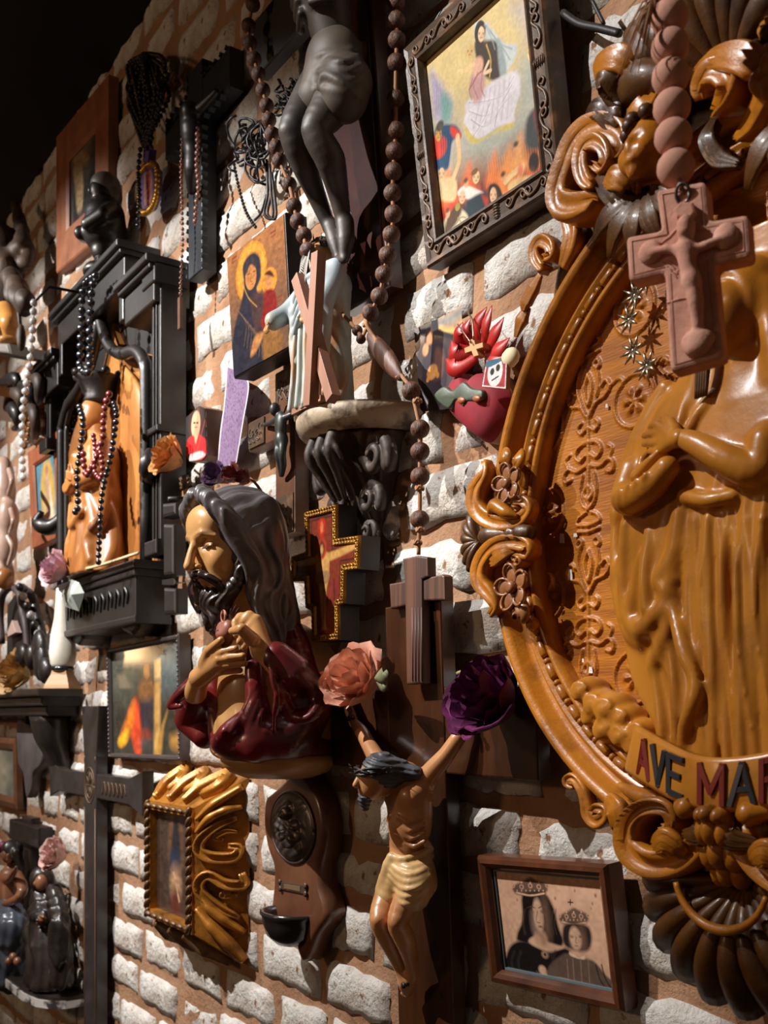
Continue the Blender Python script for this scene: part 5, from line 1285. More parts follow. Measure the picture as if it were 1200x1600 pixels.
# ---- lower crucifix with painted corpus
def mk_low_crucifix():
    org, lean, W, H, roll = hang((622, 1600), (601, 949), (706, 1600), .035)
    t = T('crucifix', 'tall varnished brown wooden crucifix with painted flesh-coloured corpus beside the sepia print', 'crucifix', org, lean, 0, 0)
    q = lambda a, b, w=0.0: t.px(a, b, w)
    x0, x1 = 0, W; top = q(601, 949)[1]
    mb = MB(); mb.prism([(x0, -.16), (x1, -.16), (x1, top), (x0, top)], -.026, 0, .003); mb.build('upright', M_CROSSW, t, smooth=False)
    l0, l1 = q(514, 1081), q(516, 1196); r1 = q(838, 1206)
    for nm, a, b in (('crossbeam', l0[0], x0), ('crossbeam', x1, r1[0])):
        mb = MB(); mb.prism([(a, l1[1]), (b, l1[1]), (b, l0[1]), (a, l0[1])], -.026, -.0015, .003); mb.build(nm, M_DARKMAH if 0 else M_CROSSW, t, smooth=False)
    p = q
    s = Sdf(h=.0022)
    # torso: ribcage, belly, hips
    ch = p(640, 1262, .052)
    s.ell(ch, (.043, .056, .029), .006); s.ell(ch + (-.017, .020, .016), (.020, .017, .013), .008); s.ell(ch + (.018, .019, .016), (.021, .017, .013), .008)
    s.chain([ch + (0, -.03, 0), p(634, 1318, .048), p(640, 1352, .045)], [.030, .025, .032], .012)
    for k in range(4):
        for sg in (-1, 1): s.chain([ch + np.array((sg * .010, -.010 - .013 * k, .028 - .003 * k)), ch + np.array((sg * .026, -.018 - .012 * k, .022 - .003 * k)), ch + np.array((sg * .040, -.010 - .012 * k, .004))], .0036, .003)
    s.ell(ch + (0, -.050, .032), (.016, .014, .010), .006, 's')
    # shoulders, arms
    sR = p(662, 1222, .042); sL = p(600, 1212, .044)
    s.chain([ch + (.02, .02, 0), sR], [.022, .018], .010); s.chain([ch + (-.02, .02, 0), sL], [.022, .018], .010)
    limb(s, [sR, p(680, 1200, .036), p(697, 1180, .030), p(714, 1156, .022), p(728, 1136, .014)], [.0175, .0150, .0125, .0115, .007], .006)
    limb(s, [sL, p(590, 1188, .036), p(577, 1165, .028), p(564, 1142, .018), p(553, 1128, .012)], [.0175, .015, .0125, .011, .007], .006)
    # neck
    s.chain([ch + (0, .05, .005), p(612, 1218, .075)], [.020, .017], .014)
    # legs
    limb(s, [p(622, 1368, .045), p(606, 1402, .066), p(594, 1436, .088), p(604, 1462, .074), p(620, 1498, .048), p(630, 1524, .034)], [.024, .0215, .0160, .0165, .012, .0085], .005)
    limb(s, [p(654, 1368, .042), p(638, 1402, .062), p(622, 1440, .080), p(632, 1466, .066), p(642, 1500, .042), p(644, 1526, .030)], [.024, .0215, .0160, .0165, .012, .0085], .005)
    s.ball(p(592, 1437, .096), .009, .01); s.ball(p(619, 1441, .088), .009, .01)
    # feet, one over the other
    limb(s, [p(632, 1522, .034), p(632, 1536, .034), p(634, 1550, .030)], [.011, .0105, .006], .006); limb(s, [p(644, 1524, .030), p(640, 1538, .028), p(638, 1552, .022)], [.011, .0105, .006], .006)
    for k in range(4): s.ball(p(629 + 2.6 * k, 1552 + 1.0 * k, .031 - .002 * k), .0036, .002)
    # hands with fingers
    for hp, dr in ((p(730, 1133, .012), 1), (p(551, 1126, .010), -1)):
        s.ell(hp + (0, .006, 0), (.010, .013, .006), .006)
        for k in range(4): s.chain([hp + np.array((dr * (-.006 + .004 * k), .016, .002)), hp + np.array((dr * (-.006 + .0055 * k), .027 - .001 * abs(k - 1.5), .007)), hp + np.array((dr * (-.004 + .005 * k), .030 - .001 * abs(k - 1.5), .013))], [.0029, .0027, .0022], .0012)
        s.chain([hp + np.array((-dr * .008, .004, .003)), hp + np.array((-dr * .014, .013, .008))], [.0034, .0026], .002)
    # head, face turned down to the left
    hc = p(588, 1216, .098)
    s.ell(hc, (.024, .030, .027), .006); s.ell(hc + (-.006, -.016, .010), (.016, .016, .016), .008); s.chain([hc + (-.008, .004, .025), hc + (-.009, -.008, .031)], [.004, .005], .004)
    body = s.build('corpus', M_SKIN, t)
    # crown of thorns, hair, beard
    h = Sdf(h=.0021)
    h.ell(hc + (.004, .012, -.006), (.028, .027, .029), .004); h.chain([hc + (.012, .012, -.008), p(610, 1210, .085), p(628, 1206, .070), p(648, 1208, .060)], [.020, .020, .018, .012], .012)
    h.chain([hc + (-.008, -.026, .016), hc + (-.012, -.044, .014)], [.012, .006], .006)
    h.ell(hc + (-.010, -.006, .030), (.020, .022, .014), .004, 's')
    h.disp(lambda x, y, z: .0012 * np.sin(y * 900 + x * 260) * np.ones_like(z)); h.build('hair', M_HAIRG, body)
    th = MB(); r = random.Random(2)
    for k in range(3): th.tube([hc + np.array((math.cos(a) * (.031 + .002 * math.sin(3 * a + k)), .012 + .005 * math.sin(2 * a + 2 * k), math.sin(a) * (.032 + .002 * math.cos(4 * a + k)))) for a in np.linspace(0, 6.283, 30)], .0024, 5)
    for k in range(20):
        a = r.uniform(0, 6.28); b = hc + np.array((math.cos(a) * .032, .012 + r.uniform(-.004, .004), math.sin(a) * .033)); th.tube([b, b + np.array((math.cos(a) * .008, r.uniform(-.006, .008), math.sin(a) * .008))], [.0014, .0002], 4)
    th.build('crown_of_thorns', M_BLACKW, body)
    # loincloth with swagged folds and a hanging knot
    c = Sdf(h=.0021)
    hp = p(641, 1362, .046)
    c.ell(hp, (.043, .036, .036), .008); c.chain([p(620, 1380, .056), p(613, 1396, .062)], [.030, .025], .010); c.chain([p(652, 1380, .054), p(646, 1398, .060)], [.030, .025], .010)
    a0, a1 = p(676, 1330, .050), p(614, 1348, .066)
    for k in range(6):
        c.chain(list(smooth_path([c.hit(t, a_, b_, .001) for a_, b_ in ((675 - k, 1336 + 11 * k), (662 - 2 * k, 1350 + 11.5 * k), (642 - 2 * k, 1356 + 11 * k), (624 - k, 1350 + 10 * k), (613 - k, 1342 + 9 * k))], 14)), list(taper(14, .0026, .0048, .0026)), .004)
    c.chain(list(smooth_path([c.hit(t, a_, b_, .003) for a_, b_ in ((675, 1326), (650, 1338), (632, 1342), (616, 1338))], 8)), .0055, .004)
    c.chain(list(smooth_path([p(612, 1340, .075), p(603, 1365, .078), p(597, 1385, .076), p(594, 1398, .074)], 8)), [.008, .010, .009, .008, .008, .009, .008, .006], .006)
    c.build('loincloth', M_CLOTH, body)
    nl = MB()
    for hp2 in (p(728, 1128, .020), p(553, 1122, .018), p(638, 1538, .046)): nl.tube([hp2, hp2 + (0, 0, .008)], .003, 7, up=(0, 1, 0)); nl.tube([hp2 + (0, 0, .008), hp2 + (0, 0, .0105)], .005, 7, up=(0, 1, 0))
    nl.build('nails', M_BLACKW, t)
mk_low_crucifix()

# ---- upper crucifix with dark bronze corpus
def mk_top_crucifix():
    org, lean, W, H, roll = hang((533, 492), (499, 0), (604, 492), .05)
    t = T('crucifix', 'large dark mahogany crucifix with bronze-dark corpus at top between the wooden beads', 'crucifix', org, lean, 0, 0)
    q = lambda a, b, w=0.0: t.px(300 + a / 2.9625, b / 2.9625, w)
    mb = MB(); mb.prism([(0, 0), (W, 0), (W, H + .40), (0, H + .40)], -.028, 0, .004); up = mb.build('upright', M_DARKMAH, t, smooth=False)
    md = MB(); md.tube([(W - .010, 0, .001), (W - .010, H + .4, .001)], .0016, 6); md.tube([(.010, 0, .001), (.010, H + .4, .001)], .0016, 6); md.build('edge_bead', M_DARKMAH, up)
    by = q(480, 150)[1]
    for a, b in ((-.24, 0), (W, W + .24)):
        mb = MB(); mb.prism([(a, by), (b, by), (b, by + .10), (a, by + .10)], -.028, -.001, .004); mb.build('crossbeam', M_BLACKW, t, smooth=False)
    p = q
    hipc = p(660, 330, .07)
    s = Sdf(h=.0030)
    chest = hipc + np.array((.004, .155, .012))
    s.ell(chest, (.056, .078, .038), .01); s.chain([chest + (0, -.04, 0), hipc + (.002, .045, .0), hipc], [.040, .032, .040], .015)
    for k in range(4):
        for sg in (-1, 1): s.chain([chest + np.array((sg * .016, -.02 - .018 * k, .048 - .004 * k)), chest + np.array((sg * .045, -.03 - .016 * k, .034 - .004 * k)), chest + np.array((sg * .062, -.02 - .016 * k, .008))], .006, .01)
    sh = chest + np.array((0, .07, -.01))
    limb(s, [sh + (-.06, -.01, 0), sh + (-.11, .05, -.01), sh + (-.155, .11, -.03)], [.032, .026, .02], .02); limb(s, [sh + (.06, -.01, 0), sh + (.11, .05, -.01), sh + (.155, .11, -.03)], [.032, .026, .02], .02)
    # thighs and shins
    KL, KR = p(468, 612, .13), p(575, 605, .115)
    limb(s, [p(600, 380, .07), p(530, 490, .10), KL, p(520, 760, .105), p(575, 900, .07), p(640, 1060, .045)], [.034, .029, .0215, .0215, .016, .011], .005)
    limb(s, [p(700, 380, .065), p(640, 500, .09), KR, p(640, 740, .09), p(675, 880, .062), p(705, 1040, .045)], [.036, .031, .0225, .024, .018, .012], .005)
    s.ball(KL + (0, 0, .010), .013, .008); s.ball(KR + (0, 0, .010), .013, .008)
    limb(s, [p(645, 1050, .046), p(665, 1120, .05), p(680, 1190, .052)], [.014, .014, .008], .005); limb(s, [p(708, 1030, .046), p(712, 1110, .052), p(705, 1190, .056)], [.015, .0145, .009], .005)
    for k in range(4): s.ball(p(672 + 12 * k, 1205 - 2 * k, .058), .0062, .004)
    s.cut(lambda x, y, z: -z - .002 + 0 * x + 0 * y)
    b = s.build('corpus', M_DBRZ, t)
    c = Sdf(h=.0028)
    c.ell(hipc + (0, .01, 0), (.052, .056, .044), .01); c.chain([p(620, 400, .08), p(590, 450, .09)], [.040, .035], .012); c.chain([p(712, 390, .075), p(705, 450, .08)], [.042, .037], .012)
    for k in range(5):
        c.chain(list(smooth_path([c.hit(t, 300 + a_ / 2.9625, b_ / 2.9625, -.001) for a_, b_ in ((780, 200 + 50 * k), (730, 235 + 46 * k), (670, 245 + 44 * k), (610, 250 + 40 * k), (570, 265 + 36 * k))], 14)), list(taper(14, .003, .0062, .003)), .005)
    c.chain(list(smooth_path([c.hit(t, 300 + a_ / 2.9625, b_ / 2.9625, .002) for a_, b_ in ((600, 395), (620, 350), (690, 380), (770, 450))], 12)), .006, .005)
    c.chain(list(smooth_path([p(575, 330, .105), p(545, 400, .112), p(525, 440, .112), p(510, 470, .108)], 8)), .008, .006)
    c.build('loincloth', mat('bronze_brown_cloth', (74, 62, 50), .6, var=((48, 41, 36), 18, .4, .7)), b)
mk_top_crucifix()

# ---- giant wooden rosary looped over the upper crucifix
def mk_wood_rosary():
    t = T('wooden_rosary', 'giant wooden bead rosary with layered wooden cross, looped over the upper crucifix', 'rosary', UVW(655, 1070, .075))
    W0 = t.o[2]
    q = lambda a, b, w: t.px(300 + a / 2.9625, b / 2.9625, w - W0)
    k2 = lambda a, b, w: t.px(420 + a / 3.077, 360 + b / 3.077, w - W0)
    R = [(945, 10), (945, 95), (948, 185), (945, 290), (942, 460), (943, 605), (937, 700), (932, 793), (928, 893), (932, 990), (923, 1085), (905, 1180), (888, 1270), (867, 1370), (826, 1447)]
    L = [(300, -60), (282, 20), (262, 120), (268, 200), (288, 275), (308, 345), (328, 418), (345, 490), (356, 555), (370, 622), (390, 682), (405, 745), (450, 855), (472, 955), (490, 1025), (518, 1090), (535, 1160)]
    rp = [q(a, b, .085) for a, b in R]; lp = [q(a, b, .13 if b < 900 else .15) for a, b in L]
    put_beads(t, 'wood', M_BEADW, rp, .0142, 9); put_beads(t, 'wood', M_BEADW, lp, .0138, 9)
    small = [q(765, 1530, .10), q(782, 1570, .10)]; put_beads(t, 'wood', M_BEADW, small, [.009, .008], 9)
    low = [k2(685, 772, .085), k2(727, 955, .08), k2(727, 1063, .08), k2(727, 1183, .08), k2(725, 1390, .08)]; put_beads(t, 'wood', M_BEADW, low, .0150, 9)
    top = [rp[0] + (0, .12, 0), lp[0] + (0, .2, 0)]
    cd = MB(); cd.tube(smooth_path([top[0]] + rp, 80), .0032, 6); cd.tube(smooth_path([top[1]] + lp + [q(640, 1380, .10), small[0], small[1], k2(470, 470, .09)], 110), .0032, 6)
    cd.tube(smooth_path([k2(465, 430, .09), k2(490, 490, .095), k2(640, 700, .088), low[0], low[1], low[2], low[3], low[4], k2(720, 1560, .078)], 60), .0032, 6)
    for a, b in ((470, 455), (630, 700), (715, 820), (725, 1240), (728, 1440), (715, 1500)):
        c = k2(a, b, .086); cd.tube([c + np.array((math.cos(x) * .0055, .003 * math.sin(3 * x), math.sin(x) * .0055)) for x in np.linspace(0, 12.6, 30)], .0022, 5)
    cd.build('cord', M_CORD, t)
    sp = MB(); n = 20; a, b = k2(478, 500, .09), k2(640, 715, .088)
    sp.tube([a + (b - a) * x for x in np.linspace(0, 1, n)], [.004 + .013 * math.sin(math.pi * x) ** .8 for x in np.linspace(0, 1, n)], 10, flat=.6); so = sp.build('carved_spool', M_GRAINW, t)
    # layered cross leaning on the varnished crucifix
    z = lambda a, b, w=.0: t.px(500 + a / 3.333, 850 + b / 3.333, w)
    for nm, o_, w0, w1 in (('cross_upright', [(445, 78), (520, 62), (575, 70), (577, 170), (545, 185), (548, 725), (466, 732), (456, 195)], -.010, .006), ('cross_arm', [(365, 208), (456, 192), (530, 190), (580, 172), (640, 158), (652, 168), (655, 292), (526, 296), (460, 318), (372, 338)], -.014, .002)):
        mb = MB(); mb.prism([z(*p_)[:2] for p_ in o_], w0, w1, .0025); part = mb.build(nm, M_GRAINW, t, smooth=False)
        if nm == 'cross_upright':
            g = MB()
            for x in (482, 498, 514, 530):
                a, b = z(x, 330, w1), z(x + 2, 715, w1); g.tube([a, b], .0014, 6)
            g.build('raised_rib', M_GRAINW, part)
mk_wood_rosary()

# ---- gilt icon cross with painted corpus
def mk_gold_cross():
    t = T('icon_cross', 'gilt-bordered red painted icon cross with stepped outline right of the bust', 'cross', UVW(510, 1004, .085))
    G = mat('bright_embossed_gold', (186, 136, 50), .32, metal=.55, var=((120, 80, 26), 40, .4, .7), bump=(170, .6, .002))
    o = [t.px(*p)[:2] for p in ((477, 800), (527, 787), (527, 841), (563, 836), (561, 889), (540, 892), (539, 943), (530, 946), (531, 1000), (489, 1003), (488, 956), (479, 951), (477, 910), (456, 910), (457, 869), (479, 861))]
    o = np.array(o)[::-1]                       # counter-clockwise
    if np.sum(o[:, 0] * np.roll(o[:, 1], -1) - np.roll(o[:, 0], -1) * o[:, 1]) < 0: o = o[::-1]
    mb = MB(); mb.prism(o, -.040, -.002); mb.build('block', M_BLACKW, t, smooth=False)
    i1, i2 = inset(o, .0125), inset(o, .0015); n = len(o)
    v = np.concatenate([np.column_stack([o, np.full(n, -.002)]), np.column_stack([i2, np.full(n, .003)]), np.column_stack([inset(o, .006), np.full(n, .0015)]), np.column_stack([inset(o, .0105), np.full(n, .003)]), np.column_stack([i1, np.full(n, -.0015)])])
    f = [(k * n + a, k * n + (a + 1) % n, k * n + n + (a + 1) % n, k * n + n + a) for k in range(4) for a in range(n)]
    bd = mesh_obj('gold_border', v, f, G, t, smooth=False)
    sc = MB(); mid = inset(o, .006)
    for a in range(n):
        p0, p1 = mid[a], mid[(a + 1) % n]; L = np.linalg.norm(p1 - p0); m_ = max(int(L / .0085), 1)
        for k in range(m_):
            c = p0 + (p1 - p0) * (k + .5) / m_; sc.tube([(c[0] + math.cos(x) * .0036, c[1] + math.sin(x) * .0036, .0026) for x in np.linspace(0, 5.0, 9)], .0015, 5)
    sc.build('scrollwork', G, bd, kind='stuff')
    P = Paint((o[:, 0].min(), o[:, 1].min(), o[:, 0].max(), o[:, 1].max()), 130, 200, (112, 44, 30)); z = lambda *q: [t.px(*a)[:2] for a in q]
    P.poly(inset(o, .017), (58, 34, 26), curve=False); P.poly(inset(o, .020), (122, 50, 34), curve=False)
    P.ell(t.px(502, 822)[:2], (.012, .018), (186, 44, 30), 2); P.ell(t.px(502, 824)[:2], (.005, .009), (206, 120, 70), 2); P.poly(z((494, 806), (512, 801), (511, 808), (494, 812)), (70, 44, 32), 2, curve=False)
    for a in (484, 518): P.poly(z((a, 905), (a + 9, 903), (a + 9, 940), (a, 942)), (130, 40, 36), 2, curve=False); P.poly(z((a + 2, 908), (a + 4, 907), (a + 5, 938), (a + 3, 938)), (60, 40, 40), 2)
    P.poly(z((463, 876), (500, 868), (555, 848), (556, 856), (520, 874), (500, 880), (465, 884)), (198, 150, 84), 2); P.poly(z((493, 868), (512, 864), (513, 900), (509, 925), (508, 975), (512, 984), (500, 986), (502, 975), (498, 920), (494, 900)), (198, 148, 84), 2)
    P.ell(t.px(502, 857)[:2], (.016, .019), (170, 60, 36), 2); P.ell(t.px(502, 857)[:2], (.009, .013), (84, 46, 30), 2); P.ell(t.px(502, 859)[:2], (.005, .008), (190, 138, 84), 2); P.poly(z((493, 896), (513, 892), (511, 910), (496, 912)), (150, 112, 74), 2)
    P.poly(z((494, 985), (524, 982), (524, 992), (494, 996)), (150, 60, 40), 2, curve=False); P.line(z((505, 915), (504, 975)), .0007, (96, 56, 34)); P.noise(.2, (40, 60))
    P.sheet('painted_panel', M_ICON, t, w=-.0010, clip=inset(o, .012))
mk_gold_cross()

# ---- carved half-round bracket
def mk_bracket():
    c = np.array((-1.474, .29, 0.0))
    t = T('wall_bracket', 'carved brown half-round wall bracket with chipped cream rim under the robed saint', 'bracket', c)
    R, Rw = .132, .145; top = .222
    an = np.linspace(0, math.pi, 40)
    def half(k, h): return [(R * k * math.cos(a), Rw * k * math.sin(a), h) for a in an]
    pr = [(.80, top - .040), (.90, top - .036), (.97, top - .026), (1.0, top - .016), (1.0, top - .006), (.97, top)]
    v = []
    for k, h in pr: v += [(a, h, b) for a, b, _ in half(k, h)]
    n = len(an); f = [(i * n + j, i * n + n + j, i * n + n + j + 1, i * n + j + 1) for i in range(len(pr) - 1) for j in range(n - 1)]
    f = [q[::-1] for q in f]
    f.append(tuple(range((len(pr) - 1) * n, len(pr) * n))[::-1]); f.append(tuple(range(n)))
    f = [tuple(q) for q in f]
    mesh_obj('shelf', v, f, M_SHELFT, t)
    s = Sdf((-.13, -.03, 0), (.13, top - .02, .15), .0032)
    def cone(x, y, z):
        k = np.clip((y + .0) / (top - .04), 0, 1); r = .016 + .085 * k ** 1.3
        return (np.sqrt((x / 1.0) ** 2 + (z / 1.05) ** 2) - r) + np.maximum(-.005 - y, 0) + np.maximum(y - top + .036, 0) * 3
    s.put(cone, mg=0); s.ball((0, -.005, .012), .020, .01)
    def flutes(x, y, z):
        th = np.arctan2(z, x); k = np.clip((y - .01) / .05, 0, 1)
        return k * (.0055 * np.abs(np.sin(th * 7 + .5 * np.sin(y * 40))) - .003) + .003 * np.sin(y * 75)
    s.disp(flutes)
    for sg in (-1, 1):
        for (cx, cy, cz, r0, wd) in ((.078, .140, .052, .034, .013), (.052, .075, .046, .026, .010), (.030, .026, .034, .016, .007)):
            s.chain([(sg * (cx + math.cos(a) * r0 * (1 - a / 12)), cy + math.sin(a) * r0 * (1 - a / 12), cz + .014 * a / 9) for a in np.linspace(-.6, 9, 26)], list(np.linspace(wd, wd * .5, 26)), .004)
    for k in (-1, 0, 1):
        s.chain(list(smooth_path([(k * .030, .178, .108), (k * .032, .150, .118), (k * .026, .118, .100), (k * .016, .08, .078)], 12)), list(np.linspace(.012, .005, 12)), .008)
        for sg in (-1, 1): s.chain(list(smooth_path([(k * .030, .165, .112), (k * .030 + sg * .014, .152, .112), (k * .030 + sg * .018, .136, .104)], 8)), list(np.linspace(.007, .004, 8)), .004)
    s.build('corbel', M_STONE, t)
mk_bracket()

# ---- robed saint on the bracket
def mk_saint():
    t = T('saint_statue', 'small robed saint statue with curly dark hair and crown holding a palm frond', 'statue', UVW(512, 622, .100) * (1, 0, 1) + (0, .514, 0))
    t.e.scale = (1.16, 1.16, 1.16)
    W0 = t.o[2]
    k = lambda a, b, w: t.px(420 + a / 3.077, 360 + b / 3.077, w - W0)
    C1 = mat('faded_blue_gold_robe', (172, 178, 172), .5, var=((176, 130, 84), 26, .46, .6), bump=(60, .3, .002), stretch=(1, .35, 1)); C2 = mat('pale_blue_mantle', (160, 172, 176), .5, var=((196, 176, 146), 20, .45, .65), stretch=(1, .4, 1))
    H = k(300, 60, .09)[1]; x0 = lambda y: np.interp(y, [0, .06, .16, .22], [.008, .004, 0, -.004])
    s = Sdf((-.075, 0, -.06), (.075, .245, .08), .002)
    def body(x, y, z):
        a = np.interp(y, [0, .02, .08, .14, .17, .195, .205], [.046, .040, .036, .036, .038, .026, .012]); th = np.arctan2(z, x)
        fo = .0030 * np.cos(th * 9 + 5 * np.sin(y * 30)) * np.clip((.15 - y) / .05, 0, 1)
        return np.maximum((np.sqrt(x ** 2 + (z * 1.15) ** 2) - a + fo) * .9, np.maximum(y - .205, -y))
    s.put(body, mg=0)
    for a in range(5): s.chain(list(smooth_path([(-.03 + .014 * a, .14, .034), (-.034 + .016 * a, .09, .036), (-.036 + .018 * a, .05, .037), (-.04 + .02 * a, .006, .040)], 10)), .0045, .005)
    s.build('robe', C1, t)
    m = Sdf(h=.002)
    m.ell((0, .178, 0), (.043, .028, .032), .01)
    m.chain(list(smooth_path([(.040, .19, .012), (.046, .15, .03), (.034, .125, .048)], 10)), [.015, .0155, .016, .016, .0155, .015, .014, .013, .012, .011], .01); m.chain(list(smooth_path([(-.036, .185, .015), (-.055, .155, .035), (-.062, .14, .055)], 10)), .0135, .01)
    for a in range(4): m.chain(list(smooth_path([(.034, .196 - .008 * a, .022), (.0, .178 - .014 * a, .042), (-.032, .165 - .016 * a, .036)], 10)), .005, .005)
    m.chain(list(smooth_path([(.044, .14, .03), (.046, .10, .034), (.040, .065, .034)], 8)), .011, .008); m.chain(list(smooth_path([(-.04, .15, .03), (-.042, .11, .03), (-.036, .075, .03)], 8)), .010, .008)
    m.build('mantle', C2, t)
    h = Sdf(h=.0015); hc = np.array((-.004, .226, .008))
    h.chain([(0, .19, 0), hc], [.010, .010], .006); h.ell(hc, (.015, .020, .017), .005); h.ell(hc + (0, -.010, .008), (.010, .010, .010), .006); h.ell(hc + (-.001, -.002, .018), (.0024, .006, .004), .002)
    h.ball(hc + (-.006, .003, .0175), .0032, .002, 's'); h.ball(hc + (.005, .003, .0175), .0032, .002, 's'); h.ell(hc + (0, -.0105, .0165), (.0045, .002, .003), .002)
    hd = h.build('head', M_SKINB, t)
    hr = MB(); r = random.Random(9)
    for _ in range(46):
        a = r.uniform(0, 6.28); b = r.uniform(0, 1.9); d = np.array((math.cos(a) * math.sin(b), math.cos(b), math.sin(a) * math.sin(b)))
        if d[2] > .45 and d[1] < .55: continue
        hr.ell(hc + d * (.019, .021, .020) + (0, .002, -.002), (.0052, .0052, .0052), 7, 5)
    hr.build('curly_hair', mat('dark_brown_curls', (46, 34, 28), .5), hd)
    cw = MB()
    for a in np.linspace(0, 6.283, 12): b = hc + np.array((math.cos(a) * .019, .014, math.sin(a) * .019)); cw.tube([b, b + np.array((math.cos(a) * .003, .010, math.sin(a) * .003))], [.0016, .0004], 5)
    cw.tube([hc + np.array((math.cos(a) * .0195, .014, math.sin(a) * .0195)) for a in np.linspace(0, 6.283, 20)], .0018, 5); cw.build('crown', M_BRZL, hd)
    def hand(c, d, sg):
        q = Sdf(h=.0013); q.ell(c, (.006, .007, .0045), .003)
        for j in range(4): q.chain([c + np.array((-.0045 + .003 * j, -.005, .001)), c + np.array((-.005 + .0034 * j, -.012 + .001 * abs(j - 1.5), .004)), c + np.array((-.0045 + .0034 * j, -.016 + .001 * abs(j - 1.5), .002))], [.0019, .0018, .0014], .0008)
        q.chain([c + np.array((sg * .005, .001, .002)), c + np.array((sg * .009, -.006, .006))], [.002, .0015], .001); q.build('hand', M_SKINB, t)
    hand(np.array((.034, .122, .058)), None, -1); hand(np.array((-.066, .137, .062)), None, 1)
    fe = MB(); st = smooth_path([(.030, .105, .062), (.034, .15, .062), (.030, .185, .055), (.022, .205, .046)], 24); fe.tube(st, .001, 5)
    for i in range(3, 24):
        for sg in (-1, 1): L = .012 * math.sin(math.pi * (i / 26)) + .003; fe.sweep([st[i], st[i] + np.array((sg * L * .6, L * .5, .001)), st[i] + np.array((sg * L * .8, L * 1.1, 0))], circ(5, 1, .4), [.0012, .0014, .0003])
    fe.build('palm_frond', mat('silvery_frond', (150, 146, 138), .5), t)
    ft = MB(); ft.prism([(-.04, -.035), (.05, -.035), (.05, .0), (-.04, .0)], 0, 1) if False else None
    b = MB(); b.box((-.036, -.002, -.04), (.046, .006, .040)); b.build('plinth', mat('pinkish_plinth', (150, 108, 84), .6), t, smooth=False)
mk_saint()

def mk_xcross():
    t = T('x_cross', 'saltire cross of two pinkish wooden beams leaning before the robed saint', 'cross', UVW(490, 632, .178))
    m = mat('pinkish_planed_wood', (146, 102, 80), .6, var=((120, 80, 60), 16, .4, .7), stretch=(1, .2, 1))
    for (a, b, w0, w1) in (((491, 393), (478, 634), .0, .016), ((459, 432), (514, 622), -.010, .006)):
        p, q = t.px(*a, w1)[:2], t.px(*b, w1)[:2]; d = (q - p) / np.linalg.norm(q - p); n = np.array((-d[1], d[0])) * .0098
        mb = MB(); mb.prism([p + n, p - n, q - n, q + n], w0, w1, .0008); mb.build('beam', m, t, smooth=False)
mk_xcross()
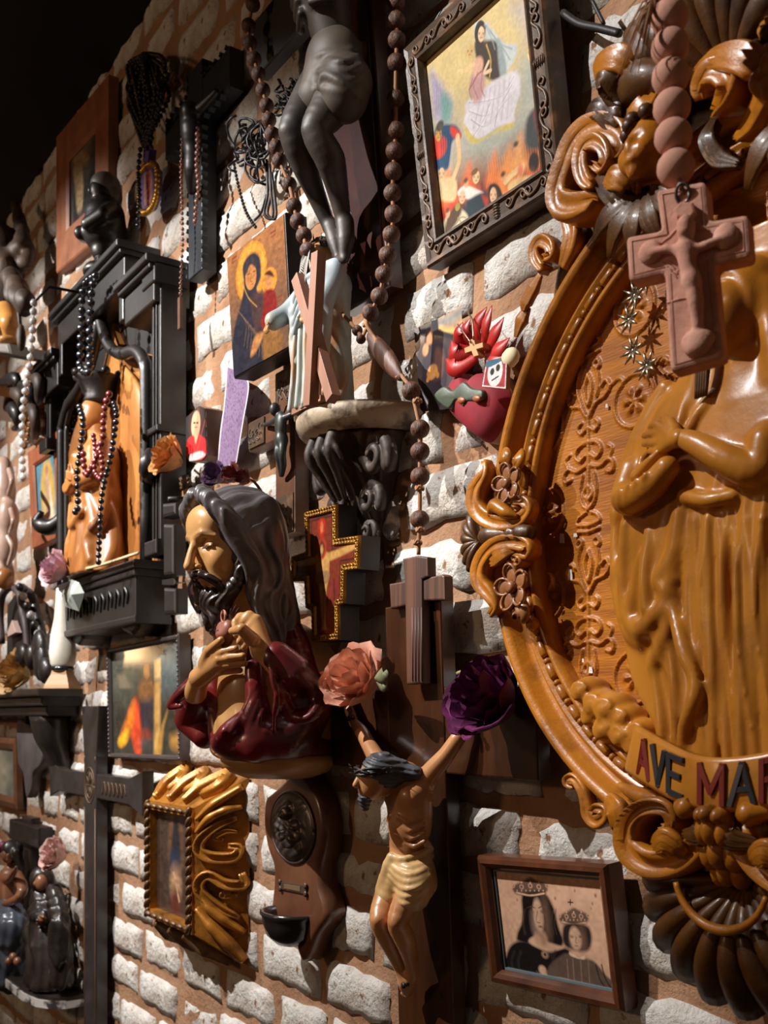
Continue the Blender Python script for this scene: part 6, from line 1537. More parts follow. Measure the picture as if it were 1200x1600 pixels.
# ---- painted plaster bust
def mk_bust():
    t = T('bust', 'large painted plaster bust of a bearded man in dark red robe with hands on chest', 'bust', (-1.628, -.085, 0))
    q = lambda a, b, w: t.px(240 + a / 3.477, 740 + b / 3.477, w)
    hc = np.array((0, .382, .192)); K = .90
    Rt = rotm('X', 14)                       # face tipped down and forward
    def hp(u, v, w): return hc + Rt @ (np.array((u, v, w)) * K)
    def el(s, c, r, k, op='u'): s.ell(hp(*c), [x * K for x in r], k * K, op, R=Rt)
    s = Sdf(h=.0026)
    el(s, (0, .005, 0), (.070, .098, .090), .01); el(s, (0, -.055, .040), (.048, .050, .045), .02); el(s, (0, .050, .062), (.053, .040, .028), .02)
    for sg in (-1, 1):
        el(s, (sg * .036, -.016, .062), (.020, .022, .020), .014)
        el(s, (sg * .032, .016, .086), (.019, .011, .014), .007, 's')
        el(s, (sg * .031, .013, .070), (.015, .0095, .012), .003)
        s.chain([hp(sg * .012, .032, .088), hp(sg * .032, .036, .084), hp(sg * .052, .026, .068)], [.004, .005, .003], .005)
        el(s, (sg * .010, -.022, .097), (.007, .006, .008), .004)
        s.chain([hp(sg * .017, .012, .0835), hp(sg * .032, .0080, .0845), hp(sg * .046, .011, .077)], .0015, .002)
    s.chain([hp(0, .028, .086), hp(0, .004, .100), hp(0, -.018, .111)], [.0065, .0075, .0090], .006)
    el(s, (0, -.046, .086), (.019, .006, .010), .004); el(s, (0, -.055, .083), (.016, .006, .010), .004)
    s.chain([hc + (0, -.05, -.02), (0, .26, .155), (0, .20, .150)], [.048, .047, .055], .015)
    def face_col(v):
        c = np.tile(np.array(sr(212, 160, 100)), (len(v), 1)); p = (v - hc) @ Rt / K
        for sg in (-1, 1):
            eye = np.exp(-(((p[:, 0] - sg * .032) / .012) ** 2 + ((p[:, 1] - .010) / .0036) ** 2)) * (p[:, 2] > .05)
            br = np.exp(-(((p[:, 0] - sg * .033) / .022) ** 2 + ((p[:, 1] - .036 + 6 * (np.abs(p[:, 0]) - .033) ** 2) / .0034) ** 2)) * (p[:, 2] > .05)
            c = c * (1 - np.clip(eye * 1.2, 0, 1)[:, None]) + np.array(sr(40, 28, 24)) * np.clip(eye * 1.2, 0, 1)[:, None]
            c = c * (1 - .8 * br[:, None]) + np.array(sr(60, 40, 28)) * .8 * br[:, None]
        lip = np.exp(-((p[:, 0] / .018) ** 2 + ((p[:, 1] + .052) / .007) ** 2)) * (p[:, 2] > .06)
        return c * (1 - .7 * lip[:, None]) + np.array(sr(140, 60, 50)) * .7 * lip[:, None]
    head = s.build('head', mat('bust_face_paint', (206, 154, 96), .36, attr=True, coat=.3), t, colfn=face_col)
    # hair: cap swept back, long locks to the shoulders
    h = Sdf(h=.0027)
    el(h, (0, .020, -.008), (.080, .098, .094), .01)
    for sg in (-1, 1):
        n = 22
        h.chain(list(smooth_path([hp(sg * .015, .112, .060), hp(sg * .055, .085, .060), hp(sg * .076, .03, .040), hp(sg * .076, -.04, .018), (sg * .062, .275, .168), (sg * .064, .23, .155), (sg * .064, .195, .152)], n)), list(np.interp(np.linspace(0, 1, n), [0, .3, .6, 1], [.013, .018, .022, .014])), .012)
        h.chain(list(smooth_path([hp(sg * .048, .06, -.045), hp(sg * .062, -.03, -.035), (sg * .056, .27, .130), (sg * .058, .21, .124), (sg * .060, .165, .126)], 18)), list(np.interp(np.linspace(0, 1, 18), [0, .5, 1], [.026, .024, .014])), .015)
        h.chain(list(smooth_path([hp(sg * .058, .0, .02), (sg * .060, .285, .185), (sg * .062, .235, .180), (sg * .066, .19, .180)], 12)), list(np.linspace(.016, .008, 12)), .010)
    el(h, (0, .0, -.045), (.070, .10, .050), .02); h.ell((0, .245, .115), (.052, .080, .034), .02)
    el(h, (0, -.024, .088), (.062, .094, .064), .010, 's')
    def strands(x, y, z):
        p0 = (x - hc[0]); a = np.arctan2(np.abs(p0), np.abs(z - .14) + .03)
        r = np.sqrt(p0 ** 2 + (y - hc[1]) ** 2 + (z - hc[2]) ** 2)
        up = .0013 * np.sin(np.abs(p0) * 520 + 3 * np.sin(z * 26)) + .0016 * np.sin(np.abs(p0) * 210 + 2 * np.sin(z * 34))
        lo = .0026 * np.sin(a * 24 + 2.6 * np.sin(y * 52) + x * 60)
        k = np.clip((y - hc[1] + .02) / .07, 0, 1)
        return up * k + lo * (1 - k)
    h.disp(strands); h.build('hair', M_HAIRB, head)
    b = Sdf(h=.0022)
    for sg in (-1, 1):
        b.chain(list(smooth_path([hp(sg * .068, -.02, .03), hp(sg * .060, -.06, .045), hp(sg * .036, -.09, .066), hp(sg * .014, -.115, .076)], 12)), list(np.linspace(.010, .016, 12)), .006)
        b.chain(list(smooth_path([hp(sg * .004, -.036, .101), hp(sg * .022, -.040, .095), hp(sg * .036, -.058, .080), hp(sg * .038, -.075, .070)], 10)), list(np.linspace(.006, .007, 10)), .003)
        b.chain(list(smooth_path([hp(sg * .012, -.10, .08), hp(sg * .016, -.135, .086), hp(sg * .008, -.155, .080)], 8)), list(np.linspace(.016, .007, 8)), .005)
    el(b, (0, -.088, .076), (.032, .028, .024), .010); el(b, (0, -.051, .098), (.018, .0080, .018), .003, 's')
    b.disp(lambda x, y, z: .0014 * np.sin(x * 420 + 4 * np.sin(y * 120)) + 0 * z); b.build('beard', mat('dark_painted_beard', (48, 36, 32), .4, var=((30, 22, 20), 30, .4, .7), coat=.25), head)
    # tunic over the chest
    c = Sdf(h=.0032)
    c.ell((0, .130, .105), (.100, .130, .118), .01); c.ell((0, .06, .115), (.095, .07, .115), .02)
    c.cut(lambda x, y, z: -z + .004 + 0 * x + 0 * y)
    c.disp(lambda x, y, z: .0022 * np.sin(x * 130 + 12 * np.sin(y * 14)) * np.clip((.12 - y) / .1, 0, 1) + 0 * z)
    c.build('tunic', M_TUNIC, t)
    # robe: shoulders, front edges, sleeves
    r = Sdf(h=.0030)
    for sg in (-1, 1):
        r.chain(list(smooth_path([(sg * .036, .255, .125), (sg * .054, .225, .118), (sg * .066, .17, .112), (sg * .080, .10, .108)], 12)), list(np.linspace(.022, .044, 12)), .012)
        r.chain(list(smooth_path([(sg * .046, .245, .170), (sg * .070, .18, .195), (sg * .076, .10, .195), (sg * .066, .03, .190)], 12)), list(np.linspace(.014, .022, 12)), .010)
        r.chain(list(smooth_path([(sg * .085, .10, .105), (sg * .084, .055, .13), (sg * .070, .055, .17)], 12)), list(np.linspace(.046, .038, 12)), .012)
    r.ell((0, .030, .11), (.105, .040, .105), .015); r.ell((.012, .040, .145), (.092, .046, .092), .012)
    r.chain(list(smooth_path([(.078, .10, .19), (.03, .055, .232), (-.05, .03, .205)], 12)), .016, .012)
    # near forearm sleeve, then the rolled open cuff with its rim
    A, B = q(850, 1200, .135), q(670, 1000, .190)
    r.chain([A, q(770, 1090, .165), B], [.036, .031, .027], .008)
    r.chain(list(smooth_path([q(930, 1130, .105), q(915, 1230, .130), q(850, 1310, .150), q(760, 1320, .165), q(715, 1250, .180), q(690, 1150, .192)], 16)), list(np.linspace(.018, .007, 16)), .006)
    r.ell(q(790, 1240, .172), (.022, .024, .022), .006, 's')
    r.chain(list(smooth_path([q(660, 930, .19), q(640, 1010, .205), q(650, 1120, .205), q(680, 1230, .195), q(665, 1300, .19)], 12)), .0055, .004)
    # far sleeve flaring forward
    r.chain(list(smooth_path([q(225, 1130, .245), q(140, 1205, .262), q(95, 1262, .268), q(150, 1262, .262)], 10)), list(np.linspace(.014, .005, 10)), .006); r.chain([q(250, 1190, .215), q(210, 1330, .20), q(280, 1420, .19)], [.032, .034, .026], .012)
    for k in range(7): r.chain(list(smooth_path([r.hit(t, 240 + (540 + 22 * k) / 3.477, 740 + (1130 + 12 * k) / 3.477), r.hit(t, 240 + (470 + 32 * k) / 3.477, 740 + 1260 / 3.477), r.hit(t, 240 + (380 + 46 * k) / 3.477, 740 + 1400 / 3.477)], 8)), .0042, .004)
    for k in range(5): r.chain(list(smooth_path([r.hit(t, 240 + (640 + 12 * k) / 3.477, 740 + (640 + 18 * k) / 3.477), r.hit(t, 240 + (640 + 24 * k) / 3.477, 740 + 760 / 3.477), r.hit(t, 240 + (680 + 34 * k) / 3.477, 740 + 900 / 3.477)], 8)), .0046, .005)
    r.ell((-.003, .165, .250), (.056, .115, .075), .008, 's'); r.ell((.0, .26, .185), (.056, .05, .06), .010, 's')
    r.cut(lambda x, y, z: -z + .003 + 0 * x + 0 * y)
    r.build('robe', M_REDROBE, t)
    bs = MB(); bs.lathe([(.060, -.024), (.088, -.014), (.104, .002), (.106, .014), (.090, .022)], (0, 0, .110), seg=36); bs.build('base', M_TUNIC, t)
    # heart with thorn band and curl of flame
    ht = q(392, 880, .238)
    hs = Sdf(h=.0018)
    hs.ell(ht + (-.009, .009, 0), (.015, .017, .012), .006); hs.ell(ht + (.009, .009, 0), (.015, .017, .012), .006); hs.chain([ht, ht + (0, -.026, 0)], [.017, .004], .006)
    hh = hs.build('heart', mat('dusty_rose_heart', (150, 92, 74), .45, var=((110, 60, 50), 20, .4, .7)), t)
    th = MB()
    for k in range(2): th.tube([ht + np.array((-.021 + .042 * x, .004 * math.sin(9 * x + 3.1 * k) + .004, .0125 * math.sin(math.pi * x) + .002)) for x in np.linspace(0, 1, 18)], .0018, 5)
    th.build('thorn_band', M_BLACKW, hh)
    fl = MB(); fl.tube([ht + np.array((.010 * math.cos(a) * (1 - a / 16), .032 + .010 * math.sin(a), .004)) for a in np.linspace(0, 9, 26)], .0020, 6); fl.build('flame_curl', mat('pinkish_curl', (176, 118, 90), .5), hh)
    ry = MB()
    for a in np.linspace(.2, 6.1, 22):
        x0 = ht + np.array((math.cos(a) * .030, math.sin(a) * .036, -.006)); x1 = ht + np.array((math.cos(a) * .045, math.sin(a) * .055, -.014)); ry.tube([x0, x1], [.0006, .0004], 4)
    ry.build('painted_rays', M_BLACKW, hh, kind='stuff')
    def hand(wr, kn, tips, th, r_, elbow, er):
        s = Sdf(h=.0021); s.chain([elbow, wr], [er, r_ * 2.0], .012)
        for k_ in kn: s.cap(wr, k_, r_ * 1.9, r_ * 1.1, r_ * .8)
        for a_, b_ in zip(kn, tips):
            md = (a_ + b_) / 2 + np.array((0, 0, r_ * .5)); s.chain([a_, md, b_], [r_ * 1.05, r_ * .95, r_ * .72], r_ * .35)
        s.chain([wr * .45 + th[0] * .55, th[0], th[1]], [r_ * 1.5, r_ * 1.15, r_ * .8], r_ * .5); return s
    kn = [q(335, 985, .250), q(358, 1008, .247), q(365, 1040, .243), q(356, 1070, .238)]
    tp = [q(445, 950, .234), q(485, 990, .225), q(495, 1030, .219), q(468, 1068, .216)]
    hand(q(250, 1110, .255), kn, tp, [q(300, 965, .258), q(366, 905, .252)], .0080, q(225, 1190, .24), .021).build('hand', M_SKINB, t)
    kn = [q(475, 785, .232), q(520, 775, .222), q(560, 795, .213), q(575, 835, .208)]
    tp = [q(445, 835, .246), q(450, 875, .244), q(468, 912, .240), q(492, 942, .234)]
    hand(q(590, 960, .210), kn, tp, [q(480, 845, .252), q(428, 855, .258)], .0084, q(675, 1040, .190), .021).build('hand', M_SKINB, t)
    x = T('dry_stem', 'bare brown stem sticking out behind the bust head', 'stem', t.px(430, 830, .10) + t.o); d = x.o - t.o
    hl2 = MB(); hl2.tube(smooth_path([q(488, 0, .10) - d, q(560, 60, .10) - d, q(620, 170, .10) - d, q(660, 300, .10) - d], 12), .0030, 6); hl2.build('stem', mat('dry_brown_stem', (140, 96, 60), .7), x)
mk_bust()
# ------------------------------------------------------------------ left side: shrine niche, black crosses, shelf, groups
M_NICHE = mat('dark_carved_oak', (34, 29, 27), .42, var=((20, 17, 16), 14, .4, .7), bump=(50, .3, .002), coat=.15)
M_AMBER = mat('amber_varnished_wood', (176, 116, 58), .36, var=((130, 78, 36), 7, .42, .68), stretch=(1, .25, 1), coat=.3)
M_JET = mat('jet_bead', (26, 26, 30), .18, coat=.5)
M_REDB = mat('dark_red_bead', (110, 34, 32), .3, coat=.4)
M_IRON = mat('dark_wire', (38, 34, 34), .45, metal=.4)
M_GREYB = mat('pearl_grey_bead', (170, 168, 166), .25, coat=.4)

def strand(t, name, pts, r, m, gap=2.15, n=200, cord=None):
    """small beads strung on a path, joined into one part"""
    P = smooth_path(pts, n); cum = np.concatenate([[0], np.cumsum(np.linalg.norm(np.diff(P, axis=0), axis=1))])
    mb = MB(); d = 0
    while d < cum[-1]:
        i = min(max(int(np.searchsorted(cum, d)), 1), n - 1); mb.ell(P[i], (r, r, r), 7, 5); d += r * gap
    mb.tube(P[::4], r * .22, 4)
    return mb.build(name, m, t, kind='stuff')

def mk_niche():
    cu = -2.70
    t = T('niche_shrine', 'dark carved wooden niche shrine with stepped cornice and amber ogee arch', 'shrine', (cu, .22, 0))
    v0 = .22
    def bx(name, u0, u1, a, b, w0, w1, m=M_NICHE, bev=.004):
        mb = MB(); mb.prism([(u0 - cu, a - v0), (u1 - cu, a - v0), (u1 - cu, b - v0), (u0 - cu, b - v0)], w0, w1, bev); return mb.build(name, m, t, smooth=False)
    # console with moulded shelf and carved apron
    con = bx('console', -2.93, -2.36, .235, .355, .012, .10); bx('shelf', -2.95, -2.335, .355, .375, .012, .115)
    for a, b, w in ((.225, .243, .106), (.338, .356, .108)): bx('console_moulding', -2.94, -2.35, a, b, .012, w)
    for k in range(9):
        c = MB(); c.tube(smooth_path([(-2.88 + .055 * k - cu, .27 - v0, .101), (-2.865 + .055 * k - cu, .315 - v0, .104), (-2.845 + .055 * k - cu, .30 - v0, .104), (-2.85 + .055 * k - cu, .275 - v0, .103)], 12), taper(12, .002, .005, .002), 6); c.build('carved_leaf', M_NICHE, con)
    for u0 in (-2.86, -2.44):
        c = MB(); c.prism([(u0 - .07 - cu, .235 - v0), (u0 + .07 - cu, .235 - v0), (u0 + .05 - cu, .215 - v0), (u0 + .01 - cu, .20 - v0), (u0 - .05 - cu, .215 - v0)], .012, .085, .008); c.build('console_foot', M_NICHE, t, smooth=False)
    # back board, posts, stepped cornice
    bx('back_board', -3.12, -2.27, .80, 1.04, .012, .022); bx('back_board', -2.98, -2.27, .375, .80, .012, .022)
    for u0 in (-2.297, -3.155):
        b0 = .375 if u0 > -3 else .80
        bx('post', u0, u0 + .055, b0, 1.02, .022, .085); bx('post_reeding', u0 + .016, u0 + .022, b0 + .025, .98, .085, .089, bev=.001); bx('post_reeding', u0 + .034, u0 + .040, b0 + .025, .98, .085, .089, bev=.001)
        bx('post_base', u0 - .01, u0 + .065, b0, b0 + .035, .022, .10); bx('capital', u0 - .012, u0 + .067, 1.0, 1.045, .022, .105)
        bx('post_band', u0 - .006, u0 + .061, .66, .675, .022, .096) if u0 > -3 else None
    for u0, u1, tp in ((-3.18, -2.96, 1.06), (-2.45, -2.23, 1.06), (-2.99, -2.42, 1.165)):
        bx('cornice', u0, u1, tp - .018, tp, .012, .125); bx('cornice_frieze', u0 + .015, u1 - .015, tp - .10, tp - .018, .012, .10); bx('cornice_bead', u0 + .006, u1 - .006, tp - .03, tp - .018, .012, .115)
    for u0 in (-2.965, -2.475): bx('inner_post', u0, u0 + .03, .98, 1.07, .022, .10)
    # carved side panel left
    for k, sg in enumerate((1, -1, 1, -1, 1)):
        c = MB(); c.tube(smooth_path([(-3.05 - cu + .02 * sg, .80 + .045 * k - v0, .03), (-3.08 - cu, 0.824 + .045 * k - v0, .045), (-3.03 - cu, 0.842 + .045 * k - v0, .05), (-3.01 - cu, 0.818 + .045 * k - v0, .045), (-3.05 - cu, 0.818 + .045 * k - v0, .04)], 16), taper(16, .006, .014, .005), 7); c.build('scroll_carving', M_NICHE, t)
    # ogee arch: moulding and amber panel behind it
    hw = .33
    def arch(k, dv=0.0):
        r = [(hw * k, .375), (hw * k, .80), (hw * k * .97, .86), (hw * k * .80, .905), (hw * k * .52, .925), (hw * k * .26, .965), (hw * k * .08, 1.03), (0, 1.075 + dv)]
        R = [(a, b - v0) for a, b in r]; L = [(-a, b) for a, b in R[:-1]][::-1]
        return R, L
    R, L = arch(1.0); path = [(a, b, .075) for a, b in smooth_path(R, 30)]; pl = [(-a, b, w) for a, b, w in path[::-1]][1:]
    for nm, off, rad, w in (('arch_moulding', 0, .016, .07), ('arch_moulding', .022, .008, .066)):
        R2, L2 = arch(1 - off / hw * 1.3, -off); q = smooth_path(R2, 30); full = [(a, b, w) for a, b in q] + [(-a, b, w) for a, b in q[::-1]][1:]
        c = MB(); c.tube(full, rad, 8); c.build(nm, M_NICHE, t)
    q = smooth_path(arch(1.0)[0], 30); out = [(a, b) for a, b in q] + [(-a, b) for a, b in q[::-1]][1:]
    c = MB(); c.prism(out, .022, .034, .0); c.build('amber_panel', M_AMBER, t, smooth=False)
    for sg in (-1, 1):
        c = MB(); q2 = smooth_path([(sg * hw * .93, .40 - v0, .036), (sg * hw * .90, .62 - v0, .05), (sg * hw * .72, .78 - v0, .06), (sg * hw * .35, .90 - v0, .05)], 20); c.sweep(q2, [(-1, -.3), (1, -.3), (.8, .2), (-.8, .2)], np.stack([taper(20, .02, .06, .02), taper(20, .01, .02, .01)], 1)); c.build('amber_leaf', M_AMBER, t)
        c = MB(); q2 = smooth_path([(sg * .36, .60 - v0, .05), (sg * .40, .57 - v0, .08), (sg * .44, .585 - v0, .11), (sg * .43, .62 - v0, .10)], 16); c.tube(q2, taper(16, .02, .026, .008), 8); c.build('side_scroll', M_NICHE, t)
mk_niche()

def mk_niche_saint():
    t = T('niche_statue', 'amber wood robed statue with tall crown standing inside the niche shrine', 'statue', (-2.70, .376, .075))
    s = Sdf((-.16, -.005, -.042), (.16, .46, .075), .0042)
    def body(x, y, z):
        a = np.interp(y, [0, .05, .2, .30, .34, .365, .38], [.13, .125, .10, .095, .08, .045, .02]); th = np.arctan2(z, x)
        return np.maximum((np.sqrt(x ** 2 + (z * 1.75) ** 2) - a + .006 * np.cos(th * 10 + 4 * np.sin(y * 14)) * np.clip((.3 - y) / .1, 0, 1)) * .7, np.maximum(y - .38, -y))
    s.put(body, mg=0)
    for sg in (-1, 1): s.chain(list(smooth_path([(sg * .085, .33, .02), (sg * .105, .26, .035), (sg * .05, .24, .062), (sg * .01, .25, .066)], 10)), list(np.linspace(.028, .014, 10)), .015); s.chain(list(smooth_path([(sg * .11, .24, .02), (sg * .115, .14, .03), (sg * .07, .09, .055), (sg * .09, .03, .05)], 10)), .013, .012)
    s.chain(list(smooth_path([(-.08, .20, .045), (-.02, .13, .066), (.05, .16, .06)], 8)), .010, .01)
    s.chain([(0, .36, 0), (0, .40, .005)], [.026, .024], .01)
    s.build('robe', M_AMBER, t)
    h = Sdf(h=.0032); hc = np.array((0, .435, .012)); h.ell(hc, (.032, .042, .036), .01); h.ell(hc + (0, -.006, .034), (.005, .012, .007), .004); h.ell(hc + (0, -.02, .018), (.022, .022, .02), .01); h.ball(hc + (-.012, .006, .036), .007, .004, 's'); h.ball(hc + (.012, .006, .036), .007, .004, 's')
    hd = h.build('head', M_AMBER, t)
    m = MB(); m.lathe([(.035, .462), (.040, .47), (.036, .48), (.050, .515), (.062, .53), (.060, .535), (.0, .50)], seg=24)
    for k in range(8):
        a = 2 * math.pi * k / 8; m.ell((math.cos(a) * .060, .538, math.sin(a) * .060), (.013, .012, .013), 8, 6)
    m.build('crown', M_NICHE, hd)
    for sg in (-1, 1):
        hn = Sdf(h=.0025); hn.ell((sg * .012, .262, .068 + .003 * sg), (.011, .014, .007), .004)
        for j in range(4): hn.chain([np.array((sg * .010, .266 - .006 * j, .072 + .003 * sg)), np.array((-sg * .010, .274 - .006 * j, .078 + .003 * sg))], [.0042, .0034], .002)
        hn.chain([np.array((sg * .012, .272, .072)), np.array((sg * .008, .290, .076))], [.0045, .003], .002); hn.build('hand', M_AMBER, t)
    # beads hung about the statue
    def r(name, label, pts, rad, m):
        x = T('rosary', label, 'rosary', (-2.70, .7, .16), group=None); o = x.o
        strand(x, 'bead_strand', [UVW(a, b, w) - o for a, b, w in pts], rad, m)
        return x
    x = r('rosary', 'double strand of jet-black beads hanging from the shrine cornice', [(150, 430, .145), (131, 448, .15), (128, 500, .15), (126, 545, .15), (126, 575, .15), (140, 580, .152), (140, 540, .15), (141, 495, .15), (144, 450, .15), (150, 432, .145)], .0105, M_JET)
    r('rosary', 'long black bead rosary around the neck of the niche statue', [(124, 635, .155), (130, 660, .16), (126, 700, .165), (121, 740, .17), (122, 790, .17), (118, 800, .17)], .009, M_JET)
    r('rosary', 'dark red bead rosary draped on the niche statue', [(171, 615, .15), (164, 635, .158), (161, 665, .164), (161, 683, .166), (152, 712, .168), (136, 742, .17), (131, 722, .17), (130, 700, .168)], .0085, M_REDB)
    r('rosary', 'grey-black bead rosary on right shoulder of the niche statue', [(178, 630, .15), (182, 650, .155), (177, 690, .16), (173, 715, .165), (160, 770, .168), (156, 830, .168), (154, 880, .165)], .0075, M_JET)
    r('rosary', 'small red and black chain in the hands of the niche statue', [(146, 680, .165), (150, 710, .168), (148, 735, .17), (158, 748, .17), (160, 720, .168), (154, 694, .166)], .007, M_REDB)
mk_niche_saint()

def mk_finial_bust():
    t = T('statuette', 'small dark bust statuette on round foot standing on shrine cornice', 'statue', (-2.66, 1.167, .07))
    m = MB(); m.lathe([(.055, 0), (.058, .012), (.05, .025), (.03, .035), (.026, .06), (.034, .07)], seg=20); m.build('foot', M_NICHE, t)
    s = Sdf(h=.0035); s.chain([(0, .07, 0), (0, .12, 0), (0, .16, 0)], [.036, .058, .052], .02); s.chain([(-.05, .16, 0), (-.075, .13, .03), (-.03, .115, .055)], .018, .01); s.chain([(.05, .16, 0), (.075, .13, .03), (.03, .115, .055)], .018, .01)
    s.chain([(0, .17, 0), (0, .20, .005)], .018, .01); s.ell((0, .225, .008), (.030, .036, .033), .008); s.ell((0, .220, .040), (.005, .010, .007), .004)
    s.build('bust', M_NICHE, t)
    h = Sdf(h=.0035); h.ell((0, .243, -.002), (.038, .034, .040), .008); h.ell((0, .215, -.02), (.036, .03, .025), .01); h.build('hood', mat('grey_hood', (92, 84, 82), .5), t)
mk_finial_bust()

# ---- dark cross with toothed edges and hanging chains
def mk_dark_cross():
    t = T('crucifix', 'blue-black wooden crucifix with toothed edges draped in thin chains, upper left', 'crucifix', UVW(306, 440, .05))
    m = mat('blue_black_wood', (32, 36, 42), .5, var=((20, 22, 26), 12, .4, .7))
    q = lambda a, b, w=0: t.px(a / 2.9625, b / 2.9625, w)
    a, b = q(870, 1300), q(938, 262); W = .075; H = b[1] - a[1]; u0 = a[0]
    mb = MB(); mb.prism([(u0, a[1]), (u0 + W, a[1]), (u0 + W, a[1] + H), (u0, a[1] + H)], -.035, 0, .003); up = mb.build('upright', m, t, smooth=False)
    ay0 = q(905, 575)[1]; ay1 = ay0 + .085; al, ar = q(762, 640)[0], u0 + W + (u0 - q(762, 640)[0])
    arms = []
    for x0, x1 in ((al, u0), (u0 + W, ar)): mb = MB(); mb.prism([(x0, ay0), (x1, ay0), (x1, ay1), (x0, ay1)], -.035, -.001, .003); arms.append(mb.build('crossbeam', m, t, smooth=False))
    th = MB(); th.prism([(-.006, 0), (.006, 0), (0, .008)], -.012, .002)
    me = th.build('edge_tooth', m, up, smooth=False); first = [me]
    def tooth(par, x, y, ang):
        o = first.pop() if first else link('edge_tooth', me.data, par)
        o.parent = par; o.location = (x, 0, y); o.rotation_euler = (0, -ang, 0)
    n = int(H / .02)
    for k in range(n):
        y = a[1] + (k + .5) * H / n
        if not ay0 - .01 < y < ay1 + .01: tooth(up, u0, y, math.pi / 2); tooth(up, u0 + W, y, -math.pi / 2)
    for ar_, (x0, x1) in zip(arms, ((al, u0), (u0 + W, ar))):
        for k in range(5): x = x0 + (k + .5) * (x1 - x0) / 5; tooth(ar_, x, ay0, math.pi); tooth(ar_, x, ay1, 0)
    s = Sdf(h=.003); p = lambda a, b, w: q(a, b, w)
    limb(s, [p(880, 520, .03), p(885, 600, .035), p(888, 680, .03)], [.022, .024, .02], .01); limb(s, [p(888, 690, .03), p(880, 780, .035), p(885, 880, .02)], [.016, .013, .009], .006); limb(s, [p(896, 690, .028), p(894, 780, .03), p(890, 880, .018)], [.016, .013, .009], .006)
    limb(s, [p(885, 540, .03), p(860, 515, .02), p(838, 520, .012)], [.012, .010, .007], .006); limb(s, [p(895, 535, .03), p(950, 480, .02), p(1000, 425, .012)], [.012, .010, .007], .006); s.ell(p(872, 515, .045), (.015, .019, .016), .006); s.build('corpus', M_IRON, t)
    x = T('rosary', 'thin copper-brown bead chain hanging down the toothed black crucifix', 'rosary', UVW(306, 300, .10)); f = lambda a, b, w=.08: UVW(a / 2.9625, b / 2.9625, w) - x.o
    strand(x, 'bead_strand', [f(905, 520), f(915, 640), f(912, 760), f(920, 860), f(908, 960), f(903, 1050)], .0062, mat('copper_bead', (120, 84, 72), .3, metal=.3), n=260)
    strand(x, 'bead_strand', [f(845, 520), f(842, 660), f(838, 800), f(842, 960), f(845, 1120), f(836, 1300), f(835, 1380)], .0042, mat('copper_bead', (120, 84, 72), .3), gap=2.8, n=260)
    c = MB(); e = f(835, 1420); c.box(e + (-.006, -.05, -.004), e + (.006, .02, .004)); c.build('pendant', M_WALN, x, smooth=False)
mk_dark_cross()

# ---- bundle of dark bead strands with gilt pendant
def mk_bundle():
    t = T('bead_bundle', 'bunch of tangled dark bead necklaces with gilt pendant hung on upper wall', 'beads', UVW(232, 335, .05))
    q = lambda a, b, w=.0: t.px(a / 2.9625, b / 2.9625, w); r = random.Random(12)
    for k in range(24):
        tx, ty = r.uniform(590, 770), r.uniform(230, 470); lo = (r.uniform(660, 705), r.uniform(640, 690)); d = r.uniform(10, 40)
        strand(t, 'bead_strand', [q(680 + r.uniform(-16, 16), 250, .01), q(tx, ty, r.uniform(.0, .05)), q(tx + d * .3, ty + 80, r.uniform(.01, .05)), q(lo[0], lo[1], .03)], .006, M_IRON, gap=2.2, n=90)
    strand(t, 'bead_strand', [q(650, 690, .02), q(640, 800, .02), q(645, 900, .02), q(638, 1050, .02)], .0065, M_JET, n=120)
    b = MB(); o = [q(*p_)[:2] for p_ in ((680, 690), (708, 690), (700, 755), (680, 755))]; b.prism(o, -.01, .01, .002); b.build('ribbon', mat('violet_ribbon', (92, 76, 150), .6), t, smooth=False)
    out = [q(*p_)[:2] for p_ in ((648, 830), (672, 775), (705, 758), (728, 790), (724, 905), (700, 965), (665, 985), (650, 960))]
    b = MB(); b.prism(out, -.014, .0, .003); pe = b.build('pendant', mat('violet_enamel', (88, 74, 130), .4), t, smooth=False)
    rp = smooth_path([(*p_, .0) for p_ in out], 40, True); g = MB()
    for k in range(0, 40): g.ell(rp[k], (.009, .009, .008), 7, 5)
    g.build('gilt_beading', mat('bright_gilt', (186, 134, 48), .3, metal=.6), pe, kind='stuff')
    p = np.array(out); P = Paint((p[:, 0].min(), p[:, 1].min(), p[:, 0].max(), p[:, 1].max()), 40, 70, (92, 78, 140)); c = (p.min(0) + p.max(0)) / 2
    P.ell(c + (0, .005), (.028, .085), (186, 130, 110), 3); P.ell(c + (0, .07), (.018, .03), (206, 150, 120), 2); P.ell(c + (0, .0), (.014, .06), (150, 50, 50), 3); P.noise(.3, (10, 16)); P.sheet('painted_face', M_PRINT, pe, w=.0012, clip=inset(p[::-1] if np.sum(p[:, 0] * np.roll(p[:, 1], -1) - np.roll(p[:, 0], -1) * p[:, 1]) < 0 else p, .012))
mk_bundle()

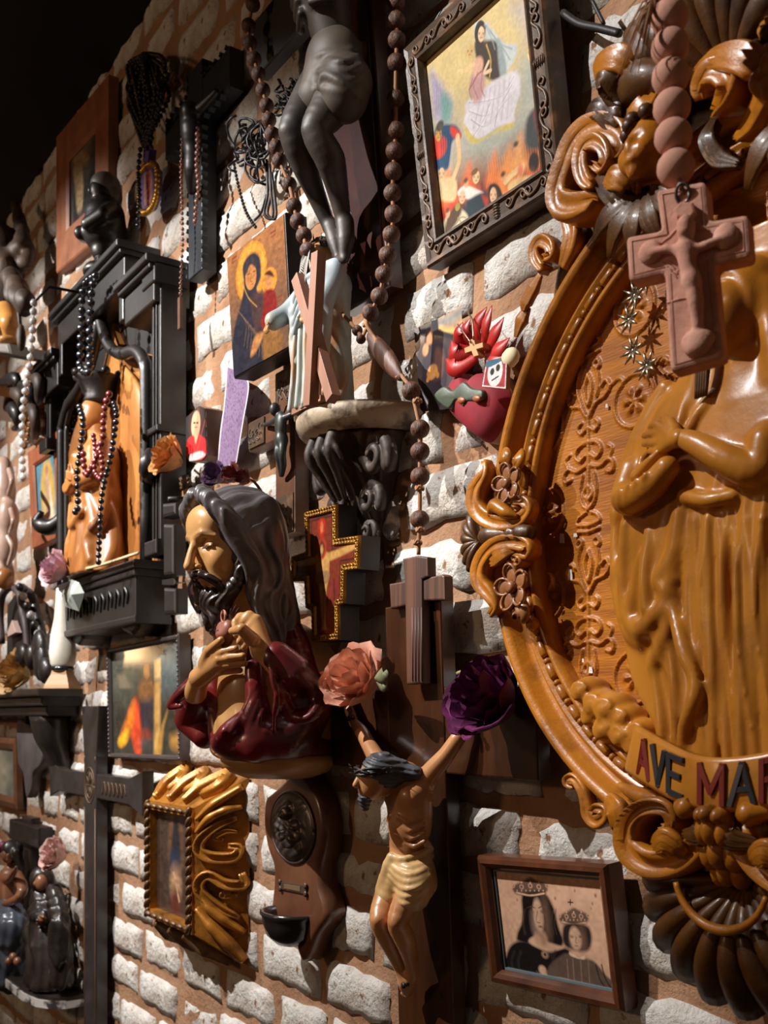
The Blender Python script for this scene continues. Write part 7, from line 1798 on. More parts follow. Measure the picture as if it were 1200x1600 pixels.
# ---- tangle of wire chains right of the toothed crucifix
def mk_wire():
    t = T('wire_ornament', 'openwork dark wire ornament of loops with thin hanging chain beside the icon', 'ornament', UVW(410, 350, .04))
    q = lambda a, b, w=.0: t.px(300 + a / 2.9625, b / 2.9625, w); r = random.Random(3); mb = MB()
    for k in range(26):
        c = q(r.uniform(200, 360), r.uniform(600, 780), r.uniform(0, .03)); rad = r.uniform(.012, .03); ph = r.uniform(0, 6)
        mb.tube([c + np.array((math.cos(a + ph) * rad, math.sin(a + ph) * rad * 1.1, .01 * math.sin(2 * a))) for a in np.linspace(0, r.uniform(3.5, 6.2), 14)], .0028, 5)
    for x in (345, 360): mb.tube(smooth_path([q(x, 760, .01), q(x + 5, 900, .01), q(x - 10, 990, .01), q(x + 30, 1000, .01), q(x + 10, 800, .01)], 24), .003, 5)
    mb.tube(smooth_path([q(345, 900, .01), q(320, 985, .01), q(290, 1020, .01)], 10), .0026, 5); mb.build('wire_loops', M_IRON, t)
    strand(t, 'hanging_chain', [q(195, 760, .0), q(215, 860, .0), q(250, 980, .0), q(300, 1060, .0)], .0038, M_IRON, gap=2.6)
    x = T('wire_ornament', 'knotted dark chain and dried sprig behind the legs of the upper crucifix', 'ornament', UVW(445, 150, .04)); f = lambda a, b, w=.04: UVW(300 + a / 2.9625, b / 2.9625, w) - x.o; mb = MB()
    for k in range(18):
        c = f(r.uniform(400, 510), r.uniform(380, 530)); mb.tube([c + np.array((math.cos(a) * r.uniform(.006, .014), math.sin(a) * .012, .006 * math.sin(2 * a))) for a in np.linspace(0, 6.2, 9)], .0026, 5)
    mb.build('chain_knot', M_IRON, x)
mk_wire()

# ---- black cross with flared ends
def mk_flared():
    t = T('wall_cross', 'tall black wooden cross with flared ends and engraved centre, lower left', 'cross', UVW(140, 1600, .055))
    m = mat('black_lacquered_wood', (52, 46, 44), .35, var=((32, 28, 27), 10, .4, .7), coat=.25)
    q = lambda a, b, w=0: t.px(a / 2.9625, 1060 + b / 2.9625, w)[:2]
    xl, xr = q(388, 600)[0], q(444, 600)[0]; top = q(415, 128)[1]; a0, a1 = q(415, 550)[1], q(415, 438)[1]; L, R = q(228, 500)[0], q(655, 500)[0]; f = .022
    mb = MB(); mb.prism([(xl, -.25), (xr, -.25), (xr, top - .14), (xr + f, top), (xl - f, top), (xl, top - .14)], -.032, 0, .003); up = mb.build('upright', m, t, smooth=False)
    for x0, x1, e in ((xl, L, -1), (xr, R, 1)):
        mb = MB(); mb.prism([(x0, a0), (x1 - e * .09, a0), (x1, a0 - f), (x1, a1 + f), (x1 - e * .09, a1), (x0, a1)], -.032, -.001, .003); mb.build('crossbeam', m, t, smooth=False)
    g = MB(); c = ((xl + xr) / 2, (a0 + a1) / 2)
    e_ = mat('faint_gold_engraving', (104, 76, 50), .45)
    for r in (.05, .036): g.tube([(c[0] + math.cos(a) * r * .8, c[1] + math.sin(a) * r, .0008) for a in np.linspace(0, 6.283, 40)], .0014, 5)
    for k in range(8): a = k * math.pi / 4; g.tube([(c[0] + math.cos(a) * .008, c[1] + math.sin(a) * .008, .0008), (c[0] + math.cos(a) * .03, c[1] + math.sin(a) * .034, .0008)], .0012, 5)
    for k in range(6): g.tube(smooth_path([(xr + .05 + .03 * k, c[1] - .02, 0), (xr + .065 + .03 * k, c[1] + .016, 0), (xr + .08 + .03 * k, c[1] - .012, 0)], 10), .0014, 5)
    for x in (xl + .006, xr - .006): g.tube([(x, -.25, .0004), (x, a0 - .03, .0004)], .0012, 5); g.tube([(x, a1 + .03, .0004), (x, top - .14, .0004)], .0012, 5)
    g.build('engraving', e_, up)
mk_flared()

# ---- holy water font plaque
def mk_font():
    t = T('water_font', 'shaped wooden plaque with oval pewter medallion and small dark bowl below bust', 'font', UVW(472, 1500, .05))
    z = lambda a, b, w=0: t.px(360 + a / 3.636, 1160 + b / 3.636, w)
    ctl = [(385, 150), (440, 222), (500, 325), (528, 470), (515, 610), (492, 710), (502, 820), (535, 930), (536, 1010), (470, 1110), (405, 1250), (345, 1110), (248, 1040), (230, 930), (240, 800), (238, 700), (205, 600), (185, 470), (192, 330), (228, 288), (292, 232), (342, 165)]
    sh = [(0, 1)] * 0
    o = [z(*c)[:2] for c in ctl]; P = smooth_path(o, 88, True)
    mb = MB(); mb.prism(P, -.042, .0, .010); mb.build('plaque', mat('reddish_walnut', (110, 70, 48), .36, var=((82, 50, 34), 9, .4, .7), coat=.3), t)
    c = z(357, 482, .0); ru, rv = .071, .056
    ru = np.linalg.norm(z(478, 482)[:2] - z(236, 482)[:2]) / 2; rv = np.linalg.norm(z(357, 282)[:2] - z(357, 682)[:2]) / 2
    N = 110; x, y = np.meshgrid(np.linspace(-1, 1, N), np.linspace(-1, 1, N)); rr = np.hypot(x, y)
    H = .010 * np.sqrt(np.clip(1 - rr ** 4, 0, 1))
    def blob(a, b, ra, rb, h): nonlocal H; d = np.clip(1 - ((x - a) / ra) ** 2 - ((y - b) / rb) ** 2, 0, 1); H = H + h * np.sqrt(d)
    for q_ in ((0, .42, .22, .2, .010), (-.05, .5, .3, .28, .006), (-.2, 0, .45, .4, .008), (.35, .1, .2, .16, .009), (.35, -.15, .24, .24, .007), (0, -.5, .6, .4, .008), (.1, -.3, .35, .25, .006), (-.4, .1, .2, .3, .005), (0, .34, .05, .08, .004)): blob(*q_)
    H += .0016 * np.sin(x * 16 + 5 * np.sin(y * 5)) * np.clip(1.1 - rr, 0, 1) * (np.abs(x) < .75)
    v = np.stack([c[0] + x.ravel() * ru, c[1] + y.ravel() * rv, H.ravel() + .001], 1); i = np.arange(N * N).reshape(N, N); f = np.stack([i[:-1, :-1], i[:-1, 1:], i[1:, 1:], i[1:, :-1]], -1).reshape(-1, 4); ok = (rr < 1).ravel(); f = f[ok[f].all(1)]
    us = np.unique(f); mp = np.full(N * N, -1); mp[us] = np.arange(len(us)); md = mesh_obj('medallion', v[us], mp[f], M_PEW, t)
    rim = MB(); rim.tube([(c[0] + math.cos(a) * ru, c[1] + math.sin(a) * rv, .002) for a in np.linspace(0, 6.283, 60)], .0036, 7); rim.build('rim', M_PEW, md)
    npl = [z(*q_)[:2] for q_ in ((287, 790), (438, 812), (438, 862), (290, 832))]; mb = MB(); mb.prism(npl, -.002, .004, .001); no = mb.build('nameplate', M_BRZ, t, smooth=False)
    mb = MB(); cc = np.mean(npl, 0); mb.prism([cc + (np.array(q_) - cc) * .62 for q_ in npl], .003, .0052, .0006); mb.build('blank_label', mat('dull_brass_label', (116, 92, 68), .45), no, smooth=False)
    for q_ in npl: k = MB(); k.ell((q_[0] * .96 + cc[0] * .04, q_[1] * .94 + cc[1] * .06, .004), (.006, .006, .003), 8, 5); k.build('rosette', M_BRZ, no)
    # bowl: half round cup
    b0 = z(345, 985, .0); R = np.linalg.norm(z(440, 990)[:2] - z(250, 990)[:2]) / 2; an = np.linspace(0, math.pi, 24); prof = [(.10, -.058), (.5, -.052), (.82, -.036), (.95, -.014), (.98, -.002), (1.06, .004), (1.05, .010), (.95, .010), (.86, .0), (.72, -.024), (.4, -.036), (.05, -.040)]
    v = [(b0[0] + R * k * math.cos(a), b0[1] + h, R * .82 * k * math.sin(a)) for k, h in prof for a in an]; n = len(an)
    f = [(i * n + j, i * n + j + 1, i * n + n + j + 1, i * n + n + j)[::-1] for i in range(len(prof) - 1) for j in range(n - 1)]
    f = [tuple(q_[::-1]) for q_ in f]; f = [tuple(q_[::-1]) for q_ in f]
    mesh_obj('bowl', v, f, mat('black_glazed_bowl', (40, 36, 36), .22, coat=.5), t)
mk_font()

# ---- bronze-mounted brown crucifix between bust and bracket
def mk_bronze_crucifix():
    t = T('crucifix', 'brown wooden crucifix with embossed metal ends and small dark bronze corpus left of bracket', 'crucifix', UVW(446, 835, .045))
    z = lambda a, b, w=0: t.px(200 + a / 3.333, 540 + b / 3.333, w)
    xl, xr = z(768, 600)[0], z(870, 600)[0]; y0, y1 = z(820, 985)[1], z(815, 118)[1]; al = z(628, 465)[0]; a0, a1 = z(700, 520)[1], z(700, 365)[1]
    mb = MB(); mb.prism([(xl, y0), (xr, y0), (xr, y1), (xl, y1)], -.03, 0, .002); mb.build('upright', M_WALN, t, smooth=False)
    for x0, x1 in ((al, xl), (xr, xr + (xl - al))): mb = MB(); mb.prism([(x0, a0), (x1, a0), (x1, a1), (x0, a1)], -.03, -.001, .002); mb.build('crossbeam', M_WALN, t, smooth=False)
    L = xl - al
    for (b0, b1, b2, b3) in ((al + .004, a0 + .004, al + L * .62, a1 - .004), (xl + .004, y0 + .004, xr - .004, y0 + .075), (xl + .004, y1 - .075, xr - .004, y1 - .004), (xr + L * .38, a0 + .004, xr + L - .004, a1 - .004)):
        pl = plate(t, 'embossed_plate', M_BRZ, b0, b1, b2, b3, -.001, .0025); g = MB(); r = random.Random(int(b0 * 1e4))
        for k in range(7): cx, cy = r.uniform(b0 + .01, b2 - .01), r.uniform(b1 + .01, b3 - .01); g.tube([(cx + math.cos(a) * .008, cy + math.sin(a) * .009, .003) for a in np.linspace(0, 5, 9)], .0015, 5)
        g.build('relief', M_BRZ, pl)
    dm = MB(); c = z(812, 300, .0); dm.prism([(c[0] - .02, c[1]), (c[0], c[1] - .022), (c[0] + .02, c[1]), (c[0], c[1] + .022)], -.001, .003, .001); dm.build('diamond', M_WALN, t, smooth=False)
    s = Sdf(h=.0019); p = z; G = mat('green_black_bronze', (62, 64, 62), .42, metal=.3)
    s.ell(p(766, 332, .030), (.010, .013, .011), .003); s.chain([p(775, 350, .026), p(790, 380, .024)], .006, .003); s.ell(p(795, 408, .024), (.015, .024, .010), .004); s.chain([p(797, 440, .022), p(800, 485, .022)], [.009, .012], .005)
    limb(s, [p(784, 380, .022), p(752, 398, .016), p(712, 414, .006)], [.007, .0058, .004], .003); limb(s, [p(810, 378, .022), p(850, 360, .016), p(895, 325, .006)], [.007, .0058, .004], .003)
    limb(s, [p(790, 500, .022), p(780, 560, .028), p(792, 620, .020), p(795, 675, .010)], [.0085, .007, .006, .004], .003); limb(s, [p(808, 500, .022), p(804, 565, .025), p(810, 620, .018), p(803, 675, .010)], [.0085, .007, .006, .004], .003); s.ell(p(798, 495, .022), (.015, .016, .012), .003)
    s.build('corpus', G, t)
mk_bronze_crucifix()

# ---- card, flaming heart
def mk_card():
    t = T('prayer_card', 'curled card showing a robed man carrying a cross, pinned beside red heart', 'card', UVW(680, 640, .018))
    z = lambda a, b, w=0: t.px(640 + a / 2.858, 440 + b / 2.858, w)
    c = [z(25, 212)[:2], z(248, 112)[:2], z(300, 560)[:2], z(52, 585)[:2]]; c = np.array(c)
    P = Paint((c[:, 0].min(), c[:, 1].min(), c[:, 0].max(), c[:, 1].max()), 120, 130, (196, 150, 96)); Z = lambda *q: [z(*a)[:2] for a in q]
    P.poly(Z((20, 330), (90, 230), (250, 240), (290, 580), (30, 600)), (62, 52, 52), 20); P.poly(Z((20, 210), (120, 170), (260, 110), (250, 170), (150, 210), (30, 260)), (110, 120, 124), 12, .9); P.poly(Z((130, 200), (220, 220), (150, 240), (125, 225)), (214, 164, 92), 6)
    P.poly(Z((100, 165), (130, 160), (135, 215), (210, 240), (205, 262), (90, 235), (50, 240), (50, 215), (98, 205)), (38, 34, 38), 2, curve=False); P.ell(z(92, 262)[:2], (.013, .020), (60, 38, 30), 2); P.ell(z(92, 266)[:2], (.008, .013), (176, 122, 84), 2)
    P.poly(Z((75, 300), (110, 280), (170, 290), (180, 400), (140, 560), (60, 580), (60, 420)), (46, 36, 44), 3); P.poly(Z((120, 300), (160, 320), (150, 420), (110, 430)), (96, 64, 56), 6); P.ell(z(105, 405)[:2], (.014, .012), (190, 130, 80), 2); P.ell(z(75, 305)[:2], (.008, .010), (186, 130, 88), 2); P.line(Z((85, 440), (110, 390), (130, 420)), .004, (190, 128, 60)); P.line(Z((60, 500), (85, 545)), .0012, (150, 140, 136)); P.noise(.2, (24, 26))
    o = P.sheet('card_sheet', M_PRINT, t, w=.0, clip=c)
    me = o.data
    for v in me.vertices: x = (v.co.x - c[:, 0].min()) / .12; v.co.y -= .012 * (x - .5) ** 2 + .004 * x
mk_card()

def mk_heart():
    t = T('flaming_heart', 'red velvet heart ornament with red metal flames and green mask, beside oval frame', 'ornament', UVW(745, 690, .03))
    z = lambda a, b, w=0: t.px(640 + a / 2.858, 440 + b / 2.858, w)
    VEL = mat('crimson_velvet', (138, 16, 34), .8, var=((110, 10, 28), 30, .4, .7)); RM = mat('red_painted_tin', (176, 36, 30), .4, var=((140, 26, 24), 14, .4, .7)); GM = mat('green_tarnished_leaf', (62, 72, 56), .5, bump=(60, .3, .002)); TAN = mat('tan_edge', (150, 108, 80), .7)
    ctl = [(290, 440), (330, 405), (400, 420), (440, 500), (420, 620), (352, 718), (260, 660), (195, 590), (176, 520), (195, 450), (245, 408)]
    out = smooth_path([z(*q)[:2] for q in ctl], 66, True); mb = MB(); mb.prism(out, -.026, -.004, .002); mb.build('backing', TAN, t)
    c = np.mean(out, 0); rings = []; n = len(out)
    for k in np.linspace(1, .05, 9): rings.append(np.column_stack([c + (out - c) * k, np.full(n, -.004 + .030 * math.sqrt(1 - k ** 2.4))]))
    v = np.concatenate(rings); f = [(r * n + i, r * n + (i + 1) % n, r * n + n + (i + 1) % n, r * n + n + i) for r in range(8) for i in range(n)]
    if np.sum(out[:, 0] * np.roll(out[:, 1], -1) - np.roll(out[:, 0], -1) * out[:, 1]) < 0: f = [q[::-1] for q in f]
    f.append(tuple(range(8 * n, 9 * n))); mesh_obj('velvet_heart', v, f, VEL, t)
    def flame(b, tip, bend, w, lift):
        B, Tp = z(*b, .004), z(*tip, lift); md = (B + Tp) / 2 + np.array((bend[0], bend[1], .010)); P = smooth_path([B, md, Tp], 14)
        s_ = np.interp(np.linspace(0, 1, 14), [0, .35, .7, 1], [w * .6, w, w * .7, .0006]); q = MB(); q.sweep(P, [(-1, -.06), (0, .14), (1, -.06), (1, -.14), (0, .04), (-1, -.14)], s_); q.build('flame', RM, t)
    for b, tp, bd, w in (((300, 330), (160, 345), (-.004, -.016), .016), ((290, 310), (185, 262), (-.006, -.012), .016), ((280, 290), (238, 180), (-.010, 0), .014), ((290, 290), (272, 160), (-.006, .0), .012), ((305, 290), (346, 112), (-.004, .0), .015), ((320, 290), (368, 105), (.006, -.008), .014), ((330, 300), (422, 158), (.008, -.010), .015), ((340, 320), (448, 250), (.004, -.014), .016), ((340, 330), (430, 330), (0, -.01), .012)): flame(b, tp, bd, w, .022)
    wb = [z(*q, .032)[:2] for q in ((248, 298), (272, 288), (268, 262), (290, 255), (297, 282), (330, 272), (332, 295), (302, 304), (312, 330), (290, 338), (280, 312), (252, 322))]
    mb = MB(); mb.prism(wb, .020, .034, .001); mb.build('small_cross', mat('pale_carved_wood', (190, 144, 92), .6), t, smooth=False)
    mk = smooth_path([z(*q)[:2] for q in ((178, 510), (215, 482), (255, 500), (300, 462), (340, 490), (388, 500), (380, 545), (320, 548), (300, 572), (270, 540), (238, 580), (200, 560), (175, 535))], 60, True)
    mb = MB(); mb.prism(mk, .018, .028, .003); g = mb.build('green_mask', GM, t)
    for a, b in ((232, 530), (300, 522)): e = MB(); p = z(a, b, .028); e.ell(p, (.010, .005, .003), 10, 6, -.3); e.build('eye', mat('amber_eye', (150, 80, 40), .4), g)
    cr = np.array([z(*q, .036)[:2] for q in ((345, 352), (438, 338), (432, 480), (325, 470))]); P = Paint((cr[:, 0].min(), cr[:, 1].min(), cr[:, 0].max(), cr[:, 1].max()), 60, 70, (176, 40, 44)); m_ = cr.mean(0)
    P.poly(cr, (206, 196, 196), curve=False); P.poly(m_ + (cr - m_) * .9, (150, 34, 40), curve=False); P.ell(m_ + (0, .002), (.016, .020), (216, 206, 200), 1); P.ell(m_ + (-.006, .004), (.0045, .005), (30, 24, 26)); P.ell(m_ + (.006, .006), (.0045, .005), (30, 24, 26)); P.line([m_ + (-.007, -.008), m_ + (.007, -.006)], .0012, (30, 24, 26)); P.poly([m_ + (-.02, .02), m_ + (.0, .03), m_ + (.02, .022), m_ + (.016, .014), m_ + (-.014, .012)], (40, 90, 110), 1); P.noise(.3, (16, 18))
    P.sheet('skull_card', M_PRINT, t, w=.037, clip=cr)
    tl = MB(); tl.prism(cr, .030, .0365); tl.build('card_back', TAN, t, smooth=False)
    fl = MB(); p = z(450, 340, .03); fl.ell(p, (.016, .014, .01), 10, 6); fl.build('cream_flower', mat('cream_paper_flower', (220, 206, 170), .7), t)
    w = MB(); w.tube(smooth_path([z(270, 100, .006), z(262, 140, .02), z(280, 170, .03), z(285, 260, .036)], 14), .0012, 5); w.tube(smooth_path([z(215, 190, .03), z(240, 225, .036), z(275, 275, .038)], 8), .0010, 5); w.build('hanging_wire', M_SILV, t)
mk_heart()
# ------------------------------------------------------------------ roses, shelves and small things at the left edge
def rose(label, px, py, w, r, c1, c2, seed, name='dried_rose', open_=1.0, stem=None, n=17, squash=.85):
    t = T(name, label, 'rose', UVW(px, py + r * 500, w)); c = t.px(px, py, 0)
    m = mat('petal_%d_%d_%d' % c1, c1, .6, var=(c2, 26, .42, .66), bump=(60, .35, .003), spec=.3)
    rs = random.Random(seed)
    ax = np.array((.25 + rs.uniform(-.3, .2), .35 * squash + rs.uniform(-.1, .1), .85)); ax /= np.linalg.norm(ax)
    e1 = np.cross(ax, (0, 1, 0)); e1 /= np.linalg.norm(e1); e2 = np.cross(ax, e1)
    base = c - ax * r * .75
    k = MB(); k.ell(c - ax * r * .25, (r * .36, r * .36, r * .36), 12, 8); k.build('bud_core', m, t)
    for i in range(n):
        lay = i / (n - 1); az = i * 2.4 + rs.uniform(-.35, .35); R = r * (.26 + .74 * lay ** .8); Hh = r * (1.62 - .42 * lay * open_) * rs.uniform(.9, 1.08); dl = 1.15 - .25 * lay
        cu = (.04 + .20 * lay ** 1.5) * rs.uniform(.4, 1.4); ph = rs.uniform(0, 6); ru = rs.uniform(2.5, 4.5)
        N, K = 11, 10; v = []
        for side in (0, 1):
            for x in range(N):
                a = -1 + 2 * x / (N - 1)
                for y in range(K):
                    s_ = y / (K - 1); wid = dl * (math.sin(math.pi * min(s_ * .62 + .14, .5)) ) * (1 - .18 * max(0, s_ - .8) / .2 * abs(a))
                    edge = max(0.0, s_ - .62) / .38
                    rad = R * (.18 + .82 * math.sin(min(s_ * 1.9, 1.57))) + r * cu * edge ** 1.6 + r * .07 * math.sin(ru * a * 2 + ph) * s_ ** 2 - side * r * .03
                    hh = Hh * (s_ - .10 * a * a * s_) - r * cu * .5 * edge ** 2 + r * .05 * math.cos(ru * 1.6 * a + ph) * s_ ** 2
                    th = az + a * wid
                    v.append(base + ax * hh + (e1 * math.cos(th) + e2 * math.sin(th) * (.9 + .1 * squash)) * rad)
        f = []
        for s2 in range(2):
            for x in range(N - 1):
                for y in range(K - 1):
                    q = (s2 * N * K + x * K + y, s2 * N * K + x * K + y + 1, s2 * N * K + (x + 1) * K + y + 1, s2 * N * K + (x + 1) * K + y); f.append(q[::-1] if s2 else q)
        mesh_obj('petal', v, f, m, t)
    for s_ in (stem or []):
        g = MB(); P = smooth_path([t.px(a, b, ww - w) for a, b, ww in s_], 14); g.tube(P, taper(14, .003, .0026, .001), 6); g.build('stem', mat('dry_green_stem', (128, 120, 84), .7), t)
    return t
def sepal(t, pts, wd, w):
    P = smooth_path([t.px(a, b, ww - w) for a, b, ww in pts], 12); s_ = np.sin(np.linspace(.15, 3.1, 12)) * wd
    g = MB(); g.sweep(P, [(-1, -.1), (0, .15), (1, -.1), (1, -.18), (0, .05), (-1, -.18)], s_); g.build('leaf', mat('dull_green_leaf', (134, 136, 100), .6, var=((100, 104, 70), 20, .4, .7)), t)
r = rose('peach-pink dried rose resting on the left arm of the lower crucifix', 558, 1062, .10, .052, (238, 188, 164), (214, 146, 118), 5, stem=None); sepal(r, [(585, 1060, .11), (597, 1055, .13), (604, 1046, .125)], .012, .10); sepal(r, [(588, 1066, .11), (598, 1072, .125), (600, 1062, .12)], .009, .10)
r = rose('deep purple dried rose resting on the right arm of the lower crucifix', 762, 1092, .10, .056, (96, 28, 76), (60, 16, 48), 8, stem=[[(715, 1052, .08), (735, 1046, .085), (757, 1050, .09)], [(775, 1048, .09), (768, 1043, .08), (757, 1052, .09)]])
rose('peach dried rose hanging right of the niche shrine', 264, 714, .09, .044, (206, 150, 92), (160, 104, 60), 3, stem=[[(258, 692, .08), (268, 700, .09), (276, 705, .085)]])
rose('cream dried rose lying on the dark shelf at left edge', 26, 1052, .12, .062, (206, 172, 120), (166, 122, 72), 6, squash=.6)
rose('lilac-pink dried rose lying on the console of the niche shrine', 88, 889, .17, .045, (206, 172, 186), (180, 130, 120), 9, squash=.7)
rose('dusty pink dried rose on the shoulder of the dark sculpture group', 86, 1335, .075, .048, (218, 184, 174), (180, 132, 124), 10)
rose('withered violet rose on top of the bust head', 336, 742, .15, .026, (104, 74, 104), (70, 44, 70), 12, n=10); rose('withered dark red rosebud on top of the bust head', 362, 742, .14, .020, (120, 56, 52), (80, 36, 36), 13, n=8)
rose('withered red rosebud near the stem on top of bust head', 380, 748, .13, .018, (112, 50, 46), (76, 32, 32), 14, n=8)
t = T('folded_paper', 'crumpled pale green paper scrap on front of niche console', 'paper', UVW(118, 945, .125)); q = lambda a, b, w=0: t.px(a / 4.21, 720 + b / 4.21, w)
mb = MB(); mb.raw([q(470, 780, .02), q(405, 870, .012), q(430, 960, .01), q(520, 990, .004), q(555, 870, .006), q(520, 800, .014), q(470, 880, .03)], [(0, 1, 6), (1, 2, 6), (2, 3, 6), (3, 4, 6), (4, 5, 6), (5, 0, 6)]); mb.build('scrap', mat('pale_green_paper', (150, 158, 150), .7), t, smooth=False)
t = T('reed_stick', 'thin dry straw lying along the edge of niche console', 'stick', UVW(160, 890, .125)); mb = MB(); mb.tube(smooth_path([UVW(100, 895, .13) - t.o, UVW(150, 885, .13) - t.o, UVW(216, 864, .13) - t.o], 12), .004, 5); mb.build('straw', mat('pale_straw', (190, 170, 130), .7), t)

# dark almond-shaped ornament before the beard
t = T('leaf_ornament', 'dark pointed almond-shaped ornament with red centre hanging left of the beard', 'ornament', UVW(308, 960, .034)); z = lambda a, b, w=0: t.px(240 + a / 3.477, 740 + b / 3.477, w)
o = smooth_path([z(*q)[:2] for q in ((238, 765), (195, 700), (180, 620), (205, 570), (240, 555), (280, 580), (292, 640), (272, 710))], 48, True); mb = MB(); mb.prism(o, -.03, 0, .004); b = mb.build('rim', M_JET, t)
cc = o.mean(0); mb = MB(); mb.prism(cc + (o - cc) * .6, -.002, .003, .002); mb.build('red_centre', mat('dark_wine_centre', (84, 30, 34), .4, coat=.3), t)

# ---- small frame behind the bust, dark strap right of the shrine
t = T('small_frame', 'tiny arched brass frame half hidden behind the bust forehead', 'picture frame', UVW(290, 850, .03)); z = lambda a, b, w=0: t.px(200 + a / 3.333, 540 + b / 3.333, w)
o = [z(*q)[:2] for q in ((262, 1030), (345, 1015), (345, 760), (325, 715), (300, 705), (275, 725), (262, 770))]; mb = MB(); mb.prism(o, -.02, 0, .002); mb.build('frame', M_BRZ, t, smooth=False)
cc = np.mean(o, 0); mb = MB(); mb.prism([cc + (np.array(q) - cc) * .74 for q in o], -.001, .002, .001); mb.build('picture', mat('tan_faded_picture', (176, 130, 84), .5), t, smooth=False)
mb = MB()
for k in range(7): a = math.pi * (k + .5) / 7; p = z(303, 745, .0); mb.tube([p, p + np.array((math.cos(a) * .035, math.sin(a) * .03, .006))], [.003, .006], 6)
mb.build('crest', M_BRZ, t)
t = T('iron_clasp', 'dark faceted iron bar hanging between niche shrine and bust', 'clasp', UVW(262, 960, .10)); z = lambda a, b, w=0: t.px(200 + a / 3.333, 540 + b / 3.333, w)
for y0, y1, x0, x1 in ((790, 900, 175, 245), (905, 1200, 180, 235), (1205, 1240, 170, 245), (1240, 1400, 182, 246)):
    p0, p1 = z(x0, y1), z(x1, y0); mb = MB(); mb.prism([(p0[0], p0[1]), (p1[0], p0[1] - .004), (p1[0], p1[1] - .01), (p0[0], p1[1])], -.03, .0, .008); mb.build('segment', M_NICHE, t, smooth=False)
mb = MB(); mb.tube([z(210, 800, -.02), z(210, 800, -.02) + (0, .01, -.075)], .006, 7, up=(0, 1, 0)); mb.build('hook', M_NICHE, t)

# ---- shelf at the left edge with corbel
def mk_shelf():
    t = T('wall_shelf', 'dark wooden moulded shelf on curved corbel at the left edge', 'shelf', UVW(80, 1200, .01))
    u0, u1 = UVW(-60, 1080, .1)[0] - t.o[0], UVW(135, 1080, .0)[0] - t.o[0]; top = UVW(60, 1076, .13)[1] - t.o[1]
    for k, (h0, h1, d, w) in enumerate(((-.022, 0, 0, .135), (-.050, -.022, .03, .115), (-.080, -.050, .05, .095))):
        mb = MB(); mb.prism([(u0 + d, top + h0), (u1 - d, top + h0), (u1 - d, top + h1), (u0 + d, top + h1)], .0, w, .005); mb.build('shelf_board' if k == 0 else 'moulding', M_NICHE, t, smooth=False)
    for uc in (u1 - .18,):
        P = smooth_path([(uc, top - .080, .055), (uc, top - .14, .05), (uc, top - .19, .032), (uc, top - .25, .02), (uc, top - .29, .015)], 16); mb = MB(); mb.sweep(P, [(-1, -1), (1, -1), (1, .6), (.6, 1), (-.6, 1), (-1, .6)], np.stack([taper(16, .085, .07, .04), taper(16, .04, .025, .014)], 1), up=(1, 0, 0) if 0 else (0, 0, 1)); mb.build('corbel', M_NICHE, t)
mk_shelf()
def mk_candle():
    t = T('candle', 'white wax candle figure on square foot at end of the dark shelf', 'candle', UVW(98, 1076, .10)); W = mat('white_wax', (206, 202, 190), .4, var=((180, 172, 150), 12, .4, .7))
    mb = MB(); mb.lathe([(.024, .055), (.034, .07), (.038, .10), (.034, .15), (.024, .20), (.020, .25), (.018, .285), (.008, .292)], seg=20); mb.build('body', W, t)
    mb = MB(); mb.lathe([(.055, 0), (.052, .010), (.034, .040), (.030, .055)], seg=4); mb.build('foot', mat('tan_foot', (166, 130, 92), .6), t, smooth=False); mb = MB(); mb.lathe([(.030, .050), (.034, .056), (.030, .064)], seg=18); mb.build('band', M_JET, t)
    mb = MB(); mb.tube([(0, .29, 0), (.003, .31, .002)], .003, 5); mb.build('wick', M_IRON, t)
mk_candle()
def mk_arch():
    t = T('arched_frame', 'dark arched openwork wooden frame with pale inset standing on left shelf', 'ornament', UVW(30, 1076, .06)); q = lambda a, b, w=0: t.px(a / 4.21, 720 + b / 4.21, w)
    mb = MB(); mb.tube(smooth_path([q(10, 1200, .03), q(0, 1000, .03), q(20, 880, .03), (q(75, 830, .03)), q(130, 880, .03), q(150, 1000, .03), q(170, 1080, .03), q(190, 1320, .03)], 40), .013, 8); mb.build('arch', mat('dusty_dark_wood', (86, 74, 74), .55, var=((50, 42, 42), 10, .4, .7)), t)
    mb = MB(); mb.tube(smooth_path([q(150, 830, .0), q(215, 900, .0), q(240, 1010, .0), q(280, 1150, .0), q(320, 1330, .0)], 24), taper(24, .012, .018, .012), 8); mb.build('outer_arch', M_NICHE, t)
    for k in range(8): s = MB(); p = q(130 + 24 * k, 830 + 62 * k, .03); s.ell(p, (.014, .014, .013), 9, 6); s.build('knob', M_GREYB if k % 2 else M_NICHE, t)
    for (a, b, c, d) in ((150, 1280, 60, 40), (260, 1240, 60, 60), (270, 1320, 50, 60), (210, 1290, 40, 40), (300, 1380, 50, 40)): s = MB(); s.ell(q(a, b, .05), (c * .0008, d * .0010, .022), 10, 7); s.build('carved_leaf', M_NICHE, t)
    mb = MB(); mb.prism([q(*a)[:2] for a in ((60, 1140), (95, 1050), (125, 1130), (70, 1160))], -.01, .01, .003); mb.build('pale_inset', mat('pinkish_inset', (190, 160, 150), .6), t, smooth=False); mb = MB(); mb.prism([q(*a)[:2] for a in ((15, 1330), (20, 950), (75, 870), (130, 960), (160, 1330))], -.03, -.015); mb.build('back_plate', M_BLACKW, t, smooth=False)
mk_arch()
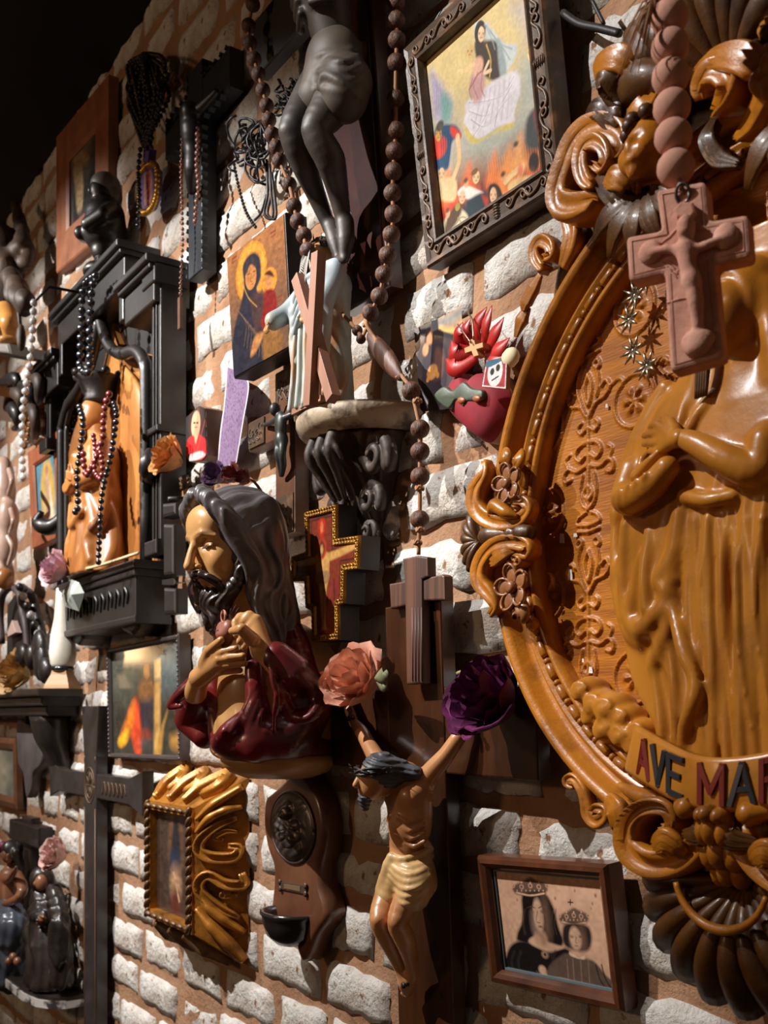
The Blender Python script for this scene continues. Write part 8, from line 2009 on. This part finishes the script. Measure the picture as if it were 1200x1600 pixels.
def mk_pale_group():
    t = T('figurine', 'pale porcelain figurine with ruffled pinkish folds at the left edge', 'figurine', UVW(8, 930, .12)); q = lambda a, b, w=0: t.px(a / 4.21, 720 + b / 4.21, w); m = mat('pale_pink_porcelain', (198, 172, 158), .4, var=((160, 120, 100), 8, .42, .7), coat=.2)
    s = Sdf(h=.005)
    for a, b, ra, rb in ((25, 110, .04, .07), (35, 200, .034, .06), (25, 300, .03, .06), (55, 370, .032, .06), (15, 430, .03, .05), (45, 540, .036, .07), (15, 620, .03, .06), (0, 720, .03, .05), (25, 740, .03, .05)): s.ell(q(a, b, 0), (ra, rb, .034), .016)
    s.chain(list(smooth_path([q(60, 60, .03), q(80, 140, .04), q(60, 220, .03)], 10)), .009, .006); s.chain(list(smooth_path([q(70, 320, .03), q(88, 400, .04), q(70, 470, .03)], 10)), .008, .006); s.chain(list(smooth_path([q(50, 500, .04), q(85, 580, .03), q(60, 680, .03)], 10)), .008, .006)
    s.build('body', m, t); mb = MB(); mb.ell(q(30, 775, .03), (.03, .035, .03), 10, 7); mb.build('brown_base', M_AMBER, t)
mk_pale_group()
def mk_cherub():
    t = T('cherub_statue', 'brown wooden winged figure with bare golden legs on shelf at left edge', 'statue', UVW(20, 543, .16)); q = lambda a, b, w=0: t.px(a / 4, 380 + b / 4, w); m = mat('golden_flesh_wood', (190, 134, 68), .4, var=((150, 98, 46), 8, .42, .7)); g = mat('brown_carved_garment', (66, 48, 34), .6, var=((38, 28, 21), 9, .4, .7), bump=(30, .3, .004))
    s = Sdf(h=.007); s.chain([q(20, 390, .0), q(58, 500, .01), q(60, 590, .0)], [.036, .030, .018], .012); s.chain([q(-40, 390, .0), q(-30, 500, .0), q(-30, 600, .0)], [.036, .030, .018], .012); s.ell(q(58, 610, .02), (.03, .014, .035), .01); s.ell(q(-25, 615, .02), (.03, .014, .035), .01); s.build('legs', m, t)
    s = Sdf(h=.006); s.ell(q(20, 330, 0), (.07, .07, .06), .02); s.ell(q(20, 220, 0), (.06, .09, .055), .02); s.ell(q(0, 90, 0), (.055, .08, .05), .02); s.ell(q(-5, -20, 0), (.04, .055, .045), .015); s.chain(list(smooth_path([q(60, 200, .01), q(110, 280, .02), q(160, 370, .02)], 8)), [.026] * 8, .015)
    s.chain(list(smooth_path([q(40, 120, -.02), q(90, 60, -.03), q(140, -20, -.05), q(100, -240, -.08)], 14)), list(np.linspace(.034, .014, 14)), .015); s.chain(list(smooth_path([q(50, 170, -.02), q(120, 150, -.04), q(180, 80, -.06), q(150, -80, -.08)], 10)), list(np.linspace(.03, .012, 10)), .012); s.chain(list(smooth_path([q(70, 320, .02), q(120, 340, .03), q(150, 400, .02)], 8)), .022, .012)
    s.disp(lambda x, y, z: .004 * np.sin(x * 90 + y * 30) + .003 * np.sin(x * 160 + z * 60)); s.build('garment', g, t)
    mb = MB(); mb.tube([q(100, 270, .03), q(135, 600, .03)], .006, 6); mb.ell(q(132, 590, .03), (.016, .04, .014), 8, 6); mb.build('staff', g, t)
    mb = MB(); mb.prism([q(*a)[:2] for a in ((-60, 640), (170, 650), (185, 715), (-60, 690))], -.12, .06, .01); mb.build('plinth', mat('grey_plinth', (120, 112, 106), .6), t, smooth=False)
    x = T('wall_shelf', 'amber varnished shelf with carved dark acanthus bracket under the winged figure', 'shelf', UVW(20, 590, .0)); f = lambda a, b, w: UVW(a / 4, 380 + b / 4, w) - x.o
    y1, y0 = f(60, 715, .2)[1], f(60, 775, .2)[1]; u1 = f(265, 770, .02)[0]; u0 = f(-220, 720, .2)[0]; mb = MB(); mb.prism([(u0, y0), (u1, y0), (u1, y1), (u0, y1)], .0, .20, .02); mb.build('board', M_AMBER, x, smooth=False)
    for k, (a, b, c, d) in enumerate(((0, 870, 110, 900), (20, 950, 130, 1010), (60, 900, 200, 980), (150, 1010, 215, 1180), (-20, 1010, 110, 1130), (180, 830, 240, 960))):
        c2 = MB(); P = smooth_path([f(a, b, .04), f((a + c) / 2 + 20, (b + d) / 2 - 40, .12), f(c, d, .10), f(c - 30, d + 30, .06)], 16); c2.sweep(P, DOME, np.stack([taper(16, .012, .026, .008), taper(16, .01, .016, .006)], 1)); c2.build('acanthus_leaf', g if k % 2 else M_NICHE, x)
    for k in range(6): c2 = MB(); p = f(195 - 6 * k, 1060 + 34 * k, .08); c2.tube([p, p + np.array((.08, -.02, .02))], [.008, .004], 6); c2.build('spindle', M_AMBER, x)
mk_cherub()
x = T('rosary', 'long pearl-grey bead rosary hanging from the cherub shelf at left', 'rosary', UVW(40, 700, .2)); f = lambda a, b, w=.24: UVW(a / 4, 380 + b / 4, w) - x.o
strand(x, 'bead_strand', [f(212, 370), f(205, 520), f(190, 720), f(165, 880), f(145, 1020), f(140, 1150), f(138, 1300), f(145, 1480)], .010, M_GREYB, gap=2.3, n=300)
mb = MB(); a = f(212, 370); mb.tube([a, a + (0, .05, -.04), (a[0], a[1] + .06, -.2)], .004, 6); mb.build('hanging_cord', M_IRON, x)

def mk_paddle():
    t = T('wooden_paddle', 'grey wooden paddle-shaped plaque hanging below the dark shelf', 'plaque', UVW(45, 1245, .05)); q = lambda a, b, w=0: t.px(a / 2.9625, 1060 + b / 2.9625, w)
    o = smooth_path([q(*a)[:2] for a in ((78, 200), (120, 210), (165, 250), (190, 330), (185, 400), (150, 440), (140, 520), (120, 550), (105, 440), (80, 380))], 50, True); mb = MB(); mb.prism(o, -.03, .0, .006); mb.build('board', mat('weathered_grey_wood', (92, 84, 82), .6, var=((64, 58, 56), 8, .4, .7)), t)
    mb = MB(); mb.tube([q(125, 210, .0), q(125, 160, .0)], .006, 6); mb.build('hanger', M_IRON, t)
    org, lean, W, H, roll = hang((-28, 1250), (-30, 1150), (27, 1252), .03); x = T('small_frame', 'small brown framed picture cut off by the left edge below the shelf', 'picture frame', org, lean)
    rails(x, W, H, [(0, -.02), (0, .0), (.02, .006), (.04, 0), (.04, -.01)], M_WALN); P = Paint((.036, .036, W - .036, H - .036), 30, 30, (104, 104, 96)); P.ell((W / 2, H / 2), (W * .2, H * .3), (150, 140, 120), 6); P.noise(.3, (8, 8)); P.sheet('print', M_PRINT, x, w=-.008); plate(x, 'backing', M_BACK, .003, .003, W - .003, H - .003, -.022, -.012)
mk_paddle()

def mk_group():
    t = T('sculpture_group', 'dark glazed sculpture of seated mourners below a cross on curved base, bottom left', 'sculpture', UVW(60, 1560, .0)); q = lambda a, b, w: t.px(a / 2.9625, 1060 + b / 2.9625, w * .6 + .005)
    D = mat('dark_glazed_plaster', (40, 32, 29), .4, var=((22, 18, 17), 16, .4, .66), coat=.15, bump=(40, .3, .004)); BL = mat('grey_blue_glaze', (82, 88, 100), .3, var=((44, 48, 56), 8, .4, .7), coat=.3); SK = mat('brown_flesh_glaze', (140, 92, 62), .35, var=((96, 60, 42), 10, .4, .7), coat=.3)
    y = -.822 - t.o[1]; o = [(-4.1, 0), (-3.0, 0), (-3.0, .07), (-3.02, .105), (-3.07, .135), (-3.16, .15), (-4.1, .15)]; o = [(a - t.o[0], b) for a, b in o]; n = len(o)
    def slab(name, y0, y1, k, m):
        v = [(a, y0, b * k) for a, b in o] + [(a, y1, b * k) for a, b in o]; f = [(i, (i + 1) % n, n + (i + 1) % n, n + i) for i in range(n)] + [tuple(range(n - 1, -1, -1)), tuple(range(n, 2 * n))]
        mesh_obj(name, v, [tuple(q_[::-1]) for q_ in f], m, t, smooth=False)
    slab('base', y - .012, y, .97, D); slab('base_rim', y - .034, y - .010, 1.0, mat('chipped_white_rim', (176, 170, 164), .45, var=((52, 46, 44), 12, .5, .58)))
    def fold(n, ph): return lambda x, y, z: .0035 * np.sin(x * n + z * n * .8 + 2.5 * np.sin(y * 26 + ph)) + .002 * np.sin(z * n * 1.7 + y * 20)
    # hooded standing mourner
    s = Sdf(h=.0042); s.chain([q(205, 960, .10), q(215, 1080, .12), q(225, 1240, .13), q(235, 1400, .12)], [.034, .050, .056, .070], .02); s.chain(list(smooth_path([q(185, 1010, .14), q(165, 1080, .17), q(195, 1110, .185)], 8)), .020, .012); s.chain(list(smooth_path([q(250, 990, .11), q(275, 1100, .13), q(280, 1250, .13), q(290, 1390, .11)], 12)), list(np.linspace(.024, .034, 12)), .012)
    s.chain(list(smooth_path([q(150, 1150, .17), q(165, 1280, .18), q(150, 1400, .17)], 8)), .026, .014); s.disp(fold(150, 0)); s.cut(lambda x, yy, z: np.maximum(-z + .005, y + .008 - yy) + 0 * x); fg = s.build('draped_figure', D, t)
    s = Sdf(h=.0035); s.ell(q(195, 930, .13), (.036, .042, .038), .012); s.chain([q(205, 950, .11), q(222, 1020, .10)], [.036, .040], .012); s.ell(q(186, 945, .16), (.022, .028, .02), .006, 's'); s.build('hood', D, fg)
    s = Sdf(h=.003); fc = q(190, 945, .148); s.ell(fc, (.019, .026, .019), .006); s.ell(fc + (0, -.002, .019), (.004, .008, .005), .003); s.build('face', SK, fg)
    s = Sdf(h=.003); s.ell(q(196, 1115, .195), (.014, .010, .012), .005); s.chain([q(190, 1118, .20), q(172, 1125, .205)], [.005, .004], .003); s.chain([q(190, 1125, .198), q(174, 1134, .203)], [.005, .004], .003); s.chain([q(200, 1105, .20), q(186, 1098, .208)], [.005, .004], .003); s.build('hand', SK, fg)
    # seated figure: draped lap, bare torso, bowed head
    s = Sdf(h=.0042); s.chain([q(30, 1060, .16), q(60, 1150, .20), q(50, 1260, .20), q(60, 1370, .18)], [.046, .052, .050, .060], .02); s.chain([q(-10, 1100, .18), q(-10, 1300, .18)], [.05, .055], .02); s.disp(fold(130, 1)); s.build('lap_drapery', BL, t)
    s = Sdf(h=.0035); s.chain([q(55, 860, .13), q(50, 930, .14), q(50, 1030, .15)], [.020, .044, .040], .015); s.chain(list(smooth_path([q(80, 915, .14), q(105, 970, .16), q(80, 1020, .19), q(20, 1045, .21)], 10)), list(np.linspace(.020, .011, 10)), .008); s.chain(list(smooth_path([q(20, 920, .16), q(40, 930, .19), q(70, 890, .20)], 8)), list(np.linspace(.016, .009, 8)), .006); s.chain([q(70, 890, .20), q(76, 872, .205)], [.008, .004], .004); tor = s.build('torso', SK, t)
    s = Sdf(h=.003); s.ell(q(45, 815, .15), (.024, .031, .027), .008); s.ell(q(38, 822, .178), (.005, .010, .006), .004); s.ell(q(42, 838, .17), (.012, .010, .010), .006); s.build('head', SK, tor)
    s = Sdf(h=.0035); s.ell(q(58, 790, .135), (.032, .032, .034), .01); s.chain([q(72, 810, .13), q(85, 870, .12), q(92, 950, .11)], [.020, .018, .012], .01); s.disp(lambda x, y, z: .0018 * np.sin(x * 260 + y * 120) + 0 * z); s.build('hair', D, tor)
    s = Sdf(h=.003); s.ell(q(15, 775, .15), (.016, .016, .016), .004); s.ell(q(0, 790, .16), (.014, .014, .014), .004); s.build('hair_flower', mat('dark_magenta_flower', (110, 34, 74), .5), tor)
    mb = MB(); a, b = q(105, 1000, .05), q(160, 650, .05); mb.prism([(a[0], a[1] - .12), (a[0] + .12, a[1] - .12), (a[0] + .12, b[1]), (a[0], b[1])], .01, .04, .006); mb.build('cross_upright', D, t, smooth=False); mb = MB(); c = q(120, 760, .05); mb.prism([(a[0] - .10, c[1]), (a[0] + .26, c[1]), (a[0] + .26, c[1] + .07), (a[0] - .10, c[1] + .07)], .01, .055, .006); mb.build('cross_beam', D, t, smooth=False)
    mb = MB(); 
    for a_, b_ in ((60, 1290), (40, 1310), (80, 1310)): mb.ell(q(a_, b_, .235), (.014, .014, .012), 9, 6)
    mb.build('flower_cluster', SK, t)
mk_group()
# ---- bent black twig above the top print
t = T('twig', 'thin black twig and wire crossing the wall beside the top print', 'twig', UVW(930, 45, .04)); f = lambda a, b, w=.04: UVW(800 + a / 2.9625, b / 2.9625, w) - t.o
mb = MB(); mb.tube(smooth_path([f(235, 60), f(310, 110), f(400, 130), (f(500, 155))], 16), .005, 6); mb.build('twig', M_BLACKW, t); mb = MB(); mb.tube(smooth_path([f(370, 0), f(395, 50), f(425, 110)], 10), .0028, 6); mb.build('side_twig', M_BLACKW, t)

# ---- hanging lamp with small bulbs far along the room: its glints show in the glass of the pictures
t = T('hanging_lamp', 'small cluster of glowing bulbs on a rod far left of the wall', 'lamp', (-6.3, .37, 1.42))
M_BULB = bpy.data.materials.new('warm_bulb'); M_BULB.use_nodes = True
_b = M_BULB.node_tree.nodes['Principled BSDF']; _b.inputs['Emission Color'].default_value = (1, .62, .30, 1); _b.inputs['Emission Strength'].default_value = 60
mb = MB(); mb.tube([(0, .06, 0), (0, 1.46, 0)], .008, 6); mb.build('rod', M_IRON, t)
for k in range(4):
    for j in range(3):
        p = ((k - 1.5) * .03, (j - 1) * .032, (k - 1.5) * .012); mb = MB(); mb.ell(p, (.011, .011, .011), 8, 6); mb.build('bulb', M_BULB, t); mb = MB(); mb.tube([(p[0], p[1] + .010, p[2]), (0, .06, 0)], .002, 5); mb.build('arm', M_IRON, t)
